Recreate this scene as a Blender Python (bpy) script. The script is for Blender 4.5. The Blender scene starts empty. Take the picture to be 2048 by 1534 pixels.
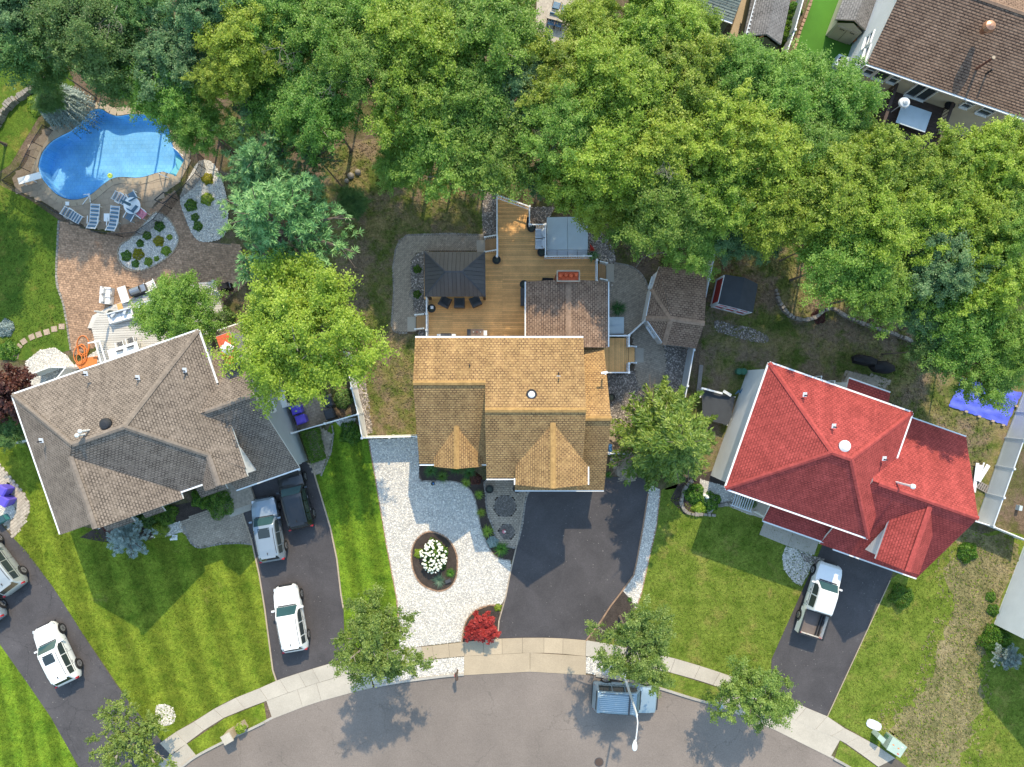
import bpy, bmesh, math, random
import numpy as np
from mathutils import Vector, Matrix
from mathutils.geometry import tessellate_polygon
random.seed(7); RNG = np.random.default_rng(7)
R = math.radians
scene = bpy.context.scene
COL = scene.collection
# ------------------------------------------------------------ camera, sky, sun, exposure
CAM_H, F_PX, CX, CY = 52.0, 1430.0, 1024.0, 767.0
K = F_PX / CAM_H                      # picture pixels per metre on the ground
cam_d = bpy.data.cameras.new('camera'); cam = bpy.data.objects.new('camera', cam_d); COL.objects.link(cam)
cam.location = (0, 0, CAM_H); cam.rotation_euler = (0, 0, 0)
cam_d.sensor_width = 36; cam_d.lens = 36 * F_PX / 2048; cam_d.clip_end = 2000
scene.camera = cam
SUN_EL, SUN_AZ = R(42.5), R(9.8)      # azimuth from +Y towards +X
sd = Vector((math.sin(SUN_AZ) * math.cos(SUN_EL), math.cos(SUN_AZ) * math.cos(SUN_EL), math.sin(SUN_EL)))
w = bpy.data.worlds.new('World'); scene.world = w; w.use_nodes = True
nt = w.node_tree; bg = nt.nodes['Background']
sky = nt.nodes.new('ShaderNodeTexSky'); sky.sky_type = 'NISHITA'; sky.sun_disc = False
sky.sun_elevation = SUN_EL; sky.sun_rotation = SUN_AZ; sky.air_density = 2.3; sky.dust_density = 1.1; sky.ozone_density = 5.0
nt.links.new(sky.outputs[0], bg.inputs[0]); bg.inputs[1].default_value = 0.15
sl = bpy.data.lights.new('sun', 'SUN'); sl.energy = 2.5; sl.angle = R(0.55); sl.color = (1.0, 0.85, 0.60)
so = bpy.data.objects.new('sun', sl); COL.objects.link(so); so.location = (0, 0, 80)
so.rotation_euler = (-sd).to_track_quat('-Z', 'Y').to_euler()
scene.view_settings.view_transform = 'Standard'; scene.view_settings.look = 'None'
scene.view_settings.exposure = 1.16; scene.view_settings.gamma = 1.0
scene.view_settings.use_curve_mapping = False
scene.render.engine = 'CYCLES'
scene.cycles.use_denoising = True
scene.cycles.max_bounces = 6; scene.cycles.transparent_max_bounces = 8

# ------------------------------------------------------------ helpers
def P(x, y, z=0.0):
    """plan position of a point standing z metres above the ground, from the survey picture"""
    s = (CAM_H - z) / CAM_H / K
    return Vector(((x - CX) * s, (CY - y) * s, z))
def PP(pts, z=0.0): return [P(x, y, z) for x, y in pts]
def spline(pts, n=5, closed=True):
    out = []; N = len(pts)
    for i in range(N if closed else N - 1):
        g = (lambda k: pts[k % N]) if closed else (lambda k: pts[min(max(k, 0), N - 1)])
        a, b, c, d = map(lambda k: Vector(g(k)), (i - 1, i, i + 1, i + 2))
        for j in range(n):
            t = j / n
            out.append(tuple(0.5 * ((2 * b) + (c - a) * t + (2 * a - 5 * b + 4 * c - d) * t * t + (3 * b - a - 3 * c + d) * t ** 3)))
    if not closed: out.append(tuple(pts[-1]))
    return out
def inpoly(x, y, poly):
    """x, y arrays; poly list of (x,y)"""
    p = np.array([(q[0], q[1]) for q in poly]); inside = np.zeros(x.shape, bool); j = len(p) - 1
    for i in range(len(p)):
        xi, yi = p[i]; xj, yj = p[j]
        c = ((yi > y) != (yj > y)) & (x < (xj - xi) * (y - yi) / (yj - yi + 1e-12) + xi)
        inside ^= c; j = i
    return inside
def area(poly):
    return 0.5 * sum(poly[i][0] * poly[(i + 1) % len(poly)][1] - poly[(i + 1) % len(poly)][0] * poly[i][1] for i in range(len(poly)))
class MB:
    def __init__(s): s.v = []; s.f = []; s.uv = []
    def add(s, vs, fs, uvs=None):
        b = len(s.v); s.v += [tuple(q) for q in vs]
        for i, f in enumerate(fs):
            s.f.append([b + k for k in f]); s.uv.append(uvs[i] if uvs else None)
        return s
    def quad(s, a, b, c, d): return s.add([a, b, c, d], [(0, 1, 2, 3)])
    def obox(s, c, hx, hy, hz, ax=0.0, M=None):
        """box centre c, half sizes, rotated about z by ax (or by 3x3 M)"""
        if M is None: M = Matrix.Rotation(ax, 3, 'Z')
        c = Vector(c); vs = []
        for dz in (-1, 1):
            for dx, dy in ((-1, -1), (1, -1), (1, 1), (-1, 1)): vs.append(c + M @ Vector((dx * hx, dy * hy, dz * hz)))
        return s.add(vs, [(3, 2, 1, 0), (4, 5, 6, 7), (0, 1, 5, 4), (1, 2, 6, 5), (2, 3, 7, 6), (3, 0, 4, 7)])
    def bar(s, a, b, w, h):
        """box beam from a to b, width w, height h"""
        a = Vector(a); b = Vector(b); d = b - a; L = d.length
        if L < 1e-6: return s
        x = d / L; up = Vector((0, 0, 1))
        if abs(x.z) > 0.98: up = Vector((0, 1, 0))
        y = up.cross(x).normalized(); z = x.cross(y)
        M = Matrix((x, y, z)).transposed()
        return s.obox((a + b) / 2, L / 2, w / 2, h / 2, M=M)
    def cyl(s, a, b, r0, r1=None, n=10, cap=True):
        a = Vector(a); b = Vector(b); r1 = r0 if r1 is None else r1
        x = (b - a).normalized(); up = Vector((0, 0, 1)) if abs(x.z) < 0.95 else Vector((0, 1, 0))
        y = up.cross(x).normalized(); z = x.cross(y); vs = []
        for q, r in ((a, r0), (b, r1)):
            for i in range(n):
                t = 2 * math.pi * i / n; vs.append(q + (y * math.cos(t) + z * math.sin(t)) * r)
        fs = [(i, (i + 1) % n, n + (i + 1) % n, n + i) for i in range(n)]
        if cap: fs += [tuple(range(n - 1, -1, -1)), tuple(range(n, 2 * n))]
        return s.add(vs, fs)
    def lathe(s, c, prof, n=14):
        c = Vector(c); vs = []; m = len(prof)
        for r, z in prof:
            for i in range(n):
                t = 2 * math.pi * i / n; vs.append(c + Vector((r * math.cos(t), r * math.sin(t), z)))
        fs = [(k * n + i, k * n + (i + 1) % n, (k + 1) * n + (i + 1) % n, (k + 1) * n + i) for k in range(m - 1) for i in range(n)]
        fs += [tuple(range((m - 1) * n, m * n)), tuple(range(n - 1, -1, -1))]
        return s.add(vs, fs)
    def prism(s, poly, z0, z1, top=True):
        pts = [(p[0], p[1]) for p in poly]
        if area(pts) < 0: pts = pts[::-1]
        n = len(pts); vs = [(x, y, z0) for x, y in pts] + [(x, y, z1) for x, y in pts]
        fs = [(i, (i + 1) % n, n + (i + 1) % n, n + i) for i in range(n)]
        tri = tessellate_polygon([[Vector((x, y, 0)) for x, y in pts]])
        if top:
            for t in tri:
                t = list(t)
                a, b, c = [pts[k] for k in t]
                if (b[0] - a[0]) * (c[1] - a[1]) - (b[1] - a[1]) * (c[0] - a[0]) < 0: t = t[::-1]
                fs.append([n + k for k in t])
        return s.add(vs, fs)
    def tube(s, pts, r, n=6):
        for i in range(len(pts) - 1): s.cyl(pts[i], pts[i + 1], r, r, n, True)
        return s
    def build(s, name, m, parent=None, smooth=False, local=False, sharp=None):
        me = bpy.data.meshes.new(name); me.from_pydata(s.v, [], s.f)
        if any(u is not None for u in s.uv):
            ul = me.uv_layers.new(name='UVMap'); k = 0
            for f, u in zip(s.f, s.uv):
                for j in range(len(f)):
                    ul.data[k].uv = u[j] if u else (0, 0); k += 1
        if m is not None: me.materials.append(m)
        if smooth:
            me.polygons.foreach_set('use_smooth', [True] * len(me.polygons))
            if sharp: me.set_sharp_from_angle(angle=R(sharp))
        return link(name, me, parent, local)
def link(name, me, parent=None, local=False):
    o = bpy.data.objects.new(name, me); COL.objects.link(o)
    if parent is not None:
        o.parent = parent
        if not local and parent.type == 'EMPTY' and parent.parent is None: o.location = -parent.location
    return o
def tag(o, label=None, cat=None, group=None, kind=None):
    if label: o['label'] = label
    if cat: o['category'] = cat
    if group: o['group'] = group
    if kind: o['kind'] = kind
    return o
def thing(name, label, cat, loc=(0, 0, 0), rz=0.0, group=None):
    o = bpy.data.objects.new(name, None); COL.objects.link(o); o.location = loc; o.rotation_euler = (0, 0, rz)
    o.empty_display_size = 0.2
    return tag(o, label, cat, group)
def dup(root, loc, rz=None, scale=None, label=None, group=None):
    def cp(o, par):
        c = o.copy(); COL.objects.link(c)
        if par is not None: c.parent = par
        for ch in list(o.children): cp(ch, c)
        return c
    r = cp(root, None); r.location = loc
    if rz is not None: r.rotation_euler = (0, 0, rz)
    if scale is not None: r.scale = scale if hasattr(scale, '__len__') else (scale,) * 3
    if label: r['label'] = label
    if group: r['group'] = group
    return r
def np_mesh(name, V, F, m, tint=None):
    me = bpy.data.meshes.new(name); n, k = F.shape
    me.vertices.add(len(V)); me.vertices.foreach_set('co', np.ascontiguousarray(V, dtype=np.float32).ravel())
    me.loops.add(n * k); me.loops.foreach_set('vertex_index', np.ascontiguousarray(F, dtype=np.int32).ravel())
    me.polygons.add(n); me.polygons.foreach_set('loop_start', np.arange(0, n * k, k, dtype=np.int32))
    me.update(calc_edges=True)
    if tint is not None:
        a = me.attributes.new('tint', 'FLOAT', 'FACE'); a.data.foreach_set('value', np.ascontiguousarray(tint, dtype=np.float32))
    me.shade_flat(); me.materials.append(m); return me
def sheet(name, pts, m, z, kind='structure', holes=(), parent=None, px=True):
    """flat ground sheet from picture outline"""
    loops = [PP(pts) if px else [Vector(p) for p in pts]] + [PP(h) if px else [Vector(p) for p in h] for h in holes]
    loops = [[Vector((p[0], p[1], z)) for p in l] for l in loops]
    vs = [v for l in loops for v in l]; fs = []
    for t in tessellate_polygon(loops):
        a, b, c = [vs[k] for k in t]; cr = (b - a).cross(c - a).z
        if abs(cr) < 1e-9: continue
        fs.append(tuple(t) if cr > 0 else tuple(t)[::-1])
    o = MB().add(vs, fs).build(name, m, parent)
    if kind: o['kind'] = kind
    return o

# ------------------------------------------------------------ materials
class NG:
    def __init__(s, name):
        s.m = bpy.data.materials.new(name); s.m.use_nodes = True; s.nt = s.m.node_tree
        s.b = s.nt.nodes['Principled BSDF']; s.pos = s.n('ShaderNodeNewGeometry').outputs['Position']
    def n(s, t, **kw):
        d = s.nt.nodes.new(t)
        for k, v in kw.items(): setattr(d, k, v)
        return d
    def l(s, a, b): s.nt.links.new(a, b)
    def noise(s, scale, detail=3, rough=0.6, vec=None, dist=0.0):
        d = s.n('ShaderNodeTexNoise'); d.inputs['Scale'].default_value = scale; d.inputs['Detail'].default_value = detail
        d.inputs['Roughness'].default_value = rough; d.inputs['Distortion'].default_value = dist
        s.l(vec if vec is not None else s.pos, d.inputs['Vector']); return d.outputs['Fac']
    def rng(s, f, a, b, c, d):
        m = s.n('ShaderNodeMapRange'); s.l(f, m.inputs[0])
        for i, x in enumerate((a, b, c, d)): m.inputs[1 + i].default_value = x
        return m.outputs[0]
    def mix(s, fac, a, b, mode='MIX'):
        m = s.n('ShaderNodeMix', data_type='RGBA', blend_type=mode)
        for v, i in ((fac, 0), (a, 6), (b, 7)):
            if isinstance(v, (int, float)): m.inputs[i].default_value = v
            elif isinstance(v, tuple): m.inputs[i].default_value = (*v[:3], 1)
            else: s.l(v, m.inputs[i])
        return m.outputs[2]
    def math(s, op, a, b=0.0):
        m = s.n('ShaderNodeMath', operation=op)
        for v, i in ((a, 0), (b, 1)):
            if isinstance(v, (int, float)): m.inputs[i].default_value = v
            else: s.l(v, m.inputs[i])
        return m.outputs[0]
    def scale(s, col, f):
        """multiply colour by scalar socket"""
        c = s.n('ShaderNodeCombineColor')
        for i in range(3): s.l(f, c.inputs[i])
        return s.mix(1.0, col, c.outputs[0], 'MULTIPLY')
    def bump(s, h, st=0.3, dist=0.02):
        b = s.n('ShaderNodeBump'); b.inputs['Strength'].default_value = st; b.inputs['Distance'].default_value = dist
        s.l(h, b.inputs['Height']); s.l(b.outputs[0], s.b.inputs['Normal'])
    def done(s, col, rough=0.8, spec=0.3, metal=0.0):
        if isinstance(col, tuple): s.b.inputs['Base Color'].default_value = (*col[:3], 1)
        else: s.l(col, s.b.inputs['Base Color'])
        s.b.inputs['Roughness'].default_value = rough; s.b.inputs['Specular IOR Level'].default_value = spec
        s.b.inputs['Metallic'].default_value = metal; return s.m
def mat(name, col, rough=0.7, var=0.12, vs=1.5, fine=0.1, fs=25.0, spec=0.3, metal=0.0, bump=0.0, rnd=0.0, coat=0.0):
    g = NG(name); a = g.rng(g.noise(vs), 0.3, 0.7, 1 - var, 1 + var)
    if fine: a = g.math('MULTIPLY', a, g.rng(g.noise(fs, 2), 0.3, 0.7, 1 - fine, 1 + fine))
    if rnd:
        oi = g.n('ShaderNodeObjectInfo'); a = g.math('MULTIPLY', a, g.rng(oi.outputs['Random'], 0, 1, 1 - rnd, 1 + rnd))
    if bump: g.bump(g.noise(fs, 3), bump)
    if coat: g.b.inputs['Coat Weight'].default_value = coat; g.b.inputs['Coat Roughness'].default_value = 0.05
    return g.done(g.scale(col, a), rough, spec, metal)
def lawn_mat(name, dark, light, dry, dry_lo=0.6, dry_hi=0.75, stripe=None, dirt=None, dirt_lo=0.6):
    """mown or patchy grass; stripe = (angle, period, strength)"""
    g = NG(name)
    f = g.rng(g.noise(0.9, 5, 0.65), 0.32, 0.68, 0, 1)
    col = g.mix(f, dark, light)
    if stripe:
        ang, per, st = stripe
        mp = g.n('ShaderNodeMapping'); mp.inputs['Rotation'].default_value = (0, 0, -ang); g.l(g.pos, mp.inputs[0])
        wv = g.n('ShaderNodeTexWave'); wv.wave_type = 'BANDS'; wv.bands_direction = 'Y'; wv.inputs['Scale'].default_value = 0.314 / per
        wv.inputs['Distortion'].default_value = 0.8; wv.inputs['Detail'].default_value = 1.5; wv.inputs['Detail Scale'].default_value = 0.5
        g.l(mp.outputs[0], wv.inputs['Vector'])
        col = g.scale(col, g.rng(wv.outputs['Fac'], 0.25, 0.75, 1 - st, 1 + st))
    d = g.rng(g.noise(0.55, 6, 0.72, dist=0.4), dry_lo, dry_hi, 0, 0.85); col = g.mix(d, col, dry)
    if dirt:
        d = g.rng(g.noise(0.38, 6, 0.7), dirt_lo, dirt_lo + 0.12, 0, 0.95); col = g.mix(d, col, dirt)
    fn = g.noise(4.5, 4, 0.75); fn2 = g.noise(13, 2, 0.7)
    col = g.scale(col, g.math('MULTIPLY', g.rng(fn, 0.3, 0.7, 0.68, 1.32), g.rng(fn2, 0.3, 0.7, 0.66, 1.34)))
    g.bump(fn2, 0.6, 0.05)
    return g.done(col, 0.9, 0.1)
def brick_mat(name, c1, c2, mortar, bw, bh, ms=0.01, rot=0.0, uv=False, rough=0.85, big=0.15, bump=0.0, offset=0.5, mix2=None):
    g = NG(name)
    if uv: vec = g.n('ShaderNodeUVMap').outputs[0]
    else:
        mp = g.n('ShaderNodeMapping'); mp.inputs['Rotation'].default_value = (0, 0, -rot); g.l(g.pos, mp.inputs[0]); vec = mp.outputs[0]
    b = g.n('ShaderNodeTexBrick'); g.l(vec, b.inputs['Vector']); b.offset = offset
    for k, c in (('Color1', c1), ('Color2', c2), ('Mortar', mortar)): b.inputs[k].default_value = (*c, 1)
    b.inputs['Scale'].default_value = 1; b.inputs['Mortar Size'].default_value = ms; b.inputs['Mortar Smooth'].default_value = 0.3
    b.inputs['Brick Width'].default_value = bw; b.inputs['Row Height'].default_value = bh
    col = b.outputs['Color']
    col = g.scale(col, g.math('MULTIPLY', g.rng(g.noise(0.7, 4), 0.3, 0.7, 1 - big, 1 + big), g.rng(g.noise(40, 2), 0.3, 0.7, 0.8, 1.2)))
    if bump: g.bump(b.outputs['Fac'], -bump, 0.02)
    return g.done(col, rough, 0.2)
def leaf_mat(name, c0, c1, c2, trans=0.48, rnd=0.14):
    g = NG(name); at = g.n('ShaderNodeAttribute', attribute_name='tint')
    cr = g.n('ShaderNodeValToRGB'); e = cr.color_ramp.elements
    e[0].position = 0.05; e[0].color = (*c0, 1); e[1].position = 0.95; e[1].color = (*c2, 1)
    m = e.new(0.5); m.color = (*c1, 1); g.l(at.outputs['Fac'], cr.inputs[0])
    oi = g.n('ShaderNodeObjectInfo')
    hs = g.n('ShaderNodeHueSaturation'); g.l(cr.outputs[0], hs.inputs['Color'])
    g.l(g.rng(oi.outputs['Random'], 0, 1, 0.497, 0.522), hs.inputs['Hue'])
    rr = g.math('FRACT', g.math('MULTIPLY', oi.outputs['Random'], 7.31))
    g.l(g.rng(rr, 0, 1, 1 - rnd, 1 + rnd), hs.inputs['Value'])
    g.done(hs.outputs[0], 0.45, 0.5)
    tr = g.n('ShaderNodeBsdfTranslucent'); g.l(hs.outputs[0], tr.inputs[0])
    mx = g.n('ShaderNodeMixShader'); mx.inputs[0].default_value = trans
    g.l(g.b.outputs[0], mx.inputs[1]); g.l(tr.outputs[0], mx.inputs[2])
    g.l(mx.outputs[0], g.nt.nodes['Material Output'].inputs[0]); return g.m
M = {}
M['white'] = mat('white_vinyl', (0.74, 0.75, 0.76), 0.45, 0.05, 1, 0.03, 10)
M['whitemetal'] = mat('white_metal', (0.7, 0.71, 0.73), 0.35, 0.04, 1, 0)
M['greyfence'] = mat('grey_white_vinyl', (0.55, 0.58, 0.62), 0.5, 0.05, 1, 0.03, 10)
M['sid_white'] = mat('white_siding', (0.66, 0.67, 0.68), 0.6, 0.05, 1, 0.03)
M['sid_grey'] = mat('grey_siding', (0.36, 0.39, 0.41), 0.6, 0.05, 1, 0.03)
M['sid_cream'] = mat('cream_siding', (0.50, 0.44, 0.34), 0.6, 0.06, 1, 0.03)
M['sid_tan'] = mat('tan_siding', (0.45, 0.38, 0.28), 0.6, 0.06, 1, 0.03)
M['sid_green'] = mat('sage_siding', (0.13, 0.17, 0.12), 0.6, 0.06, 1, 0.03)
M['concrete'] = mat('concrete', (0.395, 0.352, 0.295), 0.9, 0.10, 0.6, 0.08, 14, rnd=0.06, bump=0.1)
M['concrete_b'] = mat('beige_concrete', (0.396, 0.317, 0.224), 0.9, 0.08, 0.6, 0.08, 14, rnd=0.07, bump=0.1)
M['joint'] = mat('dark_joint', (0.10, 0.085, 0.07), 0.95)
M['kerb'] = mat('kerb_concrete', (0.344, 0.318, 0.284), 0.9, 0.12, 0.8, 0.12, 10, rnd=0.06)
M['asphalt'] = mat('sealed_asphalt', (0.066, 0.062, 0.066), 0.8, 0.14, 0.5, 0.22, 45, spec=0.35, bump=0.12)
M['dark'] = mat('dark_metal', (0.025, 0.026, 0.03), 0.5, 0.1, 2, 0)
M['black'] = mat('black_fabric', (0.012, 0.012, 0.015), 0.75, 0.2, 4, 0.2)
M['charcoal'] = mat('charcoal', (0.06, 0.062, 0.07), 0.6, 0.15, 3, 0.1)
M['greymetal'] = mat('grey_metal', (0.3, 0.32, 0.35), 0.4, 0.08, 2, 0, metal=0.6)
M['rim'] = mat('alloy_rim', (0.42, 0.42, 0.43), 0.35, 0.05, 2, 0, metal=0.7)
M['tyre'] = mat('tyre_rubber', (0.018, 0.018, 0.019), 0.85, 0.1, 5, 0)
M['glass'] = mat('dark_glass', (0.025, 0.035, 0.04), 0.06, 0.05, 1, 0, spec=0.6)
M['teal_glass'] = mat('windscreen_glass', (0.03, 0.075, 0.085), 0.06, 0.1, 1, 0, spec=0.6)
M['winpane'] = mat('window_glass', (0.05, 0.065, 0.075), 0.08, 0.15, 2, 0, spec=0.6)
M['red_light'] = mat('tail_light', (0.35, 0.015, 0.02), 0.25, 0, 1, 0, spec=0.5)
M['lamp'] = mat('headlight', (0.5, 0.52, 0.55), 0.15, 0, 1, 0, spec=0.6)
M['wood'] = mat('deck_wood', (0.70, 0.39, 0.15), 0.65, 0.13, 1.2, 0.14, 22, rnd=0.16)
M['wood2'] = mat('stair_wood', (0.432, 0.252, 0.120), 0.65, 0.13, 1.2, 0.14, 22, rnd=0.12)
M['composite'] = mat('grey_composite', (0.50, 0.47, 0.43), 0.6, 0.07, 1, 0.06, 20, rnd=0.09)
M['brown'] = mat('dark_brown_wood', (0.075, 0.05, 0.04), 0.7, 0.15, 2, 0.15, rnd=0.1)
M['terracotta'] = mat('terracotta', (0.5, 0.095, 0.035), 0.75, 0.25, 3, 0.15, 12)
M['brickred'] = mat('red_brick', (0.28, 0.10, 0.06), 0.85, 0.2, 3, 0.2, 14)
M['orange'] = mat('orange_plastic', (0.62, 0.19, 0.05), 0.5, 0.1, 2, 0)
M['red'] = mat('bright_red', (0.55, 0.04, 0.03), 0.5, 0.1, 2, 0)
M['barn'] = mat('barn_red', (0.46, 0.05, 0.045), 0.65, 0.1, 2, 0.05)
M['purple'] = mat('purple_plastic', (0.115, 0.085, 0.55), 0.4, 0.06, 2, 0)
M['bluetarp'] = mat('blue_tarp', (0.10, 0.13, 0.60), 0.5, 0.12, 2, 0.06, 12, bump=0.25)
M['blue'] = mat('blue_plastic', (0.07, 0.21, 0.5), 0.5, 0.08, 2, 0)
M['slate'] = mat('slate_felt', (0.05, 0.056, 0.066), 0.85, 0.1, 2, 0.12, 40)
M['bronze'] = mat('bronze_metal_roof', (0.066, 0.061, 0.062), 0.45, 0.1, 1.5, 0.05, spec=0.5, rnd=0.1)
M['cover'] = mat('spa_cover_vinyl', (0.44, 0.51, 0.55), 0.55, 0.05, 2, 0.03)
M['cushion'] = mat('light_grey_cushion', (0.5, 0.53, 0.57), 0.8, 0.06, 3, 0.05)
M['strap'] = mat('blue_strap', (0.09, 0.19, 0.29), 0.6, 0.1, 3, 0)
M['mulch'] = mat('dark_mulch', (0.05, 0.038, 0.032), 0.95, 0.25, 2, 0.4, 18, bump=0.6)
M['bark'] = mat('bark', (0.13, 0.105, 0.085), 0.9, 0.2, 2, 0.25, 14, bump=0.4)
M['greybark'] = mat('grey_bark', (0.25, 0.22, 0.19), 0.9, 0.2, 2, 0.2, 14)
M['stone'] = mat('field_stone', (0.24, 0.215, 0.19), 0.9, 0.2, 3, 0.2, 14, rnd=0.22, bump=0.4)
M['edging'] = mat('brick_edging', (0.30, 0.19, 0.125), 0.9, 0.2, 3, 0.2, 14, rnd=0.2)
M['step'] = mat('stepping_stone', (0.36, 0.27, 0.205), 0.9, 0.15, 3, 0.15, 14, rnd=0.1)
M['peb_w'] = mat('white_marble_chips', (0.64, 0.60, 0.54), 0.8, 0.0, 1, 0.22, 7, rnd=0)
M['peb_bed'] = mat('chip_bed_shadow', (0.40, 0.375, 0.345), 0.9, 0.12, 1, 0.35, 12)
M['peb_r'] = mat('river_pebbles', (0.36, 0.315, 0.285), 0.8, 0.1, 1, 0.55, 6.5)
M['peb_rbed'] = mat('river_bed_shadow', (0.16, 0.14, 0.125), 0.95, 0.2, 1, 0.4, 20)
M['pave_w'] = mat('buff_paver', (0.34, 0.215, 0.14), 0.9, 0.2, 0.5, 0.28, 5.5)
M['pave_g'] = mat('grey_paver', (0.335, 0.275, 0.215), 0.9, 0.14, 0.6, 0.2, 6)
M['pave_l'] = mat('pale_paver', (0.42, 0.36, 0.29), 0.9, 0.12, 0.6, 0.18, 6)
M['pave_joint'] = mat('paver_joint', (0.19, 0.155, 0.12), 0.95)
M['poolstone'] = mat('pool_flagstone', (0.33, 0.26, 0.195), 0.9, 0.10, 0.8, 0.05, 6)
M['coping'] = mat('pool_coping', (0.360, 0.288, 0.211), 0.85, 0.08, 0.8, 0.05, 8, rnd=0.04)
M['mesh'] = mat('black_mesh', (0.015, 0.015, 0.016), 0.8, 0.1, 3, 0)
M['turf'] = mat('artificial_turf', (0.062, 0.17, 0.018), 0.95, 0.14, 0.5, 0.12, 30)
M['pot'] = mat('dark_pot', (0.035, 0.033, 0.03), 0.5, 0.1, 3, 0)
M['green_box'] = mat('utility_green', (0.34, 0.42, 0.36), 0.55, 0.08, 2, 0.05)
M['pink'] = mat('pink_towel', (0.6, 0.22, 0.27), 0.85, 0.4, 12, 0.1)
M['flower_w'] = mat('white_blossom', (0.72, 0.72, 0.60), 0.8, 0.1, 4, 0.1)
M['plank'] = mat('weathered_plank', (0.26, 0.235, 0.22), 0.85, 0.15, 2, 0.2, rnd=0.12)
# ============================================================ GROUND
lawn_l = lawn_mat('striped_lawn', (0.068, 0.112, 0.009), (0.165, 0.205, 0.022), (0.18, 0.155, 0.045), 0.60, 0.78, (R(106), 2.3, 0.17))
lawn_m = lawn_mat('bright_lawn', (0.060, 0.122, 0.009), (0.145, 0.215, 0.018), (0.15, 0.15, 0.03), 0.63, 0.8, (R(100), 1.7, 0.2))
lawn_r = lawn_mat('front_lawn', (0.072, 0.115, 0.012), (0.16, 0.20, 0.032), (0.24, 0.2, 0.06), 0.53, 0.72)
lawn_p = lawn_mat('patchy_grass', (0.055, 0.085, 0.016), (0.115, 0.135, 0.032), (0.24, 0.185, 0.09), 0.44, 0.62, None, (0.19, 0.14, 0.095), 0.47)
lawn_d = lawn_mat('dry_lawn', (0.115, 0.115, 0.045), (0.24, 0.2, 0.10), (0.30, 0.24, 0.14), 0.5, 0.72)
lawn_s = lawn_mat('shaded_lawn', (0.05, 0.1, 0.012), (0.10, 0.15, 0.02), (0.19, 0.165, 0.04), 0.55, 0.72)
forest = lawn_mat('forest_floor', (0.07, 0.06, 0.03), (0.09, 0.1, 0.03), (0.2, 0.15, 0.09), 0.5, 0.7, None, (0.14, 0.10, 0.075), 0.45)
def road_mat():
    g = NG('road_asphalt'); n1 = g.noise(0.35, 5, .7); n2 = g.noise(11, 2, 0.8)
    col = g.scale((0.193, 0.161, 0.141), g.math('MULTIPLY', g.rng(n1, 0.3, 0.7, 0.9, 1.1), g.rng(n2, 0.25, 0.75, 0.80, 1.20)))
    tr = g.rng(g.noise(0.09, 3, .6), .42, .58, .93, 1.06); col = g.scale(col, tr)
    v = g.n('ShaderNodeTexVoronoi', feature='DISTANCE_TO_EDGE'); v.inputs['Scale'].default_value = 0.16
    ad = g.n('ShaderNodeMix', data_type='VECTOR'); ad.inputs[0].default_value = 0.12
    nz = g.n('ShaderNodeTexNoise'); nz.inputs['Scale'].default_value = 1.2; nz.inputs['Detail'].default_value = 5; g.l(g.pos, nz.inputs['Vector'])
    vm = g.n('ShaderNodeVectorMath', operation='ADD'); sc = g.n('ShaderNodeVectorMath', operation='SCALE'); sc.inputs['Scale'].default_value = 1.6
    g.l(nz.outputs['Color'], sc.inputs[0]); g.l(g.pos, vm.inputs[0]); g.l(sc.outputs[0], vm.inputs[1]); g.l(vm.outputs[0], v.inputs['Vector'])
    crack = g.math('MULTIPLY', g.rng(v.outputs['Distance'], 0.0, 0.007, 0.5, 0.0), g.rng(g.noise(0.3, 2), 0.42, 0.52, 0, 1))
    col = g.mix(crack, col, (0.09, 0.08, 0.07))
    spot = g.rng(g.noise(5.5, 2, 0.5), 0.735, 0.76, 0, 0.6); col = g.mix(spot, col, (0.05, 0.045, 0.04))
    g.bump(n2, 0.25, 0.01); return g.done(col, 0.9, 0.2)
def drive_mat(name, base, crack_amt=0.6):
    g = NG(name); n2 = g.noise(12, 2, 0.8)
    col = g.scale(base, g.math('MULTIPLY', g.rng(g.noise(0.45, 5, 0.65, dist=0.5), 0.3, 0.7, 0.8, 1.28), g.rng(n2, 0.25, 0.75, 0.80, 1.20)))
    wear = g.rng(g.noise(0.9, 6, 0.75), 0.6, 0.72, 0, 0.35); col = g.mix(wear, col, (0.15, 0.14, 0.135))
    if crack_amt:
        v = g.n('ShaderNodeTexVoronoi', feature='DISTANCE_TO_EDGE'); v.inputs['Scale'].default_value = 0.34
        nz = g.n('ShaderNodeTexNoise'); nz.inputs['Scale'].default_value = 1.6; nz.inputs['Detail'].default_value = 5; g.l(g.pos, nz.inputs['Vector'])
        vm = g.n('ShaderNodeVectorMath', operation='ADD'); g.l(nz.outputs['Color'], vm.inputs[1]); g.l(g.pos, vm.inputs[0]); g.l(vm.outputs[0], v.inputs['Vector'])
        col = g.mix(g.rng(v.outputs['Distance'], 0.0, 0.012, crack_amt, 0.0), col, (0.028, 0.026, 0.028))
    fl = g.rng(g.noise(9.0, 0, 0.5), 0.835, 0.84, 0, 0.5); col = g.mix(fl, col, (0.4, 0.38, 0.33))
    g.bump(n2, 0.2, 0.01); return g.done(col, 0.75, 0.35)
M['road'] = road_mat(); M['drive'] = drive_mat('driveway_asphalt', (0.057, 0.051, 0.053), 0.0); M['drive0'] = drive_mat('cracked_driveway', (0.066, 0.06, 0.063), 0.6)

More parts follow.
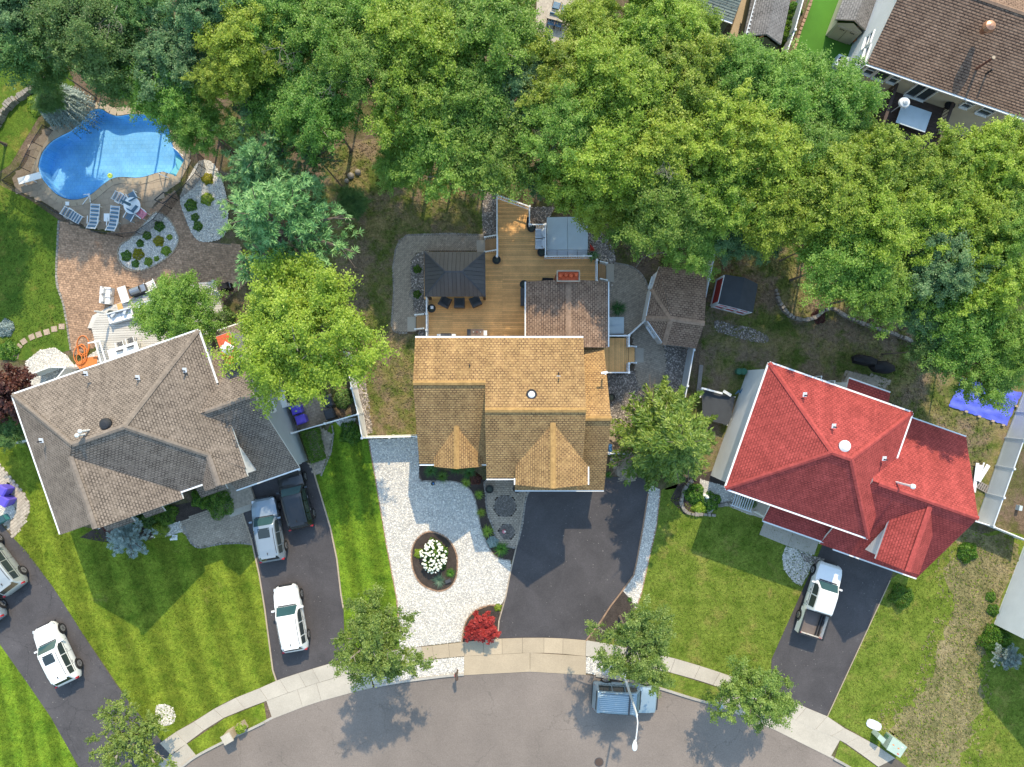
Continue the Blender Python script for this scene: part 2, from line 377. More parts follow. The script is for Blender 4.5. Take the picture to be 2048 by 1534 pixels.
pool_px = spline([(305,790),(318,735),(342,680),(400,610),(480,560),(560,520),(640,450),(690,390),(730,357),(800,350),(860,385),(930,402),(1050,388),(1200,400),(1290,440),(1340,540),(1362,640)], 4, False)
pool_px += [(1452,750),(1385,875),(1285,838)] + spline([(1225,850),(1100,885),(960,880),(880,895),(810,940),(740,1000),(680,1038),(600,1057),(520,1050),(440,1010),(370,940),(322,870),(305,800)], 4, False)
pool_px = [(x / 3.932, y / 3.932 + 130) for x, y in pool_px]
pool_w = [(p.x, p.y) for p in PP(pool_px)]
BIG = [(-150, -150), (150, -150), (150, 150), (-150, 150)]
def jag(px, a): return [(x + random.gauss(0, a), y + random.gauss(0, a)) for x, y in px]
sheet('ground', BIG, forest, 0.0, holes=[pool_w], px=False)
# road
CURB = [(330,1556),(366,1534),(393,1514),(448,1485),(519,1451),(560,1431),(645,1401),(750,1374),(843,1359),(928,1350),(1060,1343),(1140,1346),(1242,1360),(1316,1377),(1384,1398),(1435,1412),(1477,1427),(1542,1456),(1640,1504),(1666,1518),(1695,1534),(1760,1572)]
road_out = spline(CURB, 4, False)
sheet('road', road_out + [(1900, 1700), (1900, 2100), (150, 2100), (150, 1700)], M['road'], 0.012)
# kerb: real step, as individual stones of a kerb between road and verge
def ribbon(px, w, z0, z1):
    """strip to the house side (up in picture) of an open picture polyline"""
    a = PP(px); out = []
    for i, p in enumerate(a):
        d = (a[min(i + 1, len(a) - 1)] - a[max(i - 1, 0)]).normalized(); nrm = Vector((-d.y, d.x, 0))
        out.append((p, p + nrm * w))
    return out
def kerb_run(name, px, m=None, w=0.16, h=0.13, z=0.0):
    rb = ribbon(px, w, 0, h); mb = MB()
    for i in range(len(rb) - 1):
        (a, b), (c, d) = rb[i], rb[i + 1]
        mb.prism([(a.x, a.y), (c.x, c.y), (d.x, d.y), (b.x, b.y)], -0.02, z + h)
    o = mb.build(name, m or M['kerb']); o['kind'] = 'structure'; return o
def sub(px, x0, x1): return [p for p in px if x0 <= p[0] <= x1]
kerb_run('kerb', sub(road_out, 366, 535)); kerb_run('kerb', sub(road_out, 735, 930)); kerb_run('kerb', sub(road_out, 1172, 1440)); kerb_run('kerb', sub(road_out, 1666, 1760))
kerb_run('kerb', sub(road_out, 530, 740), h=0.035); kerb_run('kerb', sub(road_out, 926, 1175), h=0.035); kerb_run('kerb', sub(road_out, 1436, 1668), h=0.035)
# pavement: slabs as parts
UP = [(300,1500),(354,1462),(382,1447),(448,1406),(519,1376),(560,1358),(625,1337),(658,1327),(740,1308),(843,1293),(864,1291),(924,1284),(995,1277),(1088,1275),(1172,1280),(1240,1292),(1291,1304),(1352,1317),(1430,1341),(1500,1366),(1577,1399),(1640,1427),(1654,1432),(1689,1456),(1754,1491),(1815,1534)]
LO = [(318,1526),(373,1487),(400,1466),(450,1434),(519,1407),(560,1391),(633,1366),(697,1348),(770,1333),(845,1320),(928,1312),(1000,1308),(1060,1305),(1120,1307),(1172,1312),(1260,1326),(1347,1346),(1433,1372),(1500,1398),(1565,1428),(1640,1464),(1680,1479),(1757,1534)]
def arclen(px):
    a = np.array(px, float); d = np.r_[0, np.cumsum(np.hypot(*np.diff(a, axis=0).T))]; return a, d
def at_x(px, x):
    a = np.array(px, float); return (float(x), float(np.interp(x, a[:, 0], a[:, 1])))
pav = thing('pavement', 'pale concrete pavement of jointed slabs curving along the street', 'pavement', P(1060, 1295, 0)); pav['kind'] = 'structure'; del pav['category']
def slab_part(name, quad, m, z0, z1, parent, grow=-0.012):
    q = [Vector((p.x, p.y, 0)) for p in quad]; c = sum(q, Vector()) / len(q)
    q = [c + (p - c) * (1 + grow / max((p - c).length, 0.01)) for p in q]
    return MB().prism([(p.x, p.y) for p in q], z0, z1).build(name, m, parent)
upx, lox = spline(UP, 4, False), spline(LO, 4, False)
joints = [320,352,388,428,472,519,560,597,625,662,700,740,790,843,864,897,928,967,1004,1045,1088,1126,1172,1215,1258,1300,1350,1400,1440,1500,1540,1578,1612,1654,1689,1720,1754,1790]
def slab_quad(px_hi, px_lo, xa, xb, skew):
    """cross joints run square to the kerb, so the lower end shifts sideways"""
    def pair(x):
        s = skew(x); return P(*at_x(px_hi, x)), P(*at_x(px_lo, x + s))
    a, d = pair(xa); b, c = pair(xb)
    return [d, c, b, a]
SK = lambda x: float(np.interp(x, [320, 500, 700, 928, 1060, 1172, 1430, 1654, 1790], [22, 18, 12, 1, 0, -1, -14, -24, -34]))
for i in range(len(joints) - 1):
    xa, xb = joints[i], joints[i + 1]
    mm = M['concrete_b'] if 843 <= xa < 1172 else M['concrete']
    slab_part('slab', slab_quad(upx, lox, xa, xb, SK), mm, -0.02, 0.055, pav)
sheet('pavement_bed', sub(upx, 320, 1815) + sub(lox, 320, 1760)[::-1], M['joint'], 0.02)
# driveway aprons
SK2 = lambda x: float(np.interp(x, [400, 530, 740, 928, 1172, 1440, 1668], [16, 12, 8, 0, 0, -10, -20]))
cb = road_out
for label, xs, mm in (('pale concrete driveway apron of the grey roofed house', [533, 595, 633, 697, 738], M['concrete']), ('beige concrete driveway apron below the red maple', [928, 1060, 1172], M['concrete_b']), ('pale concrete driveway apron below the white pickup', [1448, 1565, 1680], M['concrete'])):
    ap = thing('driveway_apron', label, 'apron', P((xs[0] + xs[-1]) / 2, at_x(cb, (xs[0] + xs[-1]) / 2)[1])); ap['kind'] = 'structure'; del ap['category']
    for i in range(len(xs) - 1):
        hi = [P(*at_x(lox, x)) for x in (xs[i], xs[i + 1])]; lo = [P(*at_x(cb, x + SK2(x))) for x in (xs[i], xs[i + 1])]
        slab_part('slab', [lo[0], lo[1], hi[1], hi[0]], mm, -0.02, 0.045, ap)
MB().add([*PP([(357,1500),(373,1487),(395,1514),(330,1556),(300,1540)], 0.045)], [(4, 3, 2, 1, 0)]).build('driveway_apron', M['concrete'])['kind'] = 'structure'
# driveways
D0 = [(-120,930),(0,1046),(28,1077),(53,1102),(107,1175),(155,1250),(163,1263),(229,1363),(257,1401),(300,1455),(340,1500),(330,1560),(180,1580),(158,1534),(102,1434),(53,1363),(0,1288),(-120,1130)]
D1L = [(471,983),(503,1078),(519,1150),(530,1218),(546,1340),(553,1361)]
D1R = [(616,926),(625,932),(631,955),(644,998),(661,1055),(674,1118),(682,1187),(687,1216),(690,1322)]
D2L = [(1051,978),(1039,1058),(1031,1101),(1021,1143),(1011,1195),(998,1241),(995,1278)]
D2R = [(1295,964),(1296,987),(1286,1052),(1273,1124),(1267,1150),(1244,1182),(1221,1212),(1202,1241),(1172,1281)]
D3L = [(1665,1035),(1647,1085),(1543,1318),(1540,1384)]; D3R = [(1800,1100),(1780,1160),(1654,1433)]
s = sheet('driveway', D0, M['drive0'], 0.024); s['label'] = 'cracked dark asphalt driveway with white and silver cars at far left'
s = sheet('driveway', [(480,940)] + D1L + [(600,1348)] + D1R[::-1] + [(590,910)], M['drive'], 0.024); s['label'] = 'dark asphalt driveway with three cars beside the grey roofed house'
s = sheet('driveway', D2L + [(1088,1276)] + D2R[::-1] + [(1290,955),(1060,950)], M['drive'], 0.024); s['label'] = 'dark asphalt driveway in front of the tan roofed house'
s = sheet('driveway', D3L + [(1577,1400)] + D3R[::-1], M['drive'], 0.024); s['label'] = 'dark asphalt driveway with white pickup'
def edging(name, px, m, w=0.11, h=0.05, n=None, label=None):
    a = PP(px); mb = MB()
    for i in range(len(a) - 1): mb.bar(a[i] + Vector((0, 0, h / 2)), a[i + 1] + Vector((0, 0, h / 2)), w, h + 0.02)
    o = mb.build(name, m); o['kind'] = 'structure'; return o
edging('driveway_edging', D1L, M['coping'], 0.10); edging('driveway_edging', D1R[:-1], M['coping'], 0.10)
edging('driveway_edging', D2L, M['pave_g'], 0.09); edging('driveway_edging', D2R[1:], M['edging'], 0.10)
edging('driveway_edging', D3R[1:], M['coping'], 0.06)
# lawns
sheet('lawn', [(20,850),(60,900),(150,1050),(300,1080),(480,985)] + D1L[1:] + [(519,1376),(448,1406),(354,1462),(320,1490),(257,1401),(163,1263),(107,1175),(28,1077),(61,1010),(51,990),(28,962),(-100,840)], lawn_l, 0.006)['label'] = 'striped front lawn of the grey roofed house'
sheet('lawn', [(-120,1130),(0,1288),(53,1363),(102,1434),(158,1534),(180,1580),(100,1700),(-150,1700)], lawn_m, 0.006)
sheet('lawn', [(373,1489),(450,1436),(528,1405),(534,1443),(519,1451),(393,1514)], lawn_l, 0.03)['label'] = 'grass verge with the stone mailbox pillar'
sheet('lawn', D1R[1:] + [(740,1308),(800,1296),(793,1195),(772,1085),(752,964),(737,879),(724,876),(700,828),(660,850)], lawn_m, 0.006)['label'] = 'bright striped lawn strip between driveway and white chip garden'
sheet('lawn', [(1322,980),(1313,1052),(1296,1127),(1283,1186),(1270,1221),(1200,1285),(1291,1304),(1352,1317),(1430,1341),(1540,1384),(1543,1318),(1650,1085),(1560,1010),(1430,940)], lawn_r, 0.006)['label'] = 'front lawn of the red roofed house'
sheet('lawn', [(1250,1330),(1347,1347),(1433,1374),(1446,1386),(1435,1410),(1384,1397),(1316,1376),(1245,1360)], lawn_r, 0.03)['label'] = 'grass verge beside the lamp post'
sheet('lawn', [(1654,1433),(1700,1330),(1780,1160),(1830,1120),(1900,1080),(2000,1060),(2200,1100),(2200,1700),(1900,1600),(1815,1534),(1754,1491)], lawn_r, 0.006)
DRY = jag(spline([(1930,1060),(1900,1130),(1905,1220),(1880,1290),(1855,1370),(1800,1430),(1790,1480),(1830,1540),(1900,1560),(1935,1480),(1960,1400),(1955,1310),(1985,1230),(2040,1090)], 6), 9); sheet('dry_grass', DRY, lawn_d, 0.010)
sheet('lawn', [(1680,1481),(1757,1536),(1740,1570),(1690,1533),(1668,1518)], lawn_r, 0.03)
sheet('back_lawn', [(640,300),(780,270),(960,390),(975,470),(815,470),(790,500),(786,580),(786,660),(830,670),(832,872),(735,868),(720,780),(700,700),(640,520)], lawn_p, 0.006)
sheet('back_lawn', [(1180,460),(1300,420),(1440,470),(1560,480),(1900,620),(2060,760),(2060,860),(1980,1050),(1900,1000),(1800,850),(1540,730),(1450,960),(1330,980),(1390,780),(1420,560)], lawn_p, 0.006)
sheet('side_lawn', [(-60,380),(0,370),(60,400),(118,440),(113,540),(125,600),(133,640),(142,700),(60,720),(-60,720)], lawn_s, 0.006)
sheet('side_lawn', [(-60,120),(120,100),(150,170),(80,230),(20,330),(-60,380)], lawn_s, 0.008)
# bark and dirt beds
sheet('garden_bed', [(835,928),(1035,975),(1052,985),(1047,1040),(1035,1120),(1000,1120),(977,1094),(961,1052),(954,1013),(941,980),(909,962),(845,962),(838,945)], M['mulch'], 0.008)
sheet('garden_bed', [(1205,1243),(1222,1212),(1246,1183),(1262,1200),(1270,1222),(1240,1260),(1190,1285)], M['mulch'], 0.012)
sheet('garden_bed', [(1480,960),(1600,1010),(1690,1090),(1640,1080),(1540,1030),(1440,1000),(1370,1030),(1340,1000),(1360,960),(1430,940)], M['mulch'], 0.010)
sheet('garden_bed', [(200,1050),(300,1020),(480,985),(475,1010),(365,1050),(290,1075),(215,1085),(160,1075)], M['mulch'], 0.010)
# ------------------------------------------------------------ pebbles (stuff)
_o = np.array([(1, 0, 0), (0, 1, 0), (-1, 0, 0), (0, -1, 0), (0, 0, 1), (0, 0, -0.4)], float)
_f = np.array([(0, 1, 4), (1, 2, 4), (2, 3, 4), (3, 0, 4), (1, 0, 5), (2, 1, 5), (3, 2, 5), (0, 3, 5)])[:4]
def pebbles(name, px, m, dens, size, z, label=None, holes=()):
    poly = [(p.x, p.y) for p in PP(px)]; a = np.array(poly); lo, hi = a.min(0), a.max(0)
    n = int(dens * (hi[0] - lo[0]) * (hi[1] - lo[1])); x = RNG.uniform(lo[0], hi[0], n); y = RNG.uniform(lo[1], hi[1], n)
    k = inpoly(x, y, poly)
    for h in holes: k &= ~inpoly(x, y, [(p.x, p.y) for p in PP(h)])
    x, y = x[k], y[k]; n = len(x); s = size * RNG.uniform(0.55, 1.35, (n, 3)) * np.array([1, 0.75, 0.55]); t = RNG.uniform(0, 6.28, n)
    v = _o[None, :5] * s[:, None, :] + RNG.normal(0, size * 0.12, (n, 5, 3))
    c, sn = np.cos(t)[:, None], np.sin(t)[:, None]
    V = np.stack([v[..., 0] * c - v[..., 1] * sn + x[:, None], v[..., 0] * sn + v[..., 1] * c + y[:, None], v[..., 2] + z], -1).reshape(-1, 3)
    F = (_f[None] + 5 * np.arange(n)[:, None, None]).reshape(-1, 3)
    o = link(name, np_mesh(name, V, F, m)); o['kind'] = 'stuff'; return o
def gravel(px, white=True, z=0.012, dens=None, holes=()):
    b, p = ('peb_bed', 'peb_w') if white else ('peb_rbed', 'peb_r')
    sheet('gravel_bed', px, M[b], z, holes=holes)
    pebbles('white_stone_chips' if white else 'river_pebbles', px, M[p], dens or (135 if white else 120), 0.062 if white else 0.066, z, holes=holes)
isl = spline([(860,1063),(885,1070),(902,1085),(912,1105),(915,1125),(912,1155),(900,1174),(880,1182),(858,1177),(838,1163),(826,1138),(823,1110),(828,1087),(842,1070)], 3)
mapb = [(1000,1211)] + spline([(980,1210),(954,1219),(936,1236),(927,1260),(924,1284)], 3, False)
sheet('garden_bed', isl, M['mulch'], 0.009); sheet('garden_bed', mapb + [(990,1284),(998,1241)], M['mulch'], 0.016)
gravel([(737,879),(752,964),(772,1085),(793,1195),(800,1299),(843,1292),(924,1283)] + mapb[1:][::-1] + [(1000,1211)] + D2L[3:5][::-1] + [(1021,1121)] + spline([(1020,1120),(993,1114),(977,1094),(961,1052),(954,1013),(941,980),(909,962),(845,963),(838,940)], 3, False) + [(836,875)], holes=[isl])
gravel([(738,1340),(845,1321),(928,1313),(928,1348),(843,1357),(750,1372)], z=0.03)
gravel([(1172,1314),(1256,1328),(1250,1358),(1242,1357),(1172,1346)], z=0.03)
gravel([(1297,966),(1296,987),(1286,1052),(1273,1124),(1267,1150),(1246,1182),(1262,1200),(1272,1218),(1283,1186),(1296,1127),(1313,1052),(1321,980)])
gravel(spline([(313,1412),(330,1408),(346,1416),(351,1432),(346,1446),(330,1452),(316,1444),(311,1428)], 2), z=0.012)
gravel([(300,1075),(330,1052),(362,1042),(368,1062),(340,1072)], z=0.014)
gravel([(1572,1092),(1623,1108),(1625,1130),(1603,1172),(1588,1165),(1568,1140),(1564,1112)], z=0.014)
gravel([(1400,958),(1460,975),(1540,1015),(1560,1035),(1500,1030),(1440,1005),(1418,1030),(1400,1000)], z=0.014, dens=80)
gravel(spline([(323,428),(338,440),(350,460),(356,482),(342,507),(313,528),(280,540),(256,536),(242,523),(238,505),(244,490),(262,478),(287,450),(308,428)], 3), z=0.05)
gravel(spline([(400,322),(380,352),(364,384),(361,405),(374,443),(387,471),(407,484),(450,470),(455,400),(430,330)], 3), z=0.05)
gravel([(52,722),(80,700),(110,695),(135,712),(148,730),(195,700),(205,722),(140,745),(60,775),(50,750)], z=0.014)
gravel([(405,610),(425,603),(450,618),(440,650),(415,680),(400,660)], z=0.014, dens=90)
gravel([(0,1008),(18,1003),(30,1015),(28,1035),(12,1045),(-30,1045),(-30,1008)], z=0.03)
# river pebbles
gravel(spline([(848,503),(833,508),(823,525),(822,557),(826,600),(831,628),(852,628),(856,580),(858,540),(858,505)], 3), False)
gravel([(968,383),(992,385),(992,472),(966,470),(964,420)], False)
gravel([(1061,414),(1110,414),(1094,447),(1061,447)], False)
gravel(spline([(1178,455),(1200,462),(1222,490),(1232,520),(1218,528),(1195,515),(1178,512)], 3), False, dens=170)
gravel([(1325,686),(1380,697),(1374,775),(1350,840),(1318,800),(1318,779),(1328,757),(1333,721)], False)
gravel([(1217,562),(1226,563),(1220,600),(1217,640)], False)
gravel([(1215,746),(1270,742),(1274,764),(1300,780),(1260,860),(1222,850),(1218,790)], False)
gravel([(702,728),(724,725),(738,800),(745,866),(727,870),(718,826)], False, dens=170)
gravel([(665,838),(712,836),(705,855),(690,862)], True, z=0.014)
gravel([(838,655),(852,658),(852,676),(836,676)], False)
gravel([(1608,1123),(1640,1130),(1650,1118),(1600,1105)], False, z=0.03)
# ------------------------------------------------------------ pavers (real bricks, joined)
def pavers(name, px, m, bw, bh, ang, z, holes=(), label=None, herring=False, dz=0.012, bed='pave_joint'):
    sheet(name + '_bed', px, M[bed], z - 0.012, holes=holes)
    poly = [(p.x, p.y) for p in PP(px)]; a = np.array(poly); c = a.mean(0); rad = np.hypot(*(a - c).T).max()
    N, Mr = int(rad / bw) + 2, int(rad / bh) + 2; g = 0.008
    i, j = np.meshgrid(np.arange(-N, N + 1), np.arange(-Mr, Mr + 1)); i = i.ravel(); j = j.ravel()
    lx = (i + 0.5 * (j % 2)) * bw; ly = j * bh
    ca, sa = math.cos(ang), math.sin(ang); x = lx * ca - ly * sa + c[0]; y = lx * sa + ly * ca + c[1]
    k = inpoly(x, y, poly)
    for h in holes: k &= ~inpoly(x, y, [(p.x, p.y) for p in PP(h)])
    x, y = x[k], y[k]; n = len(x); hz = RNG.uniform(-0.5, 1, n) * dz * 0.5 + z + dz * 0.5
    hx, hy = bw / 2 - g, bh / 2 - g; cor = np.array([(-hx, -hy), (hx, -hy), (hx, hy), (-hx, hy)])
    cw = np.stack([cor[:, 0] * ca - cor[:, 1] * sa, cor[:, 0] * sa + cor[:, 1] * ca], -1)
    X = x[:, None] + cw[None, :, 0]; Y = y[:, None] + cw[None, :, 1]
    top = np.stack([X, Y, np.repeat(hz[:, None], 4, 1) + RNG.normal(0, dz * .12, (n, 4))], -1); bot = np.stack([X, Y, np.full_like(X, z - 0.02)], -1)
    V = np.concatenate([bot, top], 1).reshape(-1, 3)
    f = np.array([(4, 5, 6, 7), (0, 1, 5, 4), (1, 2, 6, 5), (2, 3, 7, 6), (3, 0, 4, 7)])
    F = (f[None] + 8 * np.arange(n)[:, None, None]).reshape(-1, 4)
    o = link(name, np_mesh(name, V, F, m)); o['kind'] = 'stuff'
    if label: o['label'] = label
    return o
def randomize(m, amt=0.3):
    """per-paver colour by mesh island"""
    nt = m.node_tree; g = nt.nodes.new('ShaderNodeNewGeometry'); b = nt.nodes['Principled BSDF']; src = b.inputs['Base Color'].links[0].from_socket
    mr = nt.nodes.new('ShaderNodeMapRange'); mr.inputs[3].default_value = 1 - amt; mr.inputs[4].default_value = 1 + amt
    nt.links.new(g.outputs['Random Per Island'], mr.inputs[0]); c = nt.nodes.new('ShaderNodeCombineColor')
    for i in range(3): nt.links.new(mr.outputs[0], c.inputs[i])
    x = nt.nodes.new('ShaderNodeMix'); x.data_type = 'RGBA'; x.blend_type = 'MULTIPLY'; x.inputs[0].default_value = 1
    nt.links.new(src, x.inputs[6]); nt.links.new(c.outputs[0], x.inputs[7]); nt.links.new(x.outputs[2], b.inputs['Base Color'])
for k, am in (('pave_w', 0.2), ('pave_g', 0.13), ('pave_l', 0.12), ('peb_w', 0.16), ('peb_r', 0.5)): randomize(M[k], am)
def per_island_hue(m, cols):
    pass
PATIO = [(118,440),(113,540),(116,575),(125,600),(133,640),(142,700),(148,712),(200,690),(240,690),(400,640),(440,610),(500,560),(480,490),(410,484),(387,471),(374,443),(362,405),(350,380),(300,420),(210,470),(150,452)]
pavers('patio_pavers', PATIO, M['pave_w'], 0.235, 0.155, R(-8), 0.02)
pavers('walk_pavers', [(968,471),(900,468),(815,471),(800,482),(792,500),(786.6,537),(789,581),(784,648),(788,660),(798,665),(815,664),(830,632),(826,604),(822,559),(821,524),(833,506),(849,502),(969,502)], M['pave_g'], 0.22, 0.11, R(45), 0.02)
pavers('round_patio_pavers', spline([(1228,527),(1262,534),(1286,555),(1298,590),(1295,626),(1288,640),(1256,668),(1248,668)], 4, False) + [(1218,640),(1218,600),(1215,563),(1227,563)], M['pave_g'], 0.21, 0.14, R(30), 0.02)
pavers('walk_pavers', spline([(1266,664),(1291,644),(1323,686),(1332,722),(1327,757),(1317,782),(1295,792),(1274,766),(1268,702)], 3), M['pave_g'], 0.21, 0.14, R(20), 0.02)
pavers('walk_pavers', [(1240,912),(1274,910),(1275,945),(1268,963),(1236,962)], M['pave_g'], 0.21, 0.14, R(10), 0.02)
pavers('flagstones', [(1222,912),(1242,912),(1240,948),(1232,950),(1224,935)], M['pave_g'], 0.42, 0.42, R(5), 0.02)
pavers('side_yard_pavers', [(1218,850),(1262,848),(1275,900),(1217,903)], M['pave_g'], 0.4, 0.3, 0, 0.02)
ENTRY = spline([(975,958),(1052,972),(1050,1005),(1044,1050),(1033,1092),(1022,1094),(1005,1090),(994,1085),(988,1060),(975,1025),(972,990)], 3)
pavers('entry_pavers', ENTRY, M['pave_g'], 0.21, 0.14, 0, 0.02, holes=[[(1010 + 22 * math.cos(t), 1012 + 22 * math.sin(t)) for t in np.linspace(0, 6.1, 24)], [(1014 + 16 * math.cos(t), 1063 + 16 * math.sin(t)) for t in np.linspace(0, 6.1, 20)]])
pavers('front_walk_pavers', spline([(362,1043),(470,1008),(503,1078),(504,1087),(480,1084),(440,1086),(405,1093),(388,1090),(375,1075)], 3), M['pave_g'], 0.21, 0.14, R(19), 0.02)
pavers('side_walk_pavers', [(556,790),(660,790),(660,835),(640,855),(664,868),(660,905),(640,950),(624,945),(612,860),(580,860)], M['pave_g'], 0.3, 0.2, R(20), 0.02)
pavers('corner_pavers', [(-80,870),(0,929),(28,962),(51,990),(61,1010),(58,1028),(46,1053),(28,1076),(8,1046),(28,1036),(31,1016),(18,1002),(-80,1000)], M['pave_l'], 0.3, 0.2, R(40), 0.02)
pavers('patio_pavers', [(1692,740),(1780,760),(1760,800),(1675,780)], M['pave_g'], 0.4, 0.4, R(-19), 0.02)
def ring_pavers(name, cx, cy, r):
    c = P(cx, cy); mb = MB(); rr = r / K; sheet(name + '_bed', [(cx + r * math.cos(t), cy + r * math.sin(t)) for t in np.linspace(0, 6.1, 28)], M['pave_joint'], 0.006)
    k = 0; rad = 0.06
    while rad < rr:
        n = max(5, int(2 * math.pi * rad / 0.12))
        for i in range(n):
            t0, t1 = 2 * math.pi * (i + 0.04 + 0.5 * (k % 2)) / n, 2 * math.pi * (i + 0.96 + 0.5 * (k % 2)) / n
            r0, r1 = rad - 0.042, min(rad + 0.042, rr)
            mb.prism([(c.x + a * math.cos(t), c.y + a * math.sin(t)) for a, t in ((r0, t0), (r1, t0), (r1, t1), (r0, t1))], 0, 0.03)
        rad += 0.092; k += 1
    o = mb.build(name, M['ringpave']); o['kind'] = 'stuff'
M['ringpave'] = mat('ring_paver', (0.155, 0.135, 0.12), 0.9, 0.1, 0.8, 0.2, 9); randomize(M['ringpave'], 0.25)
block_row_q = []
ring_pavers('paver_circle', 1010, 1012, 22); ring_pavers('paver_circle', 1014, 1063, 16)
# stone edging rows: each block a part
def block_row(name, label, cat, px, m, L, W, H, closed=False, jit=0.15, kind=None, z=0.0, bev=.06, gap=.06):
    pts = PP(px) + ([PP(px)[0]] if closed else []); t = thing(name, label, cat, pts[0])
    a = np.array([(p.x, p.y) for p in pts]); d = np.r_[0, np.cumsum(np.hypot(*np.diff(a, axis=0).T))]
    n = max(2, int(d[-1] / L)); proto = None
    for i in range(n):
        s = (i + 0.5) * d[-1] / n; x = np.interp(s, d, a[:, 0]); y = np.interp(s, d, a[:, 1])
        x2 = np.interp(min(s + 0.1, d[-1]), d, a[:, 0]); y2 = np.interp(min(s + 0.1, d[-1]), d, a[:, 1]); x1 = np.interp(max(s - 0.1, 0), d, a[:, 0]); y1 = np.interp(max(s - 0.1, 0), d, a[:, 1])
        ang = math.atan2(y2 - y1, x2 - x1)
        if proto is None:
            b = MB(); h = 0.5
            b.add([(-.5, -.5, 0), (.5, -.5, 0), (.5, .5, 0), (-.5, .5, 0), (bev - .5, bev - .5, 1), (.5 - bev, bev - .5, 1), (.5 - bev, .5 - bev, 1), (bev - .5, .5 - bev, 1)], [(4, 5, 6, 7), (0, 1, 5, 4), (1, 2, 6, 5), (2, 3, 7, 6), (3, 0, 4, 7)])
            o = b.build('stone', m, t, local=True); proto = o
        else:
            o = proto.copy(); COL.objects.link(o)
        o.location = (x - pts[0].x, y - pts[0].y, z - 0.01); j = lambda: 1 + random.uniform(-jit, jit)
        o.rotation_euler = (0, 0, ang + random.uniform(-jit, jit) * 0.4); o.scale = (L * (1 - gap) * j(), W * j(), H * j())
    return t
block_row('garden_edging', 'brown block edging round the oval island bed', 'edging', isl, M['edging'], 0.22, 0.11, 0.07, True)
block_row('garden_edging', 'brown block edging behind the red maple', 'edging', mapb, M['edging'], 0.3, 0.12, 0.08)
block_row('garden_edging', 'thin block edging between lawn strip and white chips', 'edging', [(737,879),(752,964),(772,1085),(793,1195),(799,1260)], M['edging'], 0.45, 0.08, 0.05)
block_row('garden_edging', 'grey block edging along the white chips beside the front planting bed', 'edging', spline([(838,962),(909,963),(941,980),(954,1013),(961,1052),(977,1094),(993,1114),(1020,1121)], 3, False), M['stone'], 0.3, 0.1, 0.06)
block_row('garden_edging', 'brown edging between white chips and lawn of the red roofed house', 'edging', [(1321,980),(1313,1052),(1296,1127),(1283,1186),(1271,1219)], M['edging'], 0.45, 0.08, 0.05)
block_row('garden_edging', 'grey block border round the buff paver patio beside the lawn', 'edging', spline([(118,440),(113,540),(116,575),(125,600),(133,640),(142,700)], 3, False), M['stone'], 0.26, 0.16, 0.06)
block_row('garden_edging', 'pale block border round the white island bed in the paver patio', 'edging', spline([(323,426),(339,438),(352,460),(358,482),(343,509),(313,530),(280,542),(254,538),(240,524),(236,505),(242,489),(262,476),(287,449),(308,426)], 3), M['coping'], 0.24, 0.09, 0.09, True)
block_row('garden_edging', 'grey soldier course round the front walk', 'edging', spline([(368,1052),(378,1078),(390,1092),(405,1095),(440,1088),(480,1086),(504,1089)], 3, False), M['stone'], 0.2, 0.14, 0.05)
block_row('garden_edging', 'grey stone edging round the side yard walk by the clipped hedge', 'edging', [(664,850),(667,868),(662,905),(642,952)], M['stone'], 0.25, 0.1, 0.06)
block_row('stone_retaining_wall', 'low curving retaining wall of field stones below the trees at right', 'stone wall', spline([(1550,578),(1556,604),(1576,630),(1602,640),(1628,635),(1644,623),(1664,618),(1690,633),(1739,653),(1788,669),(1837,689)], 3, False), M['stone'], 0.26, 0.26, 0.35, jit=0.3)
block_row('stone_retaining_wall', 'curved dry stone wall beside the pool yard at top left', 'stone wall', spline([(-20,275),(0,246),(23,211),(47,194),(73,178),(100,160),(135,140)], 3, False), M['stone'], 0.24, 0.4, 0.5, jit=0.3)
block_row('stone_border', 'rough stone border of the front bed by the red roofed house', 'stone border', spline([(1430,1030),(1405,1028),(1375,1025),(1362,1005),(1370,975),(1385,960)], 3, False), M['stone'], 0.3, 0.25, 0.22, jit=0.3)
block_row('stone_border', 'rough stone border below the red roof eave beside the bed', 'stone border', spline([(1430,1012),(1460,1008),(1490,1018),(1530,1030)], 3, False), M['stone'], 0.3, 0.25, 0.22, jit=0.3)
block_row('stone_border', 'dark stone rim round the grassy mound beside the pavilion', 'stone border', spline([(1272,535),(1285,517),(1310,507),(1340,506)], 3, False), M['stone'], 0.2, 0.08, 0.06)
# stepping stones
for i, (x, y, a) in enumerate([(124,653,0),(109,658,8),(94,664,15),(78,669,20),(64,674,25),(48,683,35),(38,694,50),(32,712,80)]):
    c = P(x, y); o = MB().obox((c.x, c.y, 0.02), 0.21, 0.2, 0.03, R(a)).build('stepping_stone', M['step'])
    tag(o, ['square stepping stone touching the paver patio edge', 'second square stepping stone from the paver patio', 'third square stepping stone from the paver patio', 'fourth square stepping stone from the paver patio', 'fifth square stepping stone from the paver patio', 'third square stepping stone from the purple leaved tree', 'second square stepping stone from the purple leaved tree', 'square stepping stone closest to the purple leaved tree'][i], 'stepping stone', 'stepping stones across the side lawn')
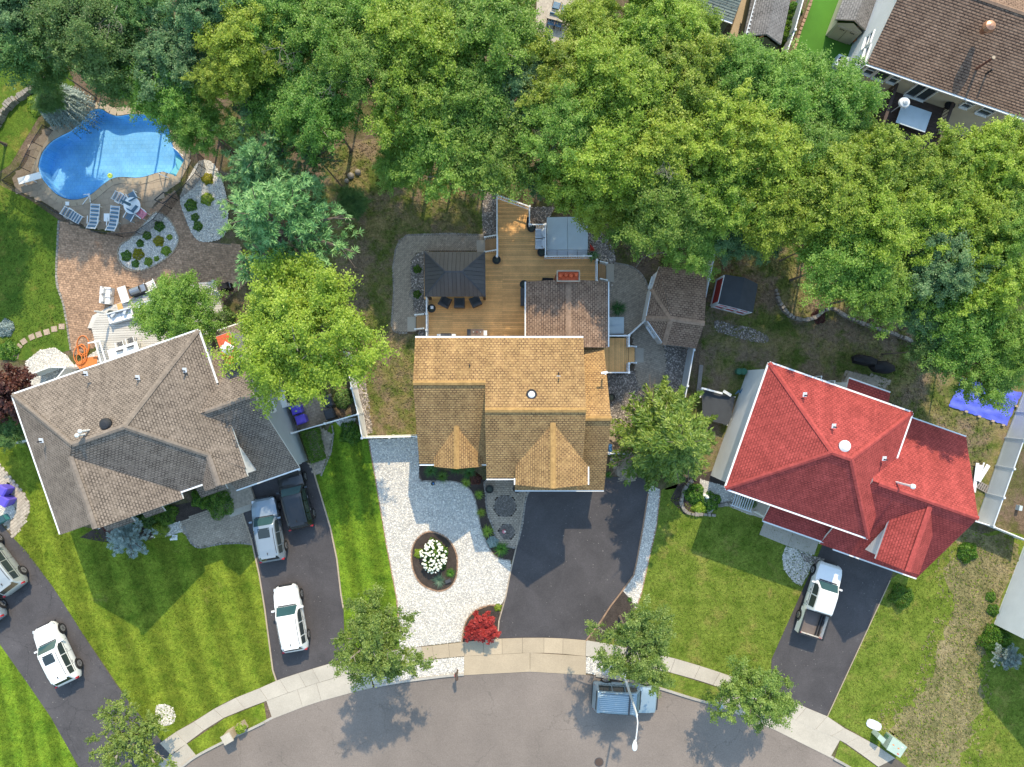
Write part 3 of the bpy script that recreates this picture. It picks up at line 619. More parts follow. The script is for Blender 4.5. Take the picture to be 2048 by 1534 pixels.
# concrete walk of house 3
wk = thing('front_walk', 'two slab concrete front walk of the red roofed house', 'walk', P(1575, 1075)); wk['kind'] = 'structure'; del wk['category']
for q in ([(1533,1030),(1590,1055),(1575,1092),(1518,1069)], [(1590,1055),(1640,1075),(1628,1110),(1575,1092)]): slab_part('slab', PP(q), M['concrete'], -0.01, 0.05, wk)
for q, nm in (([(1446,1392),(1460,1382),(1472,1392),(1460,1404)], 'mailbox_pad'), ([(1697,742),(1760,758),(1742,795),(1680,778)], 'patio_slab')):
    slab_part(nm, PP(q), M['concrete'] if nm == 'mailbox_pad' else M['pave_g'], -0.01, 0.065, None)['kind'] = 'structure'
# gravel patch near red shed
gravel(spline([(1430,640),(1470,650),(1500,655),(1535,672),(1533,685),(1500,682),(1450,668),(1432,660)], 3), False, dens=90)
# artificial turf, paths at top
sheet('artificial_turf', [(1628,-40),(1800,-60),(1755,10),(1700,135),(1640,180),(1575,140),(1590,90)], M['turf'], 0.03)
sheet('path', [(1492,-30),(1520,-30),(1472,110),(1448,104)], M['concrete_b'], 0.03)
sheet('back_patio', [(1075,-40),(1170,-40),(1160,60),(1090,110),(1070,90)], M['pave_l'], 0.02)

block_row('garden_edging', 'grey paver border round the entry path with two paver circles', 'edging', ENTRY, M['stone'], 0.22, 0.13, 0.05, True, .06)
block_row('garden_edging', 'grey paver border round the upper left path beside the gazebo', 'edging', [(968,470),(900,467),(815,470),(799,481),(791,500),(785.6,537),(788,581),(783,648),(787,661),(797,666),(815,666)], M['stone'], 0.22, 0.13, 0.05, False, .06)
block_row('garden_edging', 'grey paver border round the round patio beside the pavilion', 'edging', spline([(1228,526),(1262,533),(1287,554),(1299,590),(1296,626),(1289,641),(1257,669)], 4, False), M['stone'], 0.22, 0.13, 0.05, False, .06)
# ============================================================ BUILDINGS
def shingle_mat(name, c1, c2, dark, bw=0.24, rh=0.165):
    g = NG(name); uv = g.n('ShaderNodeUVMap').outputs[0]
    def brick(w, h, off, a, b):
        t = g.n('ShaderNodeTexBrick'); g.l(uv, t.inputs['Vector']); t.offset = off; t.inputs['Scale'].default_value = 1
        t.inputs['Brick Width'].default_value = w; t.inputs['Row Height'].default_value = h; t.inputs['Mortar Size'].default_value = 0.0
        t.inputs['Color1'].default_value = (*a, 1); t.inputs['Color2'].default_value = (*b, 1); t.inputs['Mortar'].default_value = (*a, 1); t.inputs['Bias'].default_value = 0.0
        return t.outputs['Color']
    col = brick(bw, rh, 0.5, c1, c2)
    # gaps between the laminated tabs: the darker backing layer shows
    t = g.n('ShaderNodeTexBrick'); g.l(uv, t.inputs['Vector']); t.offset = 0.5; t.inputs['Scale'].default_value = 1
    t.inputs['Brick Width'].default_value = bw; t.inputs['Row Height'].default_value = rh; t.inputs['Mortar Size'].default_value = 0.038; t.inputs['Mortar Smooth'].default_value = 0.25
    for k, v in (('Color1', (0, 0, 0, 1)), ('Color2', (0, 0, 0, 1)), ('Mortar', (1, 1, 1, 1))): t.inputs[k].default_value = v
    col = g.mix(g.math('MULTIPLY', t.outputs['Fac'], g.rng(g.noise(2.3, 2), 0.35, 0.6, 0.35, 0.95)), col, dark)
    mp = g.n('ShaderNodeMapping'); mp.inputs['Scale'].default_value = (1.6, .16, 1); g.l(uv, mp.inputs[0]); col = g.scale(col, g.rng(g.noise(1.0, 5, .7, mp.outputs[0]), .32, .68, .86, 1.14))
    st = g.noise(0.6, 6, 0.75); col = g.scale(col, g.math('MULTIPLY', g.rng(st, 0.3, 0.7, 0.84, 1.16), g.rng(g.noise(9, 3, 0.8), 0.3, 0.7, 0.80, 1.20)))
    return g.done(col, 0.92, 0.1)
M['sh_tan'] = shingle_mat('tan_shingle', (0.39, 0.25, 0.112), (0.31, 0.19, 0.086), (0.14, 0.083, 0.046))
M['sh_taupe'] = shingle_mat('taupe_shingle', (0.238, 0.197, 0.166), (0.192, 0.158, 0.132), (0.075, 0.062, 0.054))
M['sh_red'] = shingle_mat('red_shingle', (0.36, 0.072, 0.065), (0.285, 0.056, 0.051), (0.18, 0.036, 0.034))
M['sh_brown'] = shingle_mat('brown_shingle', (0.26, 0.175, 0.125), (0.19, 0.125, 0.09), (0.085, 0.055, 0.042), 0.3)
M['sh_rear'] = shingle_mat('weathered_brown_shingle', (0.30, 0.205, 0.145), (0.23, 0.15, 0.105), (0.10, 0.065, 0.05), 0.26)
M['sh_grey'] = shingle_mat('grey_shed_shingle', (0.23, 0.22, 0.22), (0.19, 0.18, 0.18), (0.1, 0.1, 0.1), 0.3)
M['sh_sage'] = shingle_mat('sage_shingle', (0.22, 0.25, 0.22), (0.18, 0.21, 0.19), (0.09, 0.1, 0.09), 0.8, 0.2)
def clipv(pts, lo, hi):
    def cut(ps, k, sgn):
        out = []
        for i in range(len(ps)):
            a, b = ps[i], ps[(i + 1) % len(ps)]; da, db = sgn * (a[1] - k), sgn * (b[1] - k)
            if da >= 0: out.append(a)
            if da * db < 0: t = da / (da - db); out.append((a[0] + (b[0] - a[0]) * t, a[1] + (b[1] - a[1]) * t))
        return out
    ps = cut(pts, lo, 1); return cut(ps, hi, -1) if len(ps) > 2 else []
def roof_plane(mb, pts, dv=0.165, t=0.022):
    pts = [Vector(p) for p in pts]; n = Vector()
    for i in range(len(pts)):
        a, b = pts[i], pts[(i + 1) % len(pts)]; n += a.cross(b)
    n.normalize()
    if n.z < 0: n = -n; pts = pts[::-1]
    e = Vector((-n.y, n.x, 0)).normalized(); s = n.cross(e)
    if s.z < 0: s = -s; e = -e
    sn = s.z; v0 = lambda p: p.dot(s); c0 = pts[0]
    off = c0.z / sn - c0.dot(s)             # v measured from z = 0 so neighbouring planes line up
    loc = [(p.dot(e), p.dot(s) + off) for p in pts]; back = lambda u, v: c0 + e * (u - c0.dot(e)) + s * (v - off - c0.dot(s))
    lo, hi = min(q[1] for q in loc), max(q[1] for q in loc); k = math.floor(lo / dv)
    while k * dv < hi:
        ps = clipv(loc, k * dv, (k + 1) * dv)
        if len(ps) > 2:
            vs = [back(u, v) + n * (t * (1 - (v / dv - k)) + 0.004) for u, v in ps]
            mb.add(vs, [tuple(range(len(vs)))], [[(u, v) for u, v in ps]])
            for i in range(len(ps)):
                a, b = ps[i], ps[(i + 1) % len(ps)]
                if abs(a[1] - k * dv) < 1e-5 and abs(b[1] - k * dv) < 1e-5 and abs(a[0] - b[0]) > 0.01:
                    q = [back(*a), back(*b)]; mb.add([q[0], q[1], vs[(i + 1) % len(ps)], vs[i]], [(0, 1, 2, 3)], [[a, b, b, a]])
        k += 1
    # underside and edge boards keep the slab thick
    th = Vector((0, 0, -0.16)); m = len(pts)
    mb.add([p + th for p in pts], [tuple(range(m))[::-1]], [[(0, 0)] * m])
    return pts
def fascia(mb, pts, h=0.19, o=0.012):
    c = sum((Vector(p) for p in pts), Vector()) / len(pts)
    for i in range(len(pts)):
        a, b = Vector(pts[i]), Vector(pts[(i + 1) % len(pts)]); mb.quad(a, b, b - Vector((0, 0, h)), a - Vector((0, 0, h)))
def gutter(mb, a, b, w=0.11):
    a, b = Vector(a), Vector(b); d = (b - a).normalized(); n = Vector((-d.y, d.x, 0))
    mb.bar(a + Vector((0, 0, -0.05)), b + Vector((0, 0, -0.05)), w, 0.1)
def caps(mb, a, b, w=0.3, L=0.28):
    """ridge or hip cap shingles, overlapping"""
    a, b = Vector(a), Vector(b); d = b - a; n = max(1, int(d.length / L)); x = d.normalized(); y = Vector((-x.y, x.x, 0)).normalized(); up = x.cross(y)
    if up.z < 0: up = -up
    for i in range(n):
        p, q = a + d * (i / n), a + d * ((i + 1.12) / n); dz = Vector((0, 0, 0.07))
        vs = [p + up * (0.05) - y * w / 2 - dz * 0.6, p + up * 0.07, p + up * 0.05 + y * w / 2 - dz * 0.6, q + up * 0.045 - y * w / 2 - dz * 0.6, q + up * 0.062, q + up * 0.045 + y * w / 2 - dz * 0.6]
        u0 = random.randrange(200) * 0.24 + 0.05
        mb.add(vs, [(0, 3, 4, 1), (1, 4, 5, 2), (0, 1, 2)], [[(u0, .06), (u0 + .12, .06), (u0 + .12, .11), (u0, .11)]] * 2 + [[(u0, .08)] * 3])
def house(name, label, loc): return thing(name, label, 'house', loc)
CAPC = {'sh_tan': (.335, .205, .083), 'sh_taupe': (.195, .162, .137), 'sh_red': (.33, .064, .058), 'sh_brown': (.24, .16, .115), 'sh_rear': (.28, .19, .135)}
def capmat(m):
    k = m + '_cap'
    if k not in M: M[k] = mat(k, CAPC[m], .92, .14, 2.2, .16, 6, spec=.1)
    return M[k]
def roof_set(root, planes, m, name='roof', white='white', cap=(), gut=(), capw=0.3):
    mb = MB(); fb = MB(); allp = [roof_plane(mb, p) for p in planes]
    r = mb.build(name, M[m], root)
    for p in allp: fascia(fb, p)
    f = fb.build('fascia', M[white], r, local=True)
    if cap:
        cb = MB()
        for a, b in cap: caps(cb, a, b, capw)
        cb.build('ridge_cap', capmat(m), r, local=True)
    if gut:
        for a, b in gut:
            g = MB(); gutter(g, a, b); g.build('gutter', M[white], r, local=True)
    return r
def walls(root, poly, h, m, gables=(), name='wall'):
    mb = MB().prism(poly, -0.05, h, top=False)
    for tri in gables: mb.add(tri, [tuple(range(len(tri)))])
    return mb.build(name, m, root)
def siding(root, a, b, z0, z1, m, topz=None, step=0.2, name='siding', outward=None):
    """lapped boards on a wall from a to b (plan), as real ledges; topz(t) gives wall top"""
    a, b = Vector((*a[:2], 0)), Vector((*b[:2], 0)); d = (b - a); n = Vector((d.y, -d.x, 0)).normalized()
    if outward is not None and n.dot(outward) < 0: n = -n
    mb = MB(); z = z0; N = 24
    while z < z1 - 0.01:
        zt = min(z + step, z1)
        if topz:
            ts = [i / N for i in range(N + 1) if topz(i / N) >= zt - 0.02]
            if not ts: break
            t0, t1 = min(ts), max(ts)
        else: t0, t1 = 0, 1
        p, q = a + d * t0, a + d * t1; o0, o1 = n * 0.028, n * 0.008
        mb.quad(p + o0 + Vector((0, 0, z)), q + o0 + Vector((0, 0, z)), q + o1 + Vector((0, 0, zt)), p + o1 + Vector((0, 0, zt)))
        mb.quad(p + Vector((0, 0, z)), q + Vector((0, 0, z)), q + o0 + Vector((0, 0, z)), p + o0 + Vector((0, 0, z)))
        z += step
    o = mb.build(name, m, root); o['kind'] = 'stuff'; return o
def window(root, a, b, t0, t1, z0, z1, outward, mull=1, frame='white', name='window', sill=True, glass='winpane', cross=True):
    """framed window on the wall line a-b between fractions t0..t1"""
    a, b = Vector((*a[:2], 0)), Vector((*b[:2], 0)); d = b - a; n = Vector((d.y, -d.x, 0)).normalized()
    if n.dot(outward) < 0: n = -n
    p, q = a + d * t0, a + d * t1; u = d.normalized(); up = Vector((0, 0, 1)); fr = MB(); w = 0.09; off = n * 0.05
    def b2(s, e, wd=w): fr.bar(s + off, e + off, wd, 0.1)
    P1 = p + up * z0; P2 = q + up * z0; P3 = q + up * z1; P4 = p + up * z1
    fr.bar(P1 + off, P2 + off, 0.12, 0.1); fr.bar(P4 + off, P3 + off, 0.12, 0.1); fr.bar(P1 + off, P4 + off, 0.1, 0.1); fr.bar(P2 + off, P3 + off, 0.1, 0.1)
    for i in range(1, mull + 1 if mull > 1 else 1):
        if i < mull: s = p + (q - p) * (i / mull); fr.bar(s + up * z0 + off, s + up * z1 + off, 0.1, 0.1)
    if cross: fr.bar(p + up * ((z0 + z1) / 2) + off, q + up * ((z0 + z1) / 2) + off, 0.09, 0.06)
    wn = fr.build(name, M[frame], root)
    for i in range(mull):
        s, e = p + (q - p) * (i / mull), p + (q - p) * ((i + 1) / mull); g = n * 0.035
        MB().quad(s + up * z0 + g, e + up * z0 + g, e + up * z1 + g, s + up * z1 + g).build('pane', M[glass], wn, local=True)
    if sill: MB().bar(P1 + n * 0.1 - up * 0.06, P2 + n * 0.1 - up * 0.06, 0.16, 0.05).build('sill', M[frame], wn, local=True)
    return wn
def vent_pipe(root, x, y, z, h=0.35, r=0.045, flash=True, m='dark', name='vent_pipe'):
    p = P(x, y, z); o = MB().cyl(p - Vector((0, 0, 0.1)), p + Vector((0, 0, h)), r, r, 8).build(name, M[m], root)
    if flash: MB().obox((p.x, p.y + 0.06, p.z - 0.02), 0.13, 0.15, 0.012, M=Matrix.Rotation(R(20), 3, 'X')).build('flashing', M['whitemetal'], o, local=True)
    return o
# ------------------------------------------------------------ centre house (tan roof)
H2 = house('house', 'large tan shingle roofed house in the centre with a timber deck behind it', (0, -1.8, 0))
def slab_rect(x0, x1, y0, y1): return [(x0, y0), (x1, y0), (x1, y1), (x0, y1)]
mr = -1.625; mz = 8.15
back = [(-6.157, 2.905, 6.5), (4.54, 2.905, 6.5), (4.54, mr, mz), (-1.655, mr, mz), (-1.655, 0.044, 7.54), (-6.157, 0.044, 7.54)]
roof_set(H2, [[back[0], (-1.655, 2.905, 6.5), (-1.655, 0.044, 7.54), back[5]], [(-1.655, 2.905, 6.5), back[1], back[2], back[3]],
   [(-1.655, mr, mz), (4.54, mr, mz), (4.54, -6.165, 5.6), (-1.655, -6.165, 5.6)]], 'sh_tan',
   cap=[((-1.655, mr, mz), (4.54, mr, mz)), ((-6.157, 0.044, 7.54), (-1.67, 0.044, 7.54))],
   gut=[((-6.157, 2.96, 6.5), (4.54, 2.96, 6.5)), ((-1.655, -6.21, 5.58), (0.2, -6.21, 5.58))])
roof_set(H2, [[(-6.157, 0.044, 7.54), (-1.66, 0.044, 7.54), (-1.66, -5.356, 4.46), (-6.157, -5.356, 4.46)]], 'sh_tan', 'wing_roof', gut=[((-6.157, -5.41, 4.43), (-1.66, -5.41, 4.43))])
# front cross gable over the garage
roof_set(H2, [[(2.54, -6.505, 7.7), (2.54, -2.43, 7.7), (0.225, -5.27, 6.1), (0.225, -6.505, 6.1)], [(2.54, -2.43, 7.7), (2.54, -6.505, 7.7), (4.86, -6.505, 6.1), (4.86, -5.27, 6.1)]], 'sh_tan', 'gable_roof', cap=[((2.54, -6.5, 7.7), (2.54, -2.45, 7.7))], gut=[((0.18, -6.5, 6.07), (0.18, -6.1, 6.07)), ((4.9, -6.5, 6.07), (4.9, -5.35, 6.07))], capw=0.34)
# small gable on the left wing
def small_gable(root, cx, fy, hw, ez, rz, slope_y, m):
    pass
lz = lambda y: 7.54 - (0.044 - y) * (7.54 - 4.46) / 5.4      # left wing front slope height
gx, gy, grz = (913 - 1024) * (52 - 6.0) / 52 / K, -5.5, 5.95
ghw = 1.56; gez = 4.75
yb = lambda z: 0.044 - (7.54 - z) / ((7.54 - 4.46) / 5.4)
roof_set(H2, [[(gx, gy, grz), (gx, yb(grz) + .05, grz), (gx - ghw, yb(gez) + .05, gez), (gx - ghw, gy, gez)], [(gx, yb(grz) + .05, grz), (gx, gy, grz), (gx + ghw, gy, gez), (gx + ghw, yb(gez) + .05, gez)]], 'sh_tan', 'gable_roof', cap=[((gx, gy, grz), (gx, yb(grz), grz))], capw=0.34)
# lower roofs: garage front and east wing
k_ = (6.5 - 3.0) / 5.08
roof_set(H2, [[(4.545, -2.22, 6.5), (6.75, -2.22, 6.5), (6.236, 2.5, 3.0), (4.545, 2.5, 3.0)], [(4.545, -2.22, 6.5), (4.545, -7.3, 3.0), (6.236, -7.3, 3.0), (6.30, -2.22, 6.5)][:0] or [(4.545, -2.22, 6.5), (4.545, -7.3, 3.0), (6.3, -7.3, 3.0), (6.3, -2.22, 6.5)],
   [(0.2, -7.3, 3.0), (4.54, -7.3, 3.0), (4.54, -6.05, 3.0 + 1.25 * k_), (0.2, -6.05, 3.0 + 1.25 * k_)]][1:] + [[(4.545, -2.22, 6.5), (6.3, -2.22, 6.5), (6.3, 2.5, 3.0), (4.545, 2.5, 3.0)]], 'sh_tan', 'garage_roof',
   cap=[((4.56, -2.22, 6.5), (6.3, -2.22, 6.5))], gut=[((0.2, -7.35, 2.97), (6.3, -7.35, 2.97))])
# rear wing
rw = dict(x0=0.956, x1=6.55, xr=3.77, yn=6.95, z=3.2, zr=4.35)
roof_set(H2, [[(0.956, 6.95, 3.2), (0.956, 2.95, 3.2), (3.77, 2.95, 4.35), (3.77, 6.95, 4.35)], [(3.77, 6.95, 4.35), (3.77, 2.95, 4.35), (6.55, 2.95, 3.2), (6.55, 6.95, 3.2)], [(4.56, 2.95, 4.02), (4.56, 2.45, 4.02), (6.55, 2.45, 3.2), (6.55, 2.95, 3.2)]], 'sh_rear', 'rear_wing_roof', cap=[((3.77, 6.9, 4.35), (3.77, 2.95, 4.35))], gut=[((0.92, 6.95, 3.17), (0.92, 2.95, 3.17)), ((6.59, 6.95, 3.17), (6.59, 2.5, 3.17))], capw=0.36)
# walls
walls(H2, slab_rect(-5.85, -1.5, -5.05, 2.6), 4.45, M['sid_tan'], [[(-5.85, 2.6, 4.4), (-5.85, 2.6, 6.5), (-5.85, 0.04, 7.4), (-5.85, -5.05, 4.45)]])
walls(H2, slab_rect(-1.645, 4.42, -5.85, 2.6), 5.55, M['sid_tan'], [[(x, 2.6, 5.5), (x, 2.6, 6.45), (x, mr, 8.0), (x, -5.85, 5.55)] for x in (-1.645, 4.42)] + [[(-5.85, 2.6, 4.4), (4.42, 2.6, 4.4), (4.42, 2.6, 6.5), (-5.85, 2.6, 6.5)]], 'upper_wall')
walls(H2, slab_rect(0.5, 4.6, -6.2, -5.0), 6.05, M['sid_tan'], [[(0.45, -6.2, 6.0), (4.62, -6.2, 6.0), (2.54, -6.2, 7.55)]], 'gable_wall')
walls(H2, slab_rect(0.5, 6.0, -6.95, 2.3), 2.95, M['sid_tan'], [[(6.0, 2.2, 2.9), (6.0, -2.22, 6.35), (6.0, -6.95, 2.9)]], 'garage_wall')
walls(H2, slab_rect(1.2, 6.3, 2.6, 6.65), 3.15, M['sid_tan'], [[(1.2, 6.65, 3.1), (6.3, 6.65, 3.1), (3.77, 6.65, 4.2)]], 'rear_wall')
walls(H2, slab_rect(gx - 1.2, gx + 1.2, -5.25, -4.6), 4.9, M['sid_tan'], [[(gx - 1.3, -5.25, 4.8), (gx + 1.3, -5.25, 4.8), (gx, -5.25, 5.8)]], 'bay_wall')
for a, b, t0, t1, z0, z1 in (((-5.85, -5.05), (-1.65, -5.05), 0.6, 0.9, 0.8, 2.3), ((0.5, -6.2), (4.6, -6.2), 0.2, 0.45, 4.3, 5.6), ((0.5, -6.2), (4.6, -6.2), 0.55, 0.8, 4.3, 5.6)): window(H2, a, b, t0, t1, z0, z1, Vector((0, -1, 0)), 1)
gd = MB().obox((3.3, -6.97, 1.1), 2.3, 0.03, 1.1).build('garage_door', M['white'], H2)
for i in range(4): MB().obox((3.3, -7.01, 0.3 + i * 0.53), 2.25, 0.012, 0.25).build('panel', M['white'], gd, local=True)
MB().obox((-0.8, -5.88, 1.05), 0.5, 0.04, 1.05).build('front_door', M['brown'], H2)
# roof fittings
vent_pipe(H2, 940, 730, 7.02); vent_pipe(H2, 1117, 746, 7.2); vent_pipe(H2, 1117, 758, 7.38)
p = P(1063, 789, 7.75); v = MB().lathe((p.x, p.y, p.z - .1), [(0.34, 0), (0.34, 0.2), (0.3, 0.26)], 18).build('roof_fan', M['dark'], H2)
MB().lathe((p.x, p.y, p.z + 0.12), [(0.23, 0), (0.2, 0.08), (0.1, 0.13)], 16).build('fan_cap', M['sid_white'], v, local=True)
p = P(1207, 748, 5.0); v = MB().cyl(p, p + Vector((0, 0, 1.0)), 0.06, 0.06, 8).build('flue_pipe', M['whitemetal'], H2)
MB().bar(p + Vector((-0.28, 0.05, 0.98)), p + Vector((0.12, 0.12, 0.98)), 0.13, 0.12).build('flue_cap', M['whitemetal'], v, local=True)
# brick chimney with clay pots at the rear wing gable
ch = MB().obox((3.72, 7.1, 2.35), 0.72, 0.36, 2.35).build('chimney', M['brickred'], H2)
rim = MB()
for s in (-1, 1): rim.obox((3.72, 7.1 + s * 0.34, 4.74), 0.76, 0.05, 0.05); rim.obox((3.72 + s * 0.73, 7.1, 4.742), 0.045, 0.3, 0.05)
rim.build('chimney_rim', M['coping'], ch, local=True)
for i in range(4):
    x = 3.72 - 0.51 + i * 0.34; MB().lathe((x, 7.1 + (i % 2) * 0.04, 4.7), [(0.155, 0), (0.14, 0.22), (0.11, 0.34), (0.06, 0.36)], 8).build('chimney_pot', M['terracotta'], ch, local=True)
MB().obox((3.72, 7.1, 4.705), 0.66, 0.3, 0.01).build('chimney_top', M['terracotta'], ch, local=True)

# ------------------------------------------------------------ left house (taupe roof)
class Frame:
    """local frame: origin picture point at height z, u along (ux,uy) picture direction, v to its right-hand (down) side"""
    def __init__(s, x, y, z, ux, uy):
        s.o = P(x, y, z); s.u = Vector((ux, -uy, 0)).normalized(); s.v = Vector((s.u.y, -s.u.x, 0)); s.rz = math.atan2(s.u.y, s.u.x)
    def __call__(s, u, v, z=0.0): q = s.o + s.u * u + s.v * v; return Vector((q.x, q.y, z))
    def inv(s, p): d = Vector(p) - s.o; return d.dot(s.u), d.dot(s.v)
F1 = Frame(25, 790, 5.8, 0.945, -0.328); f = F1
H1 = house('house', 'taupe shingle hip roofed house at left with a pool patio behind it', f(6, 5))
e, r_ = 5.8, 9.3
A, B, C_, D_ = f(0, 0, e), f(12.7, 0, e), f(12.7, 9.43, e), f(0, 9.43, e); P1, P2 = f(4.715, 4.715, r_), f(7.985, 4.715, r_)
sl_ = (r_ - e) / 4.715
w1r = e + 4.1 * sl_ * 0.9; w1r = 8.85; w1v = 9.43 - (w1r - e) / sl_      # front left wing ridge
w2r = 6.95; w2v = 9.43 - (w2r - e) / sl_
main = [[A, B, P2, P1], [B, C_, P2], [A, P1, D_], [D_, C_, P2, P1]]
roof_set(H1, [[A, B, P2, P1], [B, f(12.7, 9.43, e), P2], [A, P1, f(0, 9.43, e)], [f(0, 9.43, e), f(12.7, 9.43, e), P2, P1]], 'sh_taupe',
   cap=[(A, P1), (B, P2), (P1, P2), (f(11.17, w2v, w2r), P2)], gut=[(A + f.v * -0.06, B + f.v * -0.06), (f(12.76, 0, e), f(12.76, 3.6, e)), (f(-0.06, 0, e), f(-0.06, 9.5, e)), (f(8.2, 9.5, e), f(9.7, 9.5, e))])
roof_set(H1, [[f(4.1, w1v, w1r), f(4.1, 9.55, w1r), f(0.0, 9.55, e + 0.01), f(0.0, 9.4, e + 0.01)], [f(4.1, 9.95, w1r), f(4.1, w1v, w1r), f(8.2, 9.43, e), f(8.2, 9.95, e)]], 'sh_taupe', 'wing_roof', cap=[(f(4.1, 9.9, w1r), f(4.1, w1v, w1r))], gut=[(f(4.2, 9.99, e + 2.9), f(4.2, 9.97, e + 2.9))], capw=0.36)
roof_set(H1, [[f(11.17, w2v, w2r), f(11.17, 9.95, w2r), f(9.72, 9.95, e), f(9.72, 9.43, e)], [f(11.17, 9.95, w2r), f(11.17, w2v, w2r), f(12.63, 9.43, e), f(12.63, 9.95, e)]], 'sh_taupe', 'wing_roof', cap=[(f(11.17, 9.9, w2r), f(11.17, w2v, w2r))], capw=0.36)
gz, gr = 2.8, 6.75
roof_set(H1, [[f(10.4, -0.16, gz), f(15.02, -0.16, gz), f(15.02, 5.2, gr), f(10.4, 5.2, gr)], [f(10.4, 5.2, gr), f(15.02, 5.2, gr), f(15.02, 10.57, gz), f(10.4, 10.57, gz)]], 'sh_taupe', 'garage_roof', cap=[(f(11.8, 5.2, gr), f(15.02, 5.2, gr))], gut=[(f(12.75, -0.2, gz), f(15.02, -0.2, gz)), (f(10.4, 10.62, gz), f(15.02, 10.62, gz))])
def rect(f, u0, u1, v0, v1): return [f(u0, v0), f(u1, v0), f(u1, v1), f(u0, v1)]
walls(H1, rect(f, 0.35, 12.35, 0.35, 9.1), 5.75, M['sid_grey'])
walls(H1, rect(f, 0.35, 7.9, 8.0, 9.3), 5.75, M['sid_grey'], [[f(0.3, 9.3, 5.7), f(7.9, 9.3, 5.7), f(4.1, 9.3, 8.6)]], 'wing_wall')
walls(H1, rect(f, 9.95, 12.4, 8.0, 9.75), 5.75, M['sid_white'], [[f(9.95, 9.75, 5.7), f(12.4, 9.75, 5.7), f(11.17, 9.75, 6.8)]], 'wing_wall')
walls(H1, rect(f, 10.4, 14.84, 0.1, 10.3), 2.75, M['sid_grey'], [[f(14.84, 0.1, 2.7), f(14.84, 5.2, 6.6), f(14.84, 10.3, 2.7)]], 'garage_wall')
siding(H1, f(14.84, 10.3), f(14.84, 0.1), 0, 6.6, M['sid_grey'], lambda t: 2.75 + 3.85 * (1 - abs(2 * t - 1)), 0.22, outward=f.u)
ea, eb = f(14.84, 0.1), f(14.84, 10.3)
def on_east(x, y):
    """wall point seen at a picture position"""
    d = Vector(((x - CX) / F_PX, (CY - y) / F_PX, -1)); o = Vector((0, 0, CAM_H)); k = ((f(14.84, 0) - o).dot(f.u)) / d.dot(f.u); q = o + d * k
    return f.inv(q)[1], q.z
for (x, y, hw, hh) in ((521, 765, 0.42, 0.62), (538, 813, 0.42, 0.62), (543, 749, 0.55, 0.7)):
    v, z = on_east(x, y); t = (v - 0.1) / 10.2; window(H1, ea, eb, t - hw / 10.2, t + hw / 10.2, z - hh, z + hh, f.u)
v, z = on_east(566, 799); bw = MB().obox(f(15.05, v, max(z, 0.9)), 0.2, 0.62, 0.62, f.rz).build('box_window', M['white'], H1)
MB().obox(f(15.26, v, max(z, 0.9)), 0.01, 0.4, 0.42, f.rz).build('pane', M['glass'], bw, local=True)
for v0, v1, u0, u1 in ((9.3, 10.0, 1.2, 3.2), (9.3, 10.0, 4.0, 5.4)):
    roof_set(H1, [[f(u0, v0, 3.6), f(u1, v0, 3.6), f(u1, v1 + .35, 3.0), f(u0, v1 + .35, 3.0)]], 'sh_taupe', 'bay_roof')
    walls(H1, rect(f, u0 + 0.2, u1 - 0.2, v0, v1), 3.0, M['sid_grey'], (), 'bay_wall')
roof_set(H1, [[f(8.0, 9.1, 3.4), f(9.9, 9.1, 3.4), f(9.9, 10.3, 2.9), f(8.0, 10.3, 2.9)]], 'sh_taupe', 'porch_roof')
MB().prism([tuple(p[:2]) for p in rect(f, 8.2, 10.4, 9.2, 11.9)], 0, 0.3).build('porch', M['pave_g'], H1)
MB().prism([tuple(p[:2]) for p in rect(f, 8.25, 10.35, 11.9, 12.35)], 0, 0.16).build('porch_step', M['concrete'], H1)
window(H1, f(0.35, 9.3), f(7.9, 9.3), 0.45, 0.6, 3.9, 5.2, f.v); window(H1, f(9.95, 9.75), f(12.4, 9.75), 0.25, 0.75, 3.9, 5.2, f.v)
g2 = MB().prism([tuple(p[:2]) for p in rect(f, 10.9, 14.4, 10.31, 10.36)], 0, 2.1).build('garage_door', M['white'], H1)
# fittings
for x, y, z in ((171, 749, 7.2), (275, 757, 7.6), (369, 742, 7.0), (82, 883, 7.6)): vent_pipe(H1, x, y, z)
p = P(211, 848, 9.1); MB().lathe(p - Vector((0, 0, .15)), [(0.36, 0), (0.36, 0.2), (0.28, 0.3), (0.12, 0.34)], 16).build('roof_fan', M['dark'], H1)
for bx, by in ((157, 869), (163, 861)):
    p = P(bx + 20, by - 1, 8.7); v = MB().cyl(p - Vector((0, 0, .3)), p + Vector((0, 0, 1.1)), 0.06, 0.06, 8).build('flue_pipe', M['whitemetal'], H1)
    MB().lathe(p + Vector((0, 0, 1.1)), [(0.12, 0), (0.12, 0.1), (0.05, 0.16)], 10).build('flue_cap', M['whitemetal'], v, local=True)
cc = f(14.35, 1.85, 0); ch = MB().obox((cc.x, cc.y, 3.2), 0.48, 1.0, 3.2, f.rz).build('chimney', M['sid_grey'], H1)
MB().obox((cc.x, cc.y, 6.42), 0.46, 0.97, 0.03, f.rz).build('chimney_crown', M['terracotta'], ch, local=True)
q = MB()
q.add([cc + Vector((0, 0, 6.46)) + (f.u * a + f.v * b) for a, b in ((-0.44, 0), (0, -0.5), (0.44, 0), (0, 0.5))] + [cc + Vector((0, 0, 6.75))], [(0, 3, 4), (3, 2, 4), (2, 1, 4), (1, 0, 4)]); q.build('chimney_flashing', M['whitemetal'], ch, local=True)
MB().lathe(cc + Vector((0, 0, 6.65)), [(0.12, 0), (0.12, 0.3), (0.22, 0.32), (0.22, 0.42), (0.06, 0.5)], 14).build('chimney_cap', M['whitemetal'], ch, local=True)

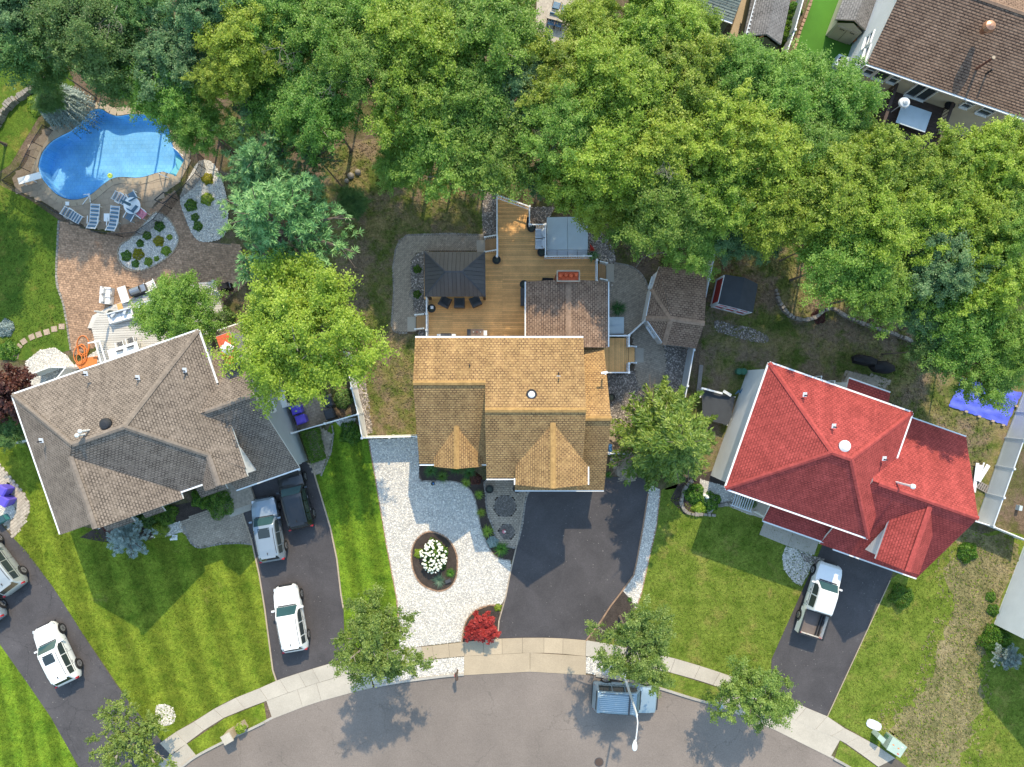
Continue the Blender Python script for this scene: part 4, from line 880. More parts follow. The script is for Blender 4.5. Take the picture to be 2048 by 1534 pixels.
# ------------------------------------------------------------ right house (red roof)
F3 = Frame(1539, 726, 5.0, 0.944, 0.331); f = F3
H3 = house('house', 'red shingle hip roofed house at right', f(6, 5))
e, r_ = 5.0, 8.27
A, B, C_, D_ = f(0, 0, e), f(9.93, 0, e), f(9.93, 8.75, e), f(0, 8.6, e); P1, P2 = f(4.36, 4.36, r_), f(5.57, 4.36, r_)
gz, gr = 2.6, 6.5
roof_set(H3, [[A, B, P2, P1], [B, f(9.93, 8.72, e), P2], [A, P1, f(0, 8.72, e)], [f(0, 8.72, e), f(9.93, 8.72, e), P2, P1]], 'sh_red', cap=[(A, P1), (B, P2), (f(0, 8.72, e), P1), (f(9.93, 8.72, e), P2), (P1, P2)],
   gut=[(A - f.v * .06, B - f.v * .06), (f(9.99, 0, e), f(9.99, 3.4, e)), (f(-.06, 0, e), f(-.06, 8.7, e)), (f(0, 8.78, e), f(9.93, 8.78, e))])
roof_set(H3, [[f(8.2, 0, gz), f(15.3, 0, gz), f(15.3, 5.15, gr), f(8.2, 5.15, gr)], [f(8.2, 5.15, gr), f(15.3, 5.15, gr), f(15.3, 10.29, gz), f(8.2, 10.29, gz)]], 'sh_red', 'garage_roof', cap=[(f(8.6, 5.15, gr), f(15.3, 5.15, gr))], gut=[(f(9.9, -0.05, gz), f(15.3, -0.05, gz)), (f(9.2, 10.35, gz), f(15.3, 10.35, gz))])
ds = (gr - gz) / 5.14; dz_, dr_ = 5.0, 6.3; yb = lambda z: 10.29 - (z - gz) / ds
roof_set(H3, [[f(12.3, 9.85, dr_), f(12.3, yb(dr_), dr_), f(10.85, yb(dz_), dz_), f(10.85, 9.85, dz_)], [f(12.3, yb(dr_), dr_), f(12.3, 9.85, dr_), f(13.85, 9.85, dz_), f(13.85, yb(dz_), dz_)]], 'sh_red', 'dormer_roof', cap=[(f(12.3, 9.85, dr_), f(12.3, yb(dr_), dr_))], capw=0.34)
walls(H3, rect(f, 0.3, 9.63, 0.3, 8.4), 4.95, M['sid_white'])
walls(H3, rect(f, 9.2, 15.05, 0.3, 10.0), 2.55, M['sid_white'], [[f(15.05, 0.3, 2.5), f(15.05, 5.15, 6.3), f(15.05, 10.0, 2.5)]], 'garage_wall')
walls(H3, rect(f, 11.0, 13.7, 7.2, 9.6), 4.95, M['sid_white'], [[f(11.0, 9.6, 4.9), f(13.7, 9.6, 4.9), f(12.35, 9.6, 6.1)]], 'dormer_wall')
siding(H3, f(0.3, 0.3), f(0.3, 8.4), 0.2, 4.9, M['sid_white'], None, 0.22, outward=-f.u)
siding(H3, f(11.0, 7.2), f(11.0, 9.6), 3.2, 4.9, M['sid_white'], None, 0.22, outward=-f.u)
window(H3, f(11.0, 9.6), f(13.7, 9.6), 0.3, 0.7, 3.9, 4.9, f.v); window(H3, f(0.3, 8.4), f(9.6, 8.4), 0.15, 0.32, 3.3, 4.5, f.v)
pr = [P(1575, 1019, 3.0), P(1553, 1049, 2.75), P(1673, 1093, 2.75), P(1697, 1062, 3.0)]
pr = [f(3.9, 8.3, 3.35), f(3.9, 10.05, 2.75), f(8.35, 10.05, 2.75), f(8.35, 8.3, 3.35)]
roof_set(H3, [pr], 'sh_red', 'porch_roof', gut=[(pr[1] + f.v * .05, pr[2] + f.v * .05)])
for u in (4.1, 8.2): MB().bar(f(u, 9.8, 0), f(u, 9.8, 2.7), 0.13, 0.13).build('porch_post', M['white'], H3)
MB().prism([tuple(p[:2]) for p in rect(f, 2.6, 8.6, 8.4, 10.1)], 0, 0.25).build('porch', M['concrete'], H3)
lat = MB()
for i in range(9): lat.bar(f(2.3 + i * 0.17, 8.6, 0.6), f(2.3 + i * 0.17, 9.9, 0.6), 0.06, 0.05)
lat.bar(f(2.2, 8.6, 0.56), f(3.8, 8.6, 0.56), 0.08, 0.08); lat.bar(f(2.2, 9.9, 0.56), f(3.8, 9.9, 0.56), 0.08, 0.08); lat.build('porch_bench', M['greyfence'], H3)
rb = [f(6.2, -1.1, 2.9), f(9.2, -1.1, 2.9), f(9.2, 0.4, 3.3), f(6.2, 0.4, 3.3)]
roof_set(H3, [rb], 'sh_red', 'rear_bay_roof', gut=[(rb[0] - f.v * .05, rb[1] - f.v * .05)])
walls(H3, rect(f, 6.4, 9.0, -0.9, 0.35), 2.85, M['sid_white'], (), 'bay_wall')
g3 = MB().prism([tuple(p[:2]) for p in rect(f, 9.8, 14.6, 10.01, 10.06)], 0, 2.1).build('garage_door', M['white'], H3)
for x, y, z in ((1610, 791, 6.5), (1668, 854, 7.5), (1769, 919, 6.4)): vent_pipe(H3, x, y, z)
p = P(1689, 892, 8.0); v = MB().lathe(p - Vector((0, 0, .2)), [(0.3, 0), (0.36, 0.2), (0.36, 0.28), (0.2, 0.36)], 18).build('roof_fan', M['whitemetal'], H3)
p = P(1795, 965, 6.3); v = MB().cyl(p - Vector((0, 0, .3)), p + Vector((0, 0, 1.7)), 0.07, 0.07, 10).build('flue_pipe', M['whitemetal'], H3)
MB().lathe(p + Vector((0, 0, 1.7)), [(0.16, 0), (0.16, 0.12), (0.06, 0.2)], 12).build('flue_cap', M['whitemetal'], v, local=True)
# rear steps with white railing
rs = thing('rear_steps', 'small white railed steps behind the red roofed house', 'steps', f(5.6, -0.9))
for i in range(3): MB().obox(f(5.6, -0.1 - i * 0.3, 0.6 - i * 0.2), 0.5, 0.15, 0.04, f.rz).build('tread', M['white'], rs)
for s in (-.5, .5): MB().bar(f(5.6 + s, 0.2, 1.6), f(5.6 + s, -0.9, 1.1), 0.07, 0.07).build('handrail', M['white'], rs); MB().bar(f(5.6 + s, -0.9, 0), f(5.6 + s, -0.9, 1.12), 0.08, 0.08).build('post', M['white'], rs)

# ------------------------------------------------------------ house top right
F4 = Frame(1733, 127, 5.2, 315, 109); f = F4
H4 = house('house', 'brown shingle roofed house with cream walls at top right', f(6, -6))
sr = 4.9; rz4 = 7.4
roof_set(H4, [[f(0, 0, 5.2), f(16, 0, 5.2), f(16, -sr, rz4), f(0, -sr, rz4)], [f(0, -sr, rz4), f(16, -sr, rz4), f(16, -2 * sr, 5.2), f(0, -2 * sr, 5.2)]], 'sh_brown', cap=[(f(0, -sr, rz4), f(16, -sr, rz4))], gut=[(f(0, .06, 5.17), f(16, .06, 5.17))])
walls(H4, rect(f, 0.25, 15.7, -2 * sr + 0.35, -0.35), 5.15, M['sid_cream'], [[f(0.25, -0.35, 5.1), f(0.25, -sr, 7.25), f(0.25, -2 * sr + .35, 5.1)]])
siding(H4, f(0.25, -0.35), f(0.25, -2 * sr + .35), 0, 7.2, M['sid_white'], lambda t: 5.15 + 2.05 * (1 - abs(2 * t - 1)), 0.22, outward=-f.u, name='side_siding')
siding(H4, f(0.25, -0.35), f(15.7, -0.35), 0, 5.1, M['sid_cream'], None, 0.22, outward=f.v)
wa, wb = f(0.25, -0.35), f(15.7, -0.35)
def u4(x, y, z): return (f.inv(P(x, y, z))[0] - 0.25) / 15.45
for x0, y0, x1, y1, z0, z1, mu in ((1734, 133, 1752, 140, 3.55, 4.75, 1), (1755, 141, 1780, 150, 3.4, 4.85, 1), (1783, 152, 1800, 158, 3.55, 4.75, 1), (1826, 172, 1866, 188, 2.75, 4.8, 2), (1929, 205, 1946, 211, 3.6, 4.7, 1), (1962, 217, 1986, 226, 3.5, 4.7, 1)):
    zc = (z0 + z1) / 2; window(H4, wa, wb, u4(x0, y0, zc), u4(x1, y1, zc), z0, z1, f.v, mu, cross=(mu == 1 and x0 != 1755))
wa2, wb2 = f(0.25, -0.35), f(0.25, -9.4)
window(H4, wa2, wb2, 0.2, 0.3, 2.9, 3.9, -f.u); window(H4, wa2, wb2, 0.03, 0.17, 3.6, 4.2, -f.u, cross=False)
window(H4, wa, wb, u4(1755, 178, 1.6), u4(1790, 190, 1.6), 0.5, 1.9, f.v)
p = P(1969, 60, 7.3); v = MB().lathe(p - Vector((0, 0, .2)), [(0.2, 0), (0.2, 0.3), (0.34, 0.42), (0.4, 0.62), (0.3, 0.82), (0.1, 0.9)], 16).build('turbine_vent', M['orange'], H4)
v.data.materials[0] = mat('copper_vent', (0.42, 0.22, 0.14), 0.35, 0.2, 6, 0, metal=0.6)
p = P(1953, 138, 5.9); v = MB().cyl(p - Vector((0, 0, .2)), p + Vector((0, 0, 1.6)), 0.08, 0.08, 10).build('flue_pipe', mat('rust_pipe', (0.20, 0.085, 0.06), 0.6), H4)
MB().lathe(p + Vector((0, 0, 1.6)), [(0.11, 0), (0.11, 0.06)], 10).build('flue_cap', M['coping'], v, local=True)
vent_pipe(H4, 1973, 147, 5.9, 0.6, 0.06, False)
# raised deck of that house
DK = thing('raised_deck', 'dark brown raised deck with cushioned table behind the cream house', 'deck', P(1830, 230))
dq = [f(2.9, -0.3), f(6.9, -0.3), f(6.9, 4.2), f(2.9, 4.2)]
nb = 28
for i in range(nb):
    y0 = -0.3 + i * 4.5 / nb; MB().obox(f(4.9, y0 + 4.5 / nb / 2, 2.66), 2.0, 4.5 / nb / 2 - 0.006, 0.02, f.rz).build('deck_board', M['brown'], DK)
for u in (2.9, 6.9):
    for v in (-0.3, 1.9, 4.2): MB().bar(f(u, v, 0), f(u, v, 3.7), 0.12, 0.12).build('post', M['brown'], DK)
    MB().bar(f(u, -0.3, 3.68), f(u, 4.2, 3.68), 0.2, 0.05).build('rail', M['brown'], DK)
    for i in range(1, 15): MB().bar(f(u, -0.3 + i * 0.3, 2.68), f(u, -0.3 + i * 0.3, 3.66), 0.04, 0.04).build('baluster', M['brown'], DK)
MB().bar(f(2.9, 4.2, 3.68), f(6.9, 4.2, 3.68), 0.2, 0.05).build('rail', M['brown'], DK)
def table(name, label, c, hx, hy, z, rz, m, leg=M['dark']):
    t = thing(name, label, 'table', c); MB().obox((c[0], c[1], c[2] + z), hx, hy, 0.025, rz).build('tabletop', m, t); Rm = Matrix.Rotation(rz, 3, 'Z')
    for sx in (-1, 1):
        for sy in (-1, 1): q = Vector(c) + Rm @ Vector((sx * hx * 0.88, sy * hy * 0.85, 0)); MB().bar(q, q + Vector((0, 0, z - 0.02)), 0.05, 0.05).build('leg', leg, t)
    return t
q = P(1826, 236, 3.3); table('patio_table', 'grey topped table on the dark raised deck', (q.x, q.y, 2.68), 1.05, 0.72, 0.7, f.rz, M['cover'])
q = P(1813, 202, 4.6); um = thing('closed_umbrella', 'round white umbrella top beside the grey table on the dark deck', 'umbrella', (q.x, q.y, 2.68))
MB().cyl((q.x, q.y, 2.68), (q.x, q.y, 4.6), 0.03, 0.03, 8).build('pole', M['whitemetal'], um); MB().lathe((q.x, q.y, 4.3), [(0.38, 0), (0.33, 0.12), (0.2, 0.2), (0.18, 0.25), (0.04, 0.36)], 18).build('canopy', M['white'], um)
q = P(1893, 214, 3.0); gk = thing('kettle_grill', 'black round covered grill in the corner of the dark raised deck', 'grill', (q.x, q.y, 2.68))
MB().lathe((q.x, q.y, 3.15), [(0.1, -0.05), (0.3, 0.1), (0.34, 0.3), (0.25, 0.46), (0.06, 0.52)], 14).build('bowl', M['black'], gk)
for k in range(3): t = k * 2.1; MB().cyl((q.x + .25 * math.cos(t), q.y + .25 * math.sin(t), 2.68), (q.x + .1 * math.cos(t), q.y + .1 * math.sin(t), 3.2), 0.02, 0.02, 6).build('leg', M['dark'], gk)
MB().lathe(P(1883, 262, 2.2), [(0.28, 0), (0.3, 0.5), (0.1, 0.6)], 12).build('storage_bin', M['white'])
tag(bpy.data.objects['storage_bin'], 'white round bin below the dark raised deck', 'bin')

# ------------------------------------------------------------ green house at top, sheds
F5 = Frame(1405, 23, 4.0, 1462.5 - 1405, 43 - 23); f = F5
H5 = house('house', 'sage green house corner with grey green roof at the top edge', f(1, -2))
roof_set(H5, [[f(-4, 0, 4.0), f(2.15, 0, 4.0), f(2.15, -3.5, 5.4), f(-4, -3.5, 5.4)]], 'sh_sage', gut=[(f(-4, .05, 3.97), f(2.15, .05, 3.97))])
walls(H5, rect(f, -3.8, 2.0, -6, -0.3), 3.95, M['sid_green'], [[f(2.0, -.3, 3.9), f(2.0, -3.5, 5.3), f(2.0, -6, 4.2)]]); siding(H5, f(-3.8, -.3), f(2.0, -.3), 0, 3.9, M['sid_green'], None, 0.22, outward=f.v)
def gable_shed(name, label, cat, f, u, v, eave, ridge, m_roof, m_wall, m_trim, along='u'):
    t = thing(name, label, cat, f(u / 2, v / 2)); o = 0.18
    if along == 'u':
        pl = [[f(-o, -o, eave), f(u + o, -o, eave), f(u + o, v / 2, ridge), f(-o, v / 2, ridge)], [f(-o, v / 2, ridge), f(u + o, v / 2, ridge), f(u + o, v + o, eave), f(-o, v + o, eave)]]
        gb = [[f(x, 0, eave - .05), f(x, v, eave - .05), f(x, v / 2, ridge - .08)] for x in (0, u)]
    else:
        pl = [[f(-o, -o, eave), f(u / 2, -o, ridge), f(u / 2, v + o, ridge), f(-o, v + o, eave)], [f(u / 2, -o, ridge), f(u + o, -o, eave), f(u + o, v + o, eave), f(u / 2, v + o, ridge)]]
        gb = [[f(0, y, eave - .05), f(u, y, eave - .05), f(u / 2, y, ridge - .08)] for y in (0, v)]
    rmb = MB(); fb = MB()
    for p in pl: fascia(fb, roof_plane(rmb, p), 0.12)
    r = rmb.build('roof', M[m_roof], t); fb.build('fascia', M[m_trim], r, local=True)
    walls(t, rect(f, 0, u, 0, v), eave - .04, M[m_wall], gb); return t
# beige resin shed by the turf
FS = Frame(1674, 45, 1.9, 1711 - 1674, 59 - 45); f = FS
S1 = gable_shed('garden_shed', 'beige garden shed with double doors on the bright green turf', 'shed', Frame(1674, 45, 1.9, 37, 14), 1.9, -3.0, 1.9, 2.55, 'sh_grey', 'sid_cream', 'sid_cream', 'v')
for s in (0, 1):
    d = MB().obox(f(0.42 + s * 0.76 + .3 - .15, 0.03, 0.85), 0.36, 0.03, 0.8, f.rz).build('door', M['sid_tan'], S1); hb = MB()
    for k in range(3): hb.obox(f(0.35 + s * 0.76 + .3 - .15 + k * 0.12, 0.07, 1.45), 0.04, 0.01, 0.05, f.rz)
    hb.build('door_window', M['dark'], d, local=True)
# grey workshop roof at the top with star on the wall
FW = Frame(1491, 79, 2.4, 48, 10); f = FW
S2 = gable_shed('workshop', 'grey roofed shed with a star on its green wall at the top edge', 'shed', f, 2.3, -5.0, 2.4, 3.3, 'sh_grey', 'sid_green', 'greyfence', 'v')
st = MB(); cst = f(1.35, 0.05, 1.7)
pts = [cst + f.u * (rad * math.sin(k * math.pi / 5)) + Vector((0, 0, rad * math.cos(k * math.pi / 5))) for k, rad in enumerate([0.34, 0.14] * 5)]
st.add(pts + [p + f.v * 0.03 for p in pts], [tuple(range(10, 20))] + [(i, (i + 1) % 10, 10 + (i + 1) % 10, 10 + i) for i in range(10)]); st.build('star', M['greyfence'], S2)
ld = thing('ladder', 'long white ladder lying along the grey shed roof', 'ladder', P(1507, 35, 2.4)); la, lb, lc, le = P(1516, -20, 2.6), P(1490, 76, 2.6), P(1527, -20, 2.6), P(1499, 78, 2.6)
MB().bar(la, lb, 0.06, 0.08).build('side_rail', M['greyfence'], ld); MB().bar(lc, le, 0.06, 0.08).build('side_rail', M['greyfence'], ld)
for i in range(12): t = (i + 0.5) / 12; MB().bar(la.lerp(lb, t), lc.lerp(le, t), 0.09, 0.04).build('rung', M['greyfence'], ld)

# red shed
f = Frame(1449, 549, 2.0, 1489 - 1449, 555 - 549)
a_, b_, c_, d_ = P(1449, 549, 2.0), P(1516, 568, 2.0), P(1506, 625, 2.0), P(1436, 607, 2.0); r0, r1 = P(1489.6, 555, 2.75), P(1476.6, 617, 2.75)
S3 = thing('garden_shed', 'small red shed with white trim and dark grey roof in the right back yard', 'shed', P(1470, 590))
rb_ = MB(); fb_ = MB()
for pl in ([a_, r0, r1, d_], [r0, b_, c_, r1]):
    rb_.add(pl + [p - Vector((0, 0, .05)) for p in pl], [(0, 1, 2, 3)] + [(i, (i + 1) % 4, 4 + (i + 1) % 4, 4 + i) for i in range(4)])
rb_.build('roof', M['slate'], S3)
base = [P(1437, 552), P(1505, 572), P(1494, 627), P(1423, 609)]
base = [Vector((p.x, p.y, 0)) for p in (a_, b_, c_, d_)]; cen = sum(base, Vector()) / 4; base = [cen + (p - cen) * 0.95 for p in base]
S3w = walls(S3, base, 1.98, M['barn'], [[base[2] + Vector((0, 0, 1.95)), base[3] + Vector((0, 0, 1.95)), (base[2] + base[3]) / 2 + Vector((0, 0, 2.6))]])
for i, j in ((2, 3), (3, 0)):
    tr = MB(); n_ = ((base[i] + base[j]) / 2 - cen).normalized() * 0.03; d_v = base[j] - base[i]
    for t in (0.02, 0.34, 0.66, 0.98) if i == 2 else (0.02, 0.98): tr.bar(base[i] + d_v * t + n_, base[i] + d_v * t + n_ + Vector((0, 0, 1.95)), 0.12, 0.12)
    tr.bar(base[i] + n_ + Vector((0, 0, .06)), base[j] + n_ + Vector((0, 0, .06)), 0.08, 0.12)
    if i == 2: tr.bar(base[i] + n_ + Vector((0, 0, 1.1)), base[j] + n_ + Vector((0, 0, 1.1)), 0.08, 0.1)
    tr.bar(base[i] + n_ + Vector((0, 0, 1.95)), base[j] + n_ + Vector((0, 0, 1.95)), 0.09, 0.12); tr.build('trim', M['white'], S3)
# pavilion with brown shingles
ez, az = 2.5, 3.7
pv = [P(1318.5, 533, ez), P(1414.7, 546, ez), P(1391.9, 697, ez), P(1328, 689, ez), P(1292.5, 637, ez), P(1304, 578, ez)]
ap, ap2 = P(1343, 638, az), P(1410, 650, 3.65)
PV = thing('pavilion', 'brown shingle roofed garden pavilion by the white fence right of the centre house', 'pavilion', P(1350, 610))
t1 = pv[1].lerp(pv[2], 0.69)
t1.z = az; ap2 = t1
roof_set(PV, [[pv[0], pv[1], ap2, ap], [pv[5], pv[0], ap], [pv[4], pv[5], ap], [pv[3], pv[4], ap], [pv[2], pv[3], ap, ap2]], 'sh_rear', cap=[(pv[5], ap), (pv[4], ap), (pv[3], ap), (ap, ap2)], gut=[(pv[4], pv[5]), (pv[3], pv[4])], capw=0.36)
cpv = sum((Vector((p.x, p.y, 0)) for p in pv), Vector()) / 6; wp = [cpv + (Vector((p.x, p.y, 0)) - cpv) * 0.93 for p in pv]
walls(PV, wp, 2.45, M['sid_white'])
for i, j, t0, t1_ in ((3, 4, 0.25, 0.75), (5, 0, 0.2, 0.8)): window(PV, wp[i], wp[j], t0, t1_, 0.9, 2.0, (wp[i] + wp[j]) / 2 - cpv, 2)
# wall of the neighbour at the right edge
f = Frame(1988, 1248, 0, 2047 - 1988, 1095 - 1248)
H6 = house('house', 'light grey ribbed wall of a neighbouring house at the right edge', f(4, 3))
L6 = 12.0
walls(H6, [f(0, 0), f(L6, 0), f(L6, 9), f(0, 9)], 4.6, M['sid_white'], [[f(0, 0, 4.5), f(0, 9, 4.5), f(0, 4.5, 7.2)]])
siding(H6, f(0, 0), f(L6, 0), 0, 4.6, M['sid_white'], None, 0.2, outward=-f.v)
roof_set(H6, [[f(-.3, -.3, 4.5), f(L6, -.3, 4.5), f(L6, 4.5, 7.3), f(-.3, 4.5, 7.3)], [f(-.3, 4.5, 7.3), f(L6, 4.5, 7.3), f(L6, 9.3, 4.5), f(-.3, 9.3, 4.5)]], 'sh_grey')
# gravel skirt of red house right side is plain ground
# ============================================================ DECKS, FENCES, YARD THINGS
UNIT = None
def unit_box(m):
    me = bpy.data.meshes.get('unit_' + m.name)
    if me is None:
        mb = MB().obox((0, 0, 0), .5, .5, .5); me = bpy.data.meshes.new('unit_' + m.name); me.from_pydata(mb.v, [], mb.f); me.materials.append(m)
    return me
def ubar(name, a, b, w, h, m, root):
    """box beam as an object that shares one mesh with its like"""
    a, b = Vector(a), Vector(b); d = b - a; x = d.normalized(); up = Vector((0, 0, 1)) if abs(x.z) < .98 else Vector((0, 1, 0)); y = up.cross(x).normalized(); z = x.cross(y)
    o = bpy.data.objects.new(name, unit_box(m)); COL.objects.link(o); o.parent = root; base = root.location if root.type == 'EMPTY' and root.parent is None else Vector()
    o.matrix_local = Matrix.Translation((a + b) / 2 - base) @ Matrix((x, y, z)).transposed().to_4x4() @ Matrix.Diagonal((d.length, w, h, 1)); return o
def deck_boards(root, poly, z, ang, bw, m, seams=(), th=0.03, name='deck_board'):
    ca, sa = math.cos(ang), math.sin(ang); loc = [(p[0] * ca + p[1] * sa, -p[0] * sa + p[1] * ca) for p in poly]
    lo, hi = min(q[1] for q in loc), max(q[1] for q in loc); y = lo + bw / 2; k = 0
    while y < hi:
        xs = []
        for i in range(len(loc)):
            (x1, y1), (x2, y2) = loc[i], loc[(i + 1) % len(loc)]
            if (y1 > y) != (y2 > y): xs.append(x1 + (y - y1) * (x2 - x1) / (y2 - y1))
        xs.sort()
        for a, b in zip(xs[::2], xs[1::2]):
            cuts = [a] + [s for s in seams if a + .5 < s < b - .5] + [b]
            for c, d in zip(cuts, cuts[1:]):
                if d - c > 0.1:
                    p, q = Vector((c * ca - y * sa + .003 * ca, c * sa + y * ca, z - th / 2)), Vector((d * ca - y * sa - .003 * ca, d * sa + y * ca, z - th / 2)); ubar(name, p, q, bw - 0.018, th, m, root)
        y += bw; k += 1
def railing(root, a, b, z0, h=0.95, m=None, gap=0.16, posts=(1, 1), bal=True):
    m = m or M['white']; a, b = Vector((a[0], a[1], 0)), Vector((b[0], b[1], 0)); L = (b - a).length; up = lambda p, z: Vector((p.x, p.y, z))
    for p, k in ((a, posts[0]), (b, posts[1])):
        if k: ubar('post', up(p, 0), up(p, z0 + h + .06), .115, .115, m, root); ubar('post_cap', up(p, z0 + h + .06), up(p, z0 + h + .1), .15, .15, m, root)
    n = int(L / 1.9)
    for i in range(1, n + 1) if n > 1 else []:
        p = a.lerp(b, i / (n + 1)); ubar('post', up(p, 0), up(p, z0 + h + .05), .1, .1, m, root)
    ubar('rail', up(a, z0 + h), up(b, z0 + h), .085, .06, m, root); ubar('rail', up(a, z0 + .1), up(b, z0 + .1), .06, .06, m, root)
    if bal:
        k = max(2, int(L / gap))
        for i in range(1, k): p = a.lerp(b, i / k); ubar('baluster', up(p, z0 + .1), up(p, z0 + h), .042, .042, m, root)
DZ = 0.8
dk = thing('timber_deck', 'golden brown timber deck with white railings behind the tan roofed house', 'deck', P(1000, 600))
dpoly = [(994,391),(1059,413),(1059,449),(1091,449),(1091,513),(1195,513),(1195,566),(1050,566),(1050,680),(853,680),(853,598),(848,598),(848,505),(994,505)]
deck_boards(dk, [tuple(p[:2]) for p in PP(dpoly, DZ)], DZ, 0, 0.147, M['wood'], (P(905, 0, DZ).x, P(1005, 0, DZ).x))
MB().prism([tuple(p[:2]) for p in PP(dpoly, DZ)], 0.1, DZ - 0.05).build('deck_frame', M['wood2'], dk)
for a, b, pp in (((994,390),(994,512),(1, 1)), ((994,390),(1059,413),(0, 1)), ((1059,413),(1059,449),(0, 1)), ((1059,449),(1091,449),(0, 1)), ((1091,449),(1091,513),(0, 1)), ((1091,513),(1168,512),(0, 1)), ((1168,512),(1184,512),(0, 0)), ((1194,520),(1194,562),(1, 1)), ((853,592),(853,628),(1, 1)), ((853,660),(853,676),(1, 0)), ((853,628),(853,660),(0, 0)), ((995,472),(995,510),(0, 0))):
    p, q = P(*a, DZ + .95), P(*b, DZ + .95); railing(dk, p, q, DZ, posts=pp, bal=True)
def stairs(label, x0, x1, y0, y1, n, dirx, root_z=DZ, m=None, slab=None, rails=True):
    """flight going down along +x or -x of the plan (picture extents at tread height)"""
    t = thing('deck_stairs', label, 'stairs', P((x0 + x1) / 2, (y0 + y1) / 2)); a, b = P(x0, y0, root_z * .6), P(x1, y1, root_z * .6)
    w = abs(b.x - a.x) / n
    for i in range(n):
        z = root_z * (1 - (i + 1) / (n + 1)); x = (b.x if dirx < 0 else a.x) + dirx * (i + .5) * w
        ubar('tread', (x, a.y, z), (x, b.y, z), w * .94, .045, m or M['wood2'], t); ubar('riser', (x + dirx * w * .45, a.y, z / 2), (x + dirx * w * .45, b.y, z / 2), .03, z, m or M['wood2'], t)
    if rails:
        for y in (a.y, b.y):
            top = Vector((b.x if dirx < 0 else a.x, y, root_z + .9)); bot = Vector((a.x if dirx < 0 else b.x, y, .95)); ubar('handrail', top, bot, .085, .06, M['white'], t)
            ubar('post', (bot.x, y, 0), (bot.x, y, 1.02), .11, .11, M['white'], t)
            for k in range(1, 6): p = top.lerp(bot, k / 6); ubar('baluster', p - Vector((0, 0, .85)), p, .042, .042, M['white'], t)
    if slab:
        q = PP(slab); MB().prism([tuple(p[:2]) for p in q], -.01, .07).build('landing', M['concrete'], t)
    return t
stairs('three tread wooden stairs down to the path above the dark gazebo', 970, 994, 477, 506, 3, -1, slab=[(953,481),(970,480),(971,504),(954,504)])
stairs('wooden stairs with landing below the gazebo, left of the deck', 832, 852, 631, 659, 2, -1, slab=[(815,634),(832,633),(832,663),(815,663)])
stairs('wooden stairs to the round patio right of the spa', 1196, 1212, 528, 562, 2, 1, slab=[(1212,528),(1228,528),(1228,564),(1212,564)])
# small east deck
d2 = thing('side_deck', 'small golden timber deck on the right side of the centre house', 'deck', P(1235, 710))
e2 = [(1208,676),(1257,676),(1257,744),(1206,744)]
deck_boards(d2, [tuple(p[:2]) for p in PP(e2, DZ)], DZ, R(90), 0.147, M['wood']); MB().prism([tuple(p[:2]) for p in PP(e2, DZ)], .1, DZ - .05).build('deck_frame', M['wood2'], d2)
for a, b, pp in (((1216,671),(1258,671),(1, 1)), ((1258,671),(1258,692),(0, 1)), ((1258,727),(1258,745),(1, 1)), ((1258,745),(1213,745),(0, 1))): railing(d2, P(*a, DZ + .95), P(*b, DZ + .95), DZ, posts=pp)
stairs('short golden stairs of the small side deck', 1257, 1270, 694, 726, 2, 1, m=M['wood'], slab=[(1270,696),(1287,696),(1287,725),(1270,725)])
MB().prism([tuple(p[:2]) for p in PP([(1216,634),(1248,634),(1248,667),(1216,668)], .5)], 0, .5).build('hatch_box', M['cover'])
hb = bpy.data.objects['hatch_box']; tag(hb, 'pale metal cellar hatch beside the fountain grass', 'cellar hatch')
for i, x in enumerate((1224, 1240)): MB().prism([tuple(p[:2]) for p in PP([(1217,636 + i * 16),(1247,636 + i * 16),(1247,649 + i * 16),(1217,650 + i * 16)], .54)], .5, .54).build('door_leaf', M['cover'], hb, local=True)
# gazebo
gzb = thing('gazebo', 'dark bronze metal roofed gazebo on the left of the deck', 'gazebo', P(910, 548, DZ))
ez, az = 3.1, 4.1; q = [P(848.6, 504, ez), P(970, 504, ez), P(971, 593, ez), P(849.5, 593, ez)]; a1, a2 = P(891, 543.5, az), P(924, 543.5, az)
def seam_roof(root, pts, w, m, base_m):
    """standing seam roof slope: one panel object per sheet"""
    pts = [Vector(p) for p in pts]; n = Vector()
    for i in range(len(pts)): n += pts[i].cross(pts[(i + 1) % len(pts)])
    n.normalize(); n = n if n.z > 0 else -n; e = Vector((-n.y, n.x, 0)).normalized(); s = n.cross(e); c0 = pts[0]
    loc = [((p - c0).dot(s), (p - c0).dot(e)) for p in pts]; lo, hi = min(l[1] for l in loc), max(l[1] for l in loc); k = 0; N = max(1, round((hi - lo) / w)); w = (hi - lo) / N
    for k in range(N):
        ps = clipv(loc, lo + k * w + .012, lo + (k + 1) * w - .012)
        if len(ps) < 3: continue
        P0 = [c0 + s * x + e * y for x, y in ps]; m_ = len(P0); t = 0.02
        mb = MB().add([p for p in P0] + [p + n * t for p in P0], [tuple(range(m_, 2 * m_))] + [(i, (i + 1) % m_, m_ + (i + 1) % m_, m_ + i) for i in range(m_)]); mb.build('roof_panel', m, root)
    MB().add([p - n * .01 for p in pts], [tuple(range(len(pts)))]).build('roof_deck', base_m, root)
for pl in ([q[0], q[1], a2, a1], [q[1], q[2], a2], [q[2], q[3], a1, a2], [q[3], q[0], a1]): seam_roof(gzb, pl, 0.27, M['bronze'], M['dark'])
for a, b in ((q[0], a1), (q[1], a2), (q[2], a2), (q[3], a1), (a1, a2)): MB().bar(a + Vector((0, 0, .04)), b + Vector((0, 0, .04)), .09, .04).build('hip_cap', M['charcoal'], gzb)
cg = sum(q, Vector()) / 4
for p in q:
    pp = cg + (p - cg) * .93; ubar('post', (pp.x, pp.y, DZ), (pp.x, pp.y, ez), .16, .16, M['dark'], gzb)
